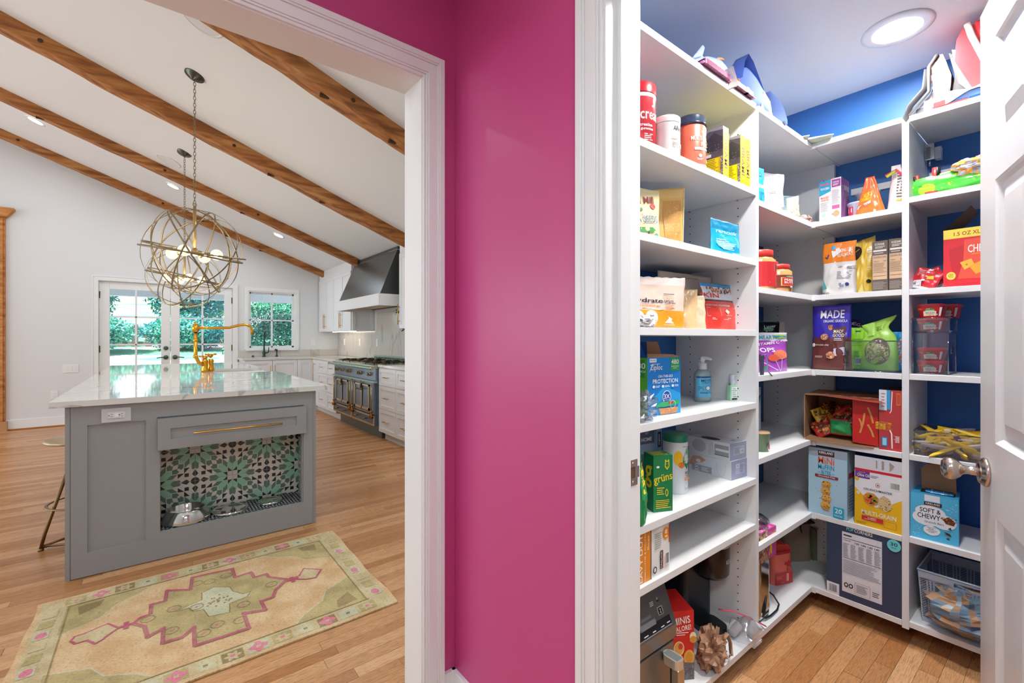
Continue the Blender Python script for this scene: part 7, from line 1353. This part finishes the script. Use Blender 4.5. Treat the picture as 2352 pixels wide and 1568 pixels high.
# ================================================================ RIGHT BAY OF THE BACK RUN
Z3 = LVL3
gb2 = pouch('frog_bag', 'long bright green printed bag lying along the second shelf', 'bag', (2.42, 0.3154, Z3[1]+.012), 0, .30, .075, .055, [(1, '#4CCB3E')], [('e', .24, .35, .09, .28, '#B8D838'), ('s', .0, .1, 1, .9, 26, .10, ['#7ADF52', '#2FA83A', '#C8E84A']), ('p', [(.0, .2), (.18, .05), (.12, .8)], '#A8DCE8')], seed=121, wrinkle=.006, stand=False, rot=(R(8), R(-4), -1.5708), flare=0)
pouch('foil_pack', 'silver and white foil pack lying behind the green bag', 'bag', (2.50, 0.3258, Z3[1]+.03), 0, .16, .075, .03, [(.5, '#55575A'), (1, '#D9DADF')], [('x', .2, .75, .9, .95, 4, '#5A5A60')], seed=122, stand=False, rot=(R(15), R(6), -1.5708), rough=.2)
t = thing('bag_clip', 'large red clip with black grips standing on the green bag', 'clip', (2.435, 0.3957, Z3[1]+.04), -1.5708)
RC = C('#E23A3A', .35, coat=.4); MB().tube([(-.03, 0, .058), (-.026, 0, .03), (-.005, 0, .012), (.015, 0, .018)], .007, RC, 10).build('jaw', t); MB().tube([(.03, 0, -.01), (.026, 0, .03), (.027, 0, .075)], .011, RC, 10).build('jaw', t); MB().box(-.005, -.008, -.025, .036, .008, .012, RC).build('hinge_block', t, bevel=.003); MB().cyl((.033, -.002, .035), (.034, -.002, .075), .009, DARK, 8).build('grip', t); MB().cyl((-.034, -.001, .03), (-.036, -.001, .055), .007, DARK, 8).build('grip', t)
crumple('paper_bag', 'crumpled white bag with orange spots, cut off by the pantry door', 'bag', (2.43, 0.262, Z3[1]+.055), (.08, .12, .07), C('#E6DED6', .5), 124, (0, 0, 0), .4, mats=[C('#E6DED6', .5), C('#B9BACB', .5), C('#E8A03A', .5), C('#EFEAE4', .5)])
# shelf 1.427
cz_ = carton('cheese_cracker_case', 'big red cheese cracker case with a yellow band, its kraft flap raised', 'box', (2.4, 0.2644, 1.427), -1.5708, 0.1529, 0.2213, .22, '#DB2430', sides={'left': '#C02028'}, front=[('r', 0, .84, 1, 1, '#F0D850'), ('t', '1.5 OZ XL PACKS', .60, .915, .82, .065, '#B0261E'), ('p', [(.10, .66), (.36, .72), (.40, .50), (.30, .20), (.22, .1), (.14, .35)], '#C41E2C'), ('p', [(.38, .80), (1, .82), (1, .12), (.26, .14), (.36, .45)], '#E8503A'), ('t', 'CHEEZ-IT', .72, .64, .56, .13, Wh), ('t', 'ORIGINAL', .60, .55, .2, .02, '#F0B83A'), ('p', [(.30, .42), (.50, .47), (.56, .36), (.38, .29)], '#F0B43A'), ('p', [(.46, .34), (.66, .42), (.74, .26), (.58, .20)], '#EAA52E'), ('e', .42, .375, .02, .015, '#B8741E'), ('e', .14, .20, .085, .068, '#F0E05A'), ('t', '100%', .14, .225, .09, .022, '#B0261E'), ('t', 'REAL', .14, .198, .10, .024, '#B0261E'), ('t', 'CHEESE', .14, .172, .09, .014, '#B0261E'), ('t', '45 - 1.5 OZ (42g) POUCHES', .34, .05, .56, .025, '#7A141C')])
w3 = 0.1529; h3 = 0.2214
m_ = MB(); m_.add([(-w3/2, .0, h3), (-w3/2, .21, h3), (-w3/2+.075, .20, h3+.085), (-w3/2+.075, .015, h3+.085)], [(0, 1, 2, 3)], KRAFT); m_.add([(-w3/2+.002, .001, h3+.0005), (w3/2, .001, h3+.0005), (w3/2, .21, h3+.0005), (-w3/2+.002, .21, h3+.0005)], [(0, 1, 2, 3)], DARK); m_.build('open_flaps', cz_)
for k, (px_, x_, rz, lb) in enumerate(((0.4151, 2.41, -.25, 'red and white snack packet leaning on the back divider'), (0.368, 2.44, .3, 'red snack packet slumped against the big red case'))):
    pouch('snack_packet', lb, 'bag', (x_, px_, Z3[2]+.004), 0, .088, .088, .035, [(.12, '#D8D8DE'), (.9, '#CF2330'), (1, '#B81E2A')], [('p', [(.1, .1), (.5, .15), (.45, .42), (.12, .35)], '#E6E4E8'), ('b', .15, .15, .4, .32, '#222222'), ('p', [(.55, .5), (.8, .55), (.75, .7), (.5, .66)], '#F0D23A'), ('x', .1, .6, .45, .9, 5, '#E8C8CC'), ('e', .5, .42, .06, .05, '#E8E8F0')], seed=130+k, wrinkle=.011, rot=(R(-12), R(20*(-1)**k), -1.5708+rz), nu=14, nv=14)
# shelf 1.09: clear bins of pasta bowls
bxp = 0.362
wA = 0.1031
clear_bin('clear_bin', 'tall clear bin with two red pasta bowls inside, on the middle shelf', (2.395, 0.3782, Z3[3]), -1.5708, wA, 0.1657, .16)
clear_bin('clear_bin', 'shallow clear bin stacked on the tall one, holding one red pasta bowl', (2.392, 0.3779, 1.2574), -1.5708, 0.1106, 0.0547, .165, handle=False)
def bowl_pack(x, ya, yb, z, label, h=.055, lidh=.009):
    t = thing('pasta_bowl', label, 'bowl', (x, (ya+yb)/2, z), -1.5708, 'red microwave pasta bowls in and above the clear bins'); w = abs(ya-yb); rd = C('#D3222B', .35, coat=.3)
    def ring_(ww, dd, zz, r): return [((ww/2-r)*sx+r*math.cos(R(a)), dd/2+(dd/2-r)*sy+r*math.sin(R(a)), zz) for sx, sy, a0 in ((1, 1, 0), (-1, 1, 90), (-1, -1, 180), (1, -1, 270)) for a in (a0, a0+30, a0+60, a0+90)]
    m_ = MB(); lo = [(x_, y_+.008, z_) for x_, y_, z_ in ring_(w*.76, .072, 0, .012)]; hi = ring_(w*.94, .088, h-lidh, .014); n = len(lo)
    m_.add(lo+hi, [(i, (i+1) % n, n+(i+1) % n, n+i) for i in range(n)]+[tuple(range(n-1, -1, -1))], rd, True); m_.build('bowl_body', t)
    m_ = MB(); a_ = ring_(w, .094, h-lidh, .016); b_ = ring_(w*.97, .090, h-.002, .016); c_ = ring_(w*.82, .076, h, .014)
    m_.add(a_+b_+c_, [(i, (i+1) % n, n+(i+1) % n, n+i) for i in range(n)]+[(n+i, n+(i+1) % n, 2*n+(i+1) % n, 2*n+i) for i in range(n)]+[tuple(range(2*n, 3*n)), tuple(range(n-1, -1, -1))], C('#DC3036', .35, coat=.3)); m_.build('lid', t)
    art(t, [('p', [(.20, .08), (.22, .55), (.36, .62), (.62, .62), (.76, .55), (.76, .08)], '#F0E6C8'), ('p', [(.26, .60), (.36, .82), (.5, .92), (.64, .82), (.72, .60), (.5, .68)], '#2F8A52'), ('t', 'Chef', .42, .80, .16, .09, Wh), ('t', 'BOYARDEE', .5, .66, .34, .10, '#DDE8C8'), ('t', "ABC's & 123's", .5, .42, .42, .11, '#2A4A8A'), ('x', .34, .26, .66, .34, 1, '#6A7AAA'), ('s', .3, .06, .7, .16, 14, .05, ['#E0502A', '#F0A03A']), ('x', .03, .70, .2, .88, 2, '#F0A03A'), ('r', .88, .06, .97, .92, '#D8D8DE'), ('e', .80, .22, .03, .06, Wh)], lambda u, v, off: ((u-.5)*w*(.74+.17*v), -.0006+.0075*(1-v)-off, .003+(h-lidh-.006)*v), w*.84/h, 'front_label', 2)
    return t
by0, by1 = 0.4235, 0.3378
bowl_pack(2.402, by0, by1, Z3[3]+.004, 'lowest red pasta bowl in the tall clear bin', .050)
bowl_pack(2.404, by0-.001, by1-.001, Z3[3]+.055, 'second red pasta bowl from the bottom, standing in the tall clear bin', .050)
zz3 = 1.2574+.004
bowl_pack(2.40, by0, by1, zz3, 'red pasta bowl seen through the shallow upper bin', .052)
bowl_pack(2.405, by0, by1, zz3+.053, 'topmost red pasta bowl, nearest the shelf edge', .054)
bowl_pack(2.52, by0-.02, by1-.03, zz3+.053, 'topmost red pasta bowl behind and right of the front one', .056)
# shelf .771: bin of yellow bars
yb0, yb1 = 0.4226, 0.2124
clear_bin('clear_bin', 'wide clear bin filled with yellow snack bars, partly behind the pantry door', (2.37, (yb0+yb1)/2, Z3[4]), -1.5708, yb0-yb1, .098, .20, handle=False)
rb2 = random.Random(12)
YM = ['#E9BE1C', '#F0C92A', '#DDAE18', '#E2D6C8', '#ECC222']
wherebar = ['at the left end', 'near the left end', 'left of the middle', 'in the middle', 'right of the middle', 'at the right end']
k = 0
for layer in range(4):
    for q in range(6):
        y_ = yb0-.035-(yb0-yb1-.07)*(q+.5*rb2.random())/5.6; x_ = 2.37+.035+.045*layer*.8+rb2.uniform(-.012, .012); z_ = Z3[4]+.008+layer*.018+rb2.uniform(0, .008)
        lb = 'yellow snack bar %s of the clear bin, %s' % (wherebar[q], ('lowest, by its front wall', 'in the second layer', 'in the third layer', 'in the top layer')[layer])
        pouch('snack_bar', lb, 'snack bar', (x_, y_, z_), 0, .105, .034, .016, [(1, YM[(k*3) % 5])], [('r', .55, .2, .8, .85, '#5E3A84' if k % 3 == 0 else '#EAD8B8'), ('e', .22, .5, .07, .3, '#3E5E8A'), ('e', .22, .5, .035, .16, '#E8E8E8'), ('x', .32, .25, .52, .75, 3, '#7A5A10')], seed=200+k, wrinkle=.003, stand=False, rot=(R(rb2.uniform(5, 70)), R(rb2.uniform(-30, 30)), -1.5708+rb2.uniform(-.7, .7)), nu=10, nv=6, group='yellow snack bars in the clear bin'); k += 1
# shelf .442: granola bars
gr = carton('granola_bar_box', 'sky blue granola bar box with its kraft lid standing open', 'box', (2.385, 0.3656, 0.442), -1.4708, 0.138, 0.1759, .135, '#4DBAE2', sides={'right': '#2E8FD0', 'top': '#3FA6D8'}, front=[('r', .30, .86, .62, 1, '#E8ECF2'), ('r', .29, .765, .66, .845, Bk), ('t', 'KIRKLAND', .475, .812, .30, .040, Wh), ('r', .32, .775, .63, .785, '#B5302C'), ('e', .42, .62, .32, .15, '#EDF0F4'), ('e', .36, .48, .32, .17, '#EDF0F4'), ('e', .70, .46, .26, .16, '#EDF0F4'), ('t', 'SOFT &', .42, .655, .44, .10, '#20232A'), ('t', 'CHEWY', .39, .525, .48, .11, '#20232A'), ('t', 'Granola Bars', .50, .405, .40, .045, '#3A6A9A'), ('p', [(.68, .52), (.80, .60), (.94, .50), (.90, .42), (.74, .44)], '#6A2E1E'), ('s', .66, .42, .96, .58, 22, .022, ['#8A4A2A', '#D8944A', '#4A2218']), ('e', .45, .22, .17, .10, '#F4F6FA'), ('e', .36, .24, .08, .06, '#F4F6FA'), ('e', .55, .23, .08, .06, '#F4F6FA'), ('t', 'MADE WITH', .45, .285, .18, .018, '#20232A'), ('t', 'REAL', .45, .255, .12, .025, '#20232A'), ('t', 'CHOCOLATE', .45, .222, .22, .022, '#20232A'), ('t', 'CHIPS', .45, .19, .12, .022, '#20232A'), ('p', [(.78, .34), (.84, .38), (.86, .32)], '#4A2218'), ('p', [(.70, .26), (.82, .24), (.86, .18), (.76, .20)], '#4A2218'), ('p', [(.74, .12), (.80, .15), (.82, .09)], '#4A2218'), ('s', .70, .66, .98, .95, 26, .012, ['#B8E2F4']), ('s', .05, .05, .25, .3, 20, .012, ['#B8E2F4'])], right=[('r', .1, .15, .35, .85, '#B9C8E0'), ('x', .12, .2, .33, .8, 12, '#5A78A8'), ('r', .5, .2, .58, .9, '#1E4E9A')])
gw = 0.138; gh = 0.1759
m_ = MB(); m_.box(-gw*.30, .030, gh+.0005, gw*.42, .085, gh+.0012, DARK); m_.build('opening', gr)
m_ = MB(); m_.prism([(-gw*.30, .0), (gw*.44, .0), (gw*.43, .065), (gw*.30, .105), (gw*.14, .108), (gw*.12, .115), (-gw*.08, .115), (-gw*.09, .108), (-gw*.18, .106), (-gw*.31, .085)], .0, .0015, KRAFT, T=Matrix.Translation((0, .090, gh)) @ Matrix.Rotation(R(8), 4, 'X'), axis='y'); m_.build('lid', gr)
grT = Matrix.Translation(gr.location) @ Matrix.Rotation(gr.rotation_euler[2], 4, 'Z')
for k in range(3):
    p_ = grT @ Vector((.012, .038+.018*k, gh-.022)); pouch('wrapped_bar', ('front wrapped bar showing in the open granola box', 'middle wrapped bar showing in the open granola box', 'back wrapped bar showing in the open granola box')[k], 'snack bar', tuple(p_), 0, gw*.60, .028, .014, [(1, ('#3BA0E0', '#2C84C8', '#2A2E36')[k])], [('s', .1, .3, .9, .9, 16, .12, ['#1A2A44', '#BFE0F4'])], seed=240+k, stand=False, rot=(0, 0, gr.rotation_euler[2]), nu=12, nv=5, wrinkle=.002, group='wrapped bars in the open granola box')
# bottom: basket
t = thing('storage_basket', 'blue grey woven-look plastic basket with a hand hole on the bottom shelf', 'basket', (2.40, 0.2862, Z3[6]), -1.5708)
bw = 0.2598; bh = .205; bd = .25; BP = C('#A9B4C6', .45)
def wall(P, L, hole=False):
    """lattice wall: P(a, z, o) maps along the wall"""
    m_ = MB(); na = int(L/.0115); nz = 23; da = L/na; dz = (bh-.05)/nz
    for j in range(nz):
        z = .018+j*dz
        for g0, g1 in ((0, 1),):
            m_.add([P(0, z, 0), P(L, z, 0), P(L, z+dz*.42, 0), P(0, z+dz*.42, 0)], [(0, 1, 2, 3)], BP)
    a = 0; k = 0
    while a < L:
        w_ = (.0042, .0042, .0042)[k % 3]; gap = (.019, .0060, .0060)[k % 3]
        m_.add([P(a, .014, .0006), P(min(L, a+w_), .014, .0006), P(min(L, a+w_), bh-.03, .0006), P(a, bh-.03, .0006)], [(0, 1, 2, 3)], BP); a += w_+gap; k += 1
    m_.add([P(0, 0, .001), P(L, 0, .001), P(L, .018, .001), P(0, .018, .001)], [(0, 1, 2, 3)], BP)
    if hole:
        c0, c1 = L*.40, L*.92
        for a0, a1, z0, z1 in ((0, L, bh-.034, bh-.028), (0, c0, bh-.034, bh), (c1, L, bh-.034, bh), (c0, c1, bh-.012, bh), (c0-.006, c1+.006, bh-.062, bh-.054), (c0-.006, c0, bh-.058, bh-.03)):
            m_.add([P(a0, z0, .0014), P(a1, z0, .0014), P(a1, z1, .0014), P(a0, z1, .0014)], [(0, 1, 2, 3)], BP)
    else: m_.add([P(0, bh-.034, .001), P(L, bh-.034, .001), P(L, bh, .001), P(0, bh, .001)], [(0, 1, 2, 3)], BP)
    return m_
tp = lambda z: .012*(1-z/bh)       # taper towards the base
wall(lambda a, z, o: (-bw/2+a*(bw-2*tp(z))/bw+tp(z), tp(z)-o, z), bw, True).build('front_lattice', t)
wall(lambda a, z, o: (-bw/2+a*(bw-2*tp(z))/bw+tp(z), bd-tp(z)+o, z), bw).build('back_lattice', t)
wall(lambda a, z, o: (-bw/2+tp(z)-o, a*(bd-2*tp(z))/bd+tp(z), z), bd).build('side_lattice', t)
wall(lambda a, z, o: (bw/2-tp(z)+o, a*(bd-2*tp(z))/bd+tp(z), z), bd).build('side_lattice', t)
m_ = MB(); m_.tube([(-bw/2, 0, bh), (bw/2, 0, bh), (bw/2, bd, bh), (-bw/2, bd, bh)], .0045, BP, 8, True); m_.box(-bw/2+.013, .013, 0, bw/2-.013, bd-.013, .004, BP); m_.build('rim', t)
crumple('plastic_bags', 'bundle of translucent blue grey plastic bags inside the basket', 'bag', (2.425, 0.2862, Z3[6]+.006), (.20, bw*.86, .175), C('#8FA6B8', .3), 140, (0, 0, 0), .35, mats=[C('#9FB6C6', .3), C('#6E8496', .3), C('#B08A6A', .4), C('#A8BCCC', .3)])
# ================================================================ TOP SHELF
ZT = 2.122
t = thing('canvas_bag', 'pale blue canvas tote slumped on the top shelf with orange stitching', 'bag', (1.62, .80, ZT))
def draped(rings, mat, name, par, n=26, seed=1, amp=.012, smooth=True):
    """loft of closed rings (cx, cy, cz, rx, ry) with folds"""
    m_ = MB(); vs = []
    for j, (cx, cy, cz, rx, ry, tilt) in enumerate(rings):
        for i in range(n):
            a = 2*PI*i/n; f = 1+amp*8*noise.noise(Vector((math.cos(a)*1.3+seed, math.sin(a)*1.3, j*.35)))
            vs.append((cx+rx*f*math.cos(a), cy+ry*f*math.sin(a), cz+tilt*math.cos(a)+.5*amp*noise.noise(Vector((a*2+seed, j*.8, 2)))))
    k = len(rings); m_.add(vs, [(j*n+i, j*n+(i+1) % n, (j+1)*n+(i+1) % n, (j+1)*n+i) for j in range(k-1) for i in range(n)]+[tuple(range(n-1, -1, -1))], mat, smooth)
    return m_.build(name, par)
CB1 = C('#8FA0D8', .7, bump=.15, bscale=30); CB2 = C('#4A64B0', .7, bump=.15, bscale=30); CB3 = C('#A4BCE4', .6, bump=.1, bscale=30)

# soft things on the top shelf
draped([(-.04, .06, .004, .155, .062, 0), (-.05, .06, .03, .17, .066, .004), (-.05, .06, .065, .165, .06, .012), (-.03, .06, .095, .14, .05, .018), (-.02, .06, .112, .118, .042, .018), (-.02, .06, .106, .112, .037, .018), (-.02, .06, .07, .10, .03, .01)], CB1, 'bag_body', t, seed=3, amp=.018)
m_ = MB(); m_.add([(-.235, .05, .012), (-.195, .02, .055), (-.13, .02, .125), (-.10, .03, .132), (-.115, .03, .098), (-.07, .02, .080), (-.10, .0, .02)], [(0, 1, 2, 3, 4), (0, 4, 5, 6)], CB1); m_.add([(x, y+.004, z) for x, y, z in [(-.235, .05, .012), (-.195, .02, .055), (-.13, .02, .125), (-.10, .03, .132), (-.115, .03, .098), (-.07, .02, .080), (-.10, .0, .02)]], [(4, 3, 2, 1, 0), (6, 5, 4, 0)], C('#B8C6EE', .7)); m_.build('turned_corner', t)
m_ = MB()
for k in range(4): m_.tube([(-.055+.004*k, .02, .095), (-.03+.004*k, .018, .118), (.005+.004*k, .02, .13)], .002, C('#E87A2A', .6), 6)
m_.tube([(.10, .0, .035), (.108, .002, .06), (.10, .008, .085)], .003, C('#E87A2A', .6), 6); m_.build('orange_stitching', t)
t = thing('canvas_backpack', 'blue canvas backpack with darker straps at the inner end of the top shelf', 'bag', (1.93, .80, ZT))
draped([(0, .06, .004, .13, .066, 0), (-.01, .06, .05, .135, .068, 0), (-.03, .06, .10, .115, .06, .0), (-.06, .06, .145, .085, .05, .0), (-.085, .06, .175, .05, .036, 0), (-.09, .06, .182, .02, .016, 0)], C('#6A84C8', .7, bump=.15, bscale=30), 'bag_body', t, seed=8, amp=.012)
m_ = MB()
def strap(m_, pts, w, mat):
    pts = [Vector(p) for p in pts]; vs = []
    for i, p in enumerate(pts):
        d = (pts[min(i+1, len(pts)-1)]-pts[max(i-1, 0)]).normalized(); s = Vector((0, 1, 0)); vs += [p-s*w/2, p+s*w/2]
    k = len(pts); m_.add(vs, [(2*i, 2*i+1, 2*i+3, 2*i+2) for i in range(k-1)], mat, True); up = Vector((0, 0, .003)); m_.add([v+up for v in vs], [(2*i, 2*i+2, 2*i+3, 2*i+1) for i in range(k-1)], mat, True)
strap(m_, [(-.18, .03, .10), (-.16, .03, .17), (-.13, .03, .205), (-.09, .03, .19), (-.03, .03, .14), (.03, .03, .085), (.06, .02, .035)], .05, CB2); m_.build('dark_strap', t)
m_ = MB(); strap(m_, [(.02, .01, .105), (.07, .0, .085), (.115, -.005, .055), (.14, -.008, .02), (.13, -.012, -.004), (.10, -.012, .0)], .045, CB3); m_.build('pale_strap', t)
m_ = MB(); m_.add([(-.05, -.006, .02), (.02, -.010, .0035), (.06, -.008, .004), (.03, -.008, .07), (-.02, -.004, .10)], [(0, 1, 2, 3, 4)], CB3); m_.build('front_pocket', t)
MB().tube([(.05, .03, .115), (.062, .03, .13), (.066, .03, .125)], .006, C('#4A4552', .5), 8).build('buckle', t)
t = thing('bandana_roll', 'pink and plum patterned pouch laid along the edge of the top shelf', 'pouch', (1.60, .772, ZT+.002))
for k, (a, b, rz) in enumerate(((-.20, -.035, .0), (-.01, .145, .02))):
    m_ = MB(); m_.rbox(a, -.012, .0, b, .028, .017, .008, C('#8A3A66', .5, var=.8, bscale=90), 4); m_.box(a-.012, -.010, .001, a, .026, .005, C('#D88AC4', .5)); m_.box(b, -.010, .001, b+.014, .026, .006, C('#D88AA8', .5)); m_.build('fabric_fold', t, bevel=.003)
MB().box(.085, -.014, .0, .105, .030, .020, C('#E4B4E4', .4)).build('lilac_band', t, bevel=.002)
t = thing('ribbed_tie', 'grey ribbed strap hanging over the top shelf edge between the pink pouches', 'strap', (1.575, .766, ZT)); m_ = MB(); strap(m_, [(-.01, .0, .045), (-.004, -.004, .02), (.0, -.008, .0), (-.004, -.012, -.022), (-.012, -.010, -.030)], .03, C('#B4ACA8', .6, bump=.6, bscale=120)); m_.build('strap_body', t)
for (x, y, lb) in ((2.3302, .81, 'folded pale green and white papers on the top shelf by the corner'), (2.40, .74, 'flat white envelope lying over the top shelf corner')):
    t = thing('paper_stack', lb, 'papers', (x, y, ZT+.0005), .3); 
    for k in range(3): MB().box(-.09+.006*k, -.025, .003*k, .09, .08, .003*k+.002, C(('#C9D6C2', '#E4E0D2', '#DDE4DC')[k], .7)).build('sheet', t, rot=(0, 0, .07*k))
# plaid lunch bag, leaning red lunch case, flag print pouch
def plaid_mat():
    m, n, l, b = new_mat('buffalo_plaid'); tc = n.new('ShaderNodeTexCoord'); sp_ = n.new('ShaderNodeSeparateXYZ'); l.new(tc.outputs['Object'], sp_.inputs[0]); outs = []
    for ax in ('Y', 'Z'):
        a = n.new('ShaderNodeMath'); a.operation = 'MULTIPLY'; a.inputs[1].default_value = 21; l.new(sp_.outputs[ax], a.inputs[0])
        f_ = n.new('ShaderNodeMath'); f_.operation = 'FRACT'; l.new(a.outputs[0], f_.inputs[0]); g = n.new('ShaderNodeMath'); g.operation = 'GREATER_THAN'; g.inputs[1].default_value = .5; l.new(f_.outputs[0], g.inputs[0]); outs.append(g)
    s = n.new('ShaderNodeMath'); s.operation = 'ADD'; l.new(outs[0].outputs[0], s.inputs[0]); l.new(outs[1].outputs[0], s.inputs[1]); h_ = n.new('ShaderNodeMath'); h_.operation = 'MULTIPLY'; h_.inputs[1].default_value = .5; l.new(s.outputs[0], h_.inputs[0])
    r = n.new('ShaderNodeValToRGB'); r.color_ramp.interpolation = 'CONSTANT'; e = r.color_ramp.elements; e[0].position = 0; e[0].color = lin('#E6D9D0'); e[1].position = .75; e[1].color = lin('#232327'); q = e.new(.25); q.color = lin('#77696E')
    l.new(h_.outputs[0], r.inputs[0]); l.new(r.outputs[0], b.inputs['Base Color']); b.inputs['Roughness'].default_value = .55; return m
PLD = plaid_mat()
y0_, y1_ = 0.4823, 0.3033
t = thing('plaid_lunch_bag', 'black and cream buffalo plaid lunch bag on the top shelf of the back run', 'bag', (2.44, 0, ZT-.004))
ya, yb_ = y0_-.02, y1_
tri = [(ya, 0), (yb_+.0, 0), (yb_-.005, .12), (yb_+.035, .235), (yb_+.065, .245), (yb_+.10, .19), (ya-.05, .10)]
m_ = MB(); tri_a = [(ya, .004), (yb_+.03, .004), (yb_+.02, .14), (yb_+.045, .235), (yb_+.07, .240), (yb_+.09, .20), (ya-.085, .10), (ya-.03, .04)]
m_.prism(tri_a, 0, .16, PLD, axis='x'); m_.build('bag_body', t, bevel=.012)
m_ = MB(); m_.tube([(-.006, ya-.015, .03), (-.010, ya-.075, .10), (-.008, yb_+.085, .20), (-.006, yb_+.06, .238)], .006, C('#3E3C3A', .6), 8); m_.build('zip', t)
m_ = MB(); m_.tube([(.05, ya+.015, .012), (.03, ya-.01, .08), (.03, ya-.055, .13), (.05, yb_+.10, .215)], .014, C('#35353A', .7), 8, flat=.3); m_.build('webbing_strap', t)
m_ = MB(); m_.prism([(yb_+.028, .006), (yb_-.02, .006), (yb_-.035, .10), (yb_-.01, .20), (yb_+.03, .235), (yb_+.012, .14)], .01, .14, C('#24242A', .6), axis='x'); m_.build('dark_interior', t, bevel=.006)
m_ = MB(); m_.prism([(yb_-.0, .10), (yb_-.045, .035), (yb_-.05, .12), (yb_-.02, .215), (yb_+.02, .24)], .0, .10, C('#8E8A90', .4), axis='x'); m_.build('grey_lining', t, bevel=.006)
t = thing('red_lunch_case', 'red and white zipped lunch case leaning against the plaid bag', 'case', (2.40, 0, ZT), rot=(R(0), 0, 0))
yc = 0.2749; prf = [(yc+.030, .245), (yc+.010, .285), (yc-.035, .280), (yc-.085, .11), (yc-.075, .03), (yc-.055, .012), (yc-.02, .03), (yc+.035, .17)]
m_ = MB(); m_.prism(prf, 0, .22, C('#CE2A32', .35, coat=.3), axis='x'); m_.build('case_body', t, bevel=.018)
m_ = MB(); m_.tube([(-.004, yc+.000, .292), (-.006, yc-.012, .24), (-.006, yc-.05, .12), (-.004, yc-.072, .06)], .010, C('#E8D8C8', .5), 8, flat=.5); m_.build('white_piping', t)
m_ = MB(); m_.tube([(-.002, yc-.03, .286), (-.004, yc-.055, .20), (-.003, yc-.088, .11)], .012, C('#A82028', .35), 8, flat=.6); m_.build('side_ridge', t)
t = thing('flag_print_pouch', 'folded red, white and blue printed pouch at the front edge of the top shelf', 'pouch', (2.372, 0, ZT))
y5, y6 = 0.3665, 0.2125; WV = C('#EAE2DE', .45); n = 16; vs = []
for i in range(n+1):
    u = i/n; y_ = y5+(y6-y5)*u; zt = .030+.010*math.sin(u*7-.4)+.020*u; zb_ = .010+.012*math.sin(u*6.2+3.4)*(1-u*.2)+.014*u
    vs += [(-.006, y_, zb_), (-.006, y_, zt), (.05, y_, zt+.004), (.05, y_, .0)]
m_ = MB(); m_.add(vs, [(4*i+j, 4*i+4+j, 4*i+5+j, 4*i+1+j) for i in range(n) for j in range(3)], WV, True); m_.build('white_band', t)
m_ = MB(); m_.box(.0, y6, .001, .11, y5-.006, .034, C('#2A6AB4', .4)); m_.build('blue_panel', t, bevel=.006); m_ = MB(); m_.box(-.007, y5-.035, .0, -.001, y5-.002, .020, C('#D8262E', .4)); m_.box(-.004, y5-.10, .0, .10, y5-.008, .003, C('#D8262E', .4)); m_.build('red_trim', t)
m_ = MB(); m_.box(-.006, y6, -.004+.004, .12, y5+.03, .0045, PLD); 
bpy.context.view_layer.update()
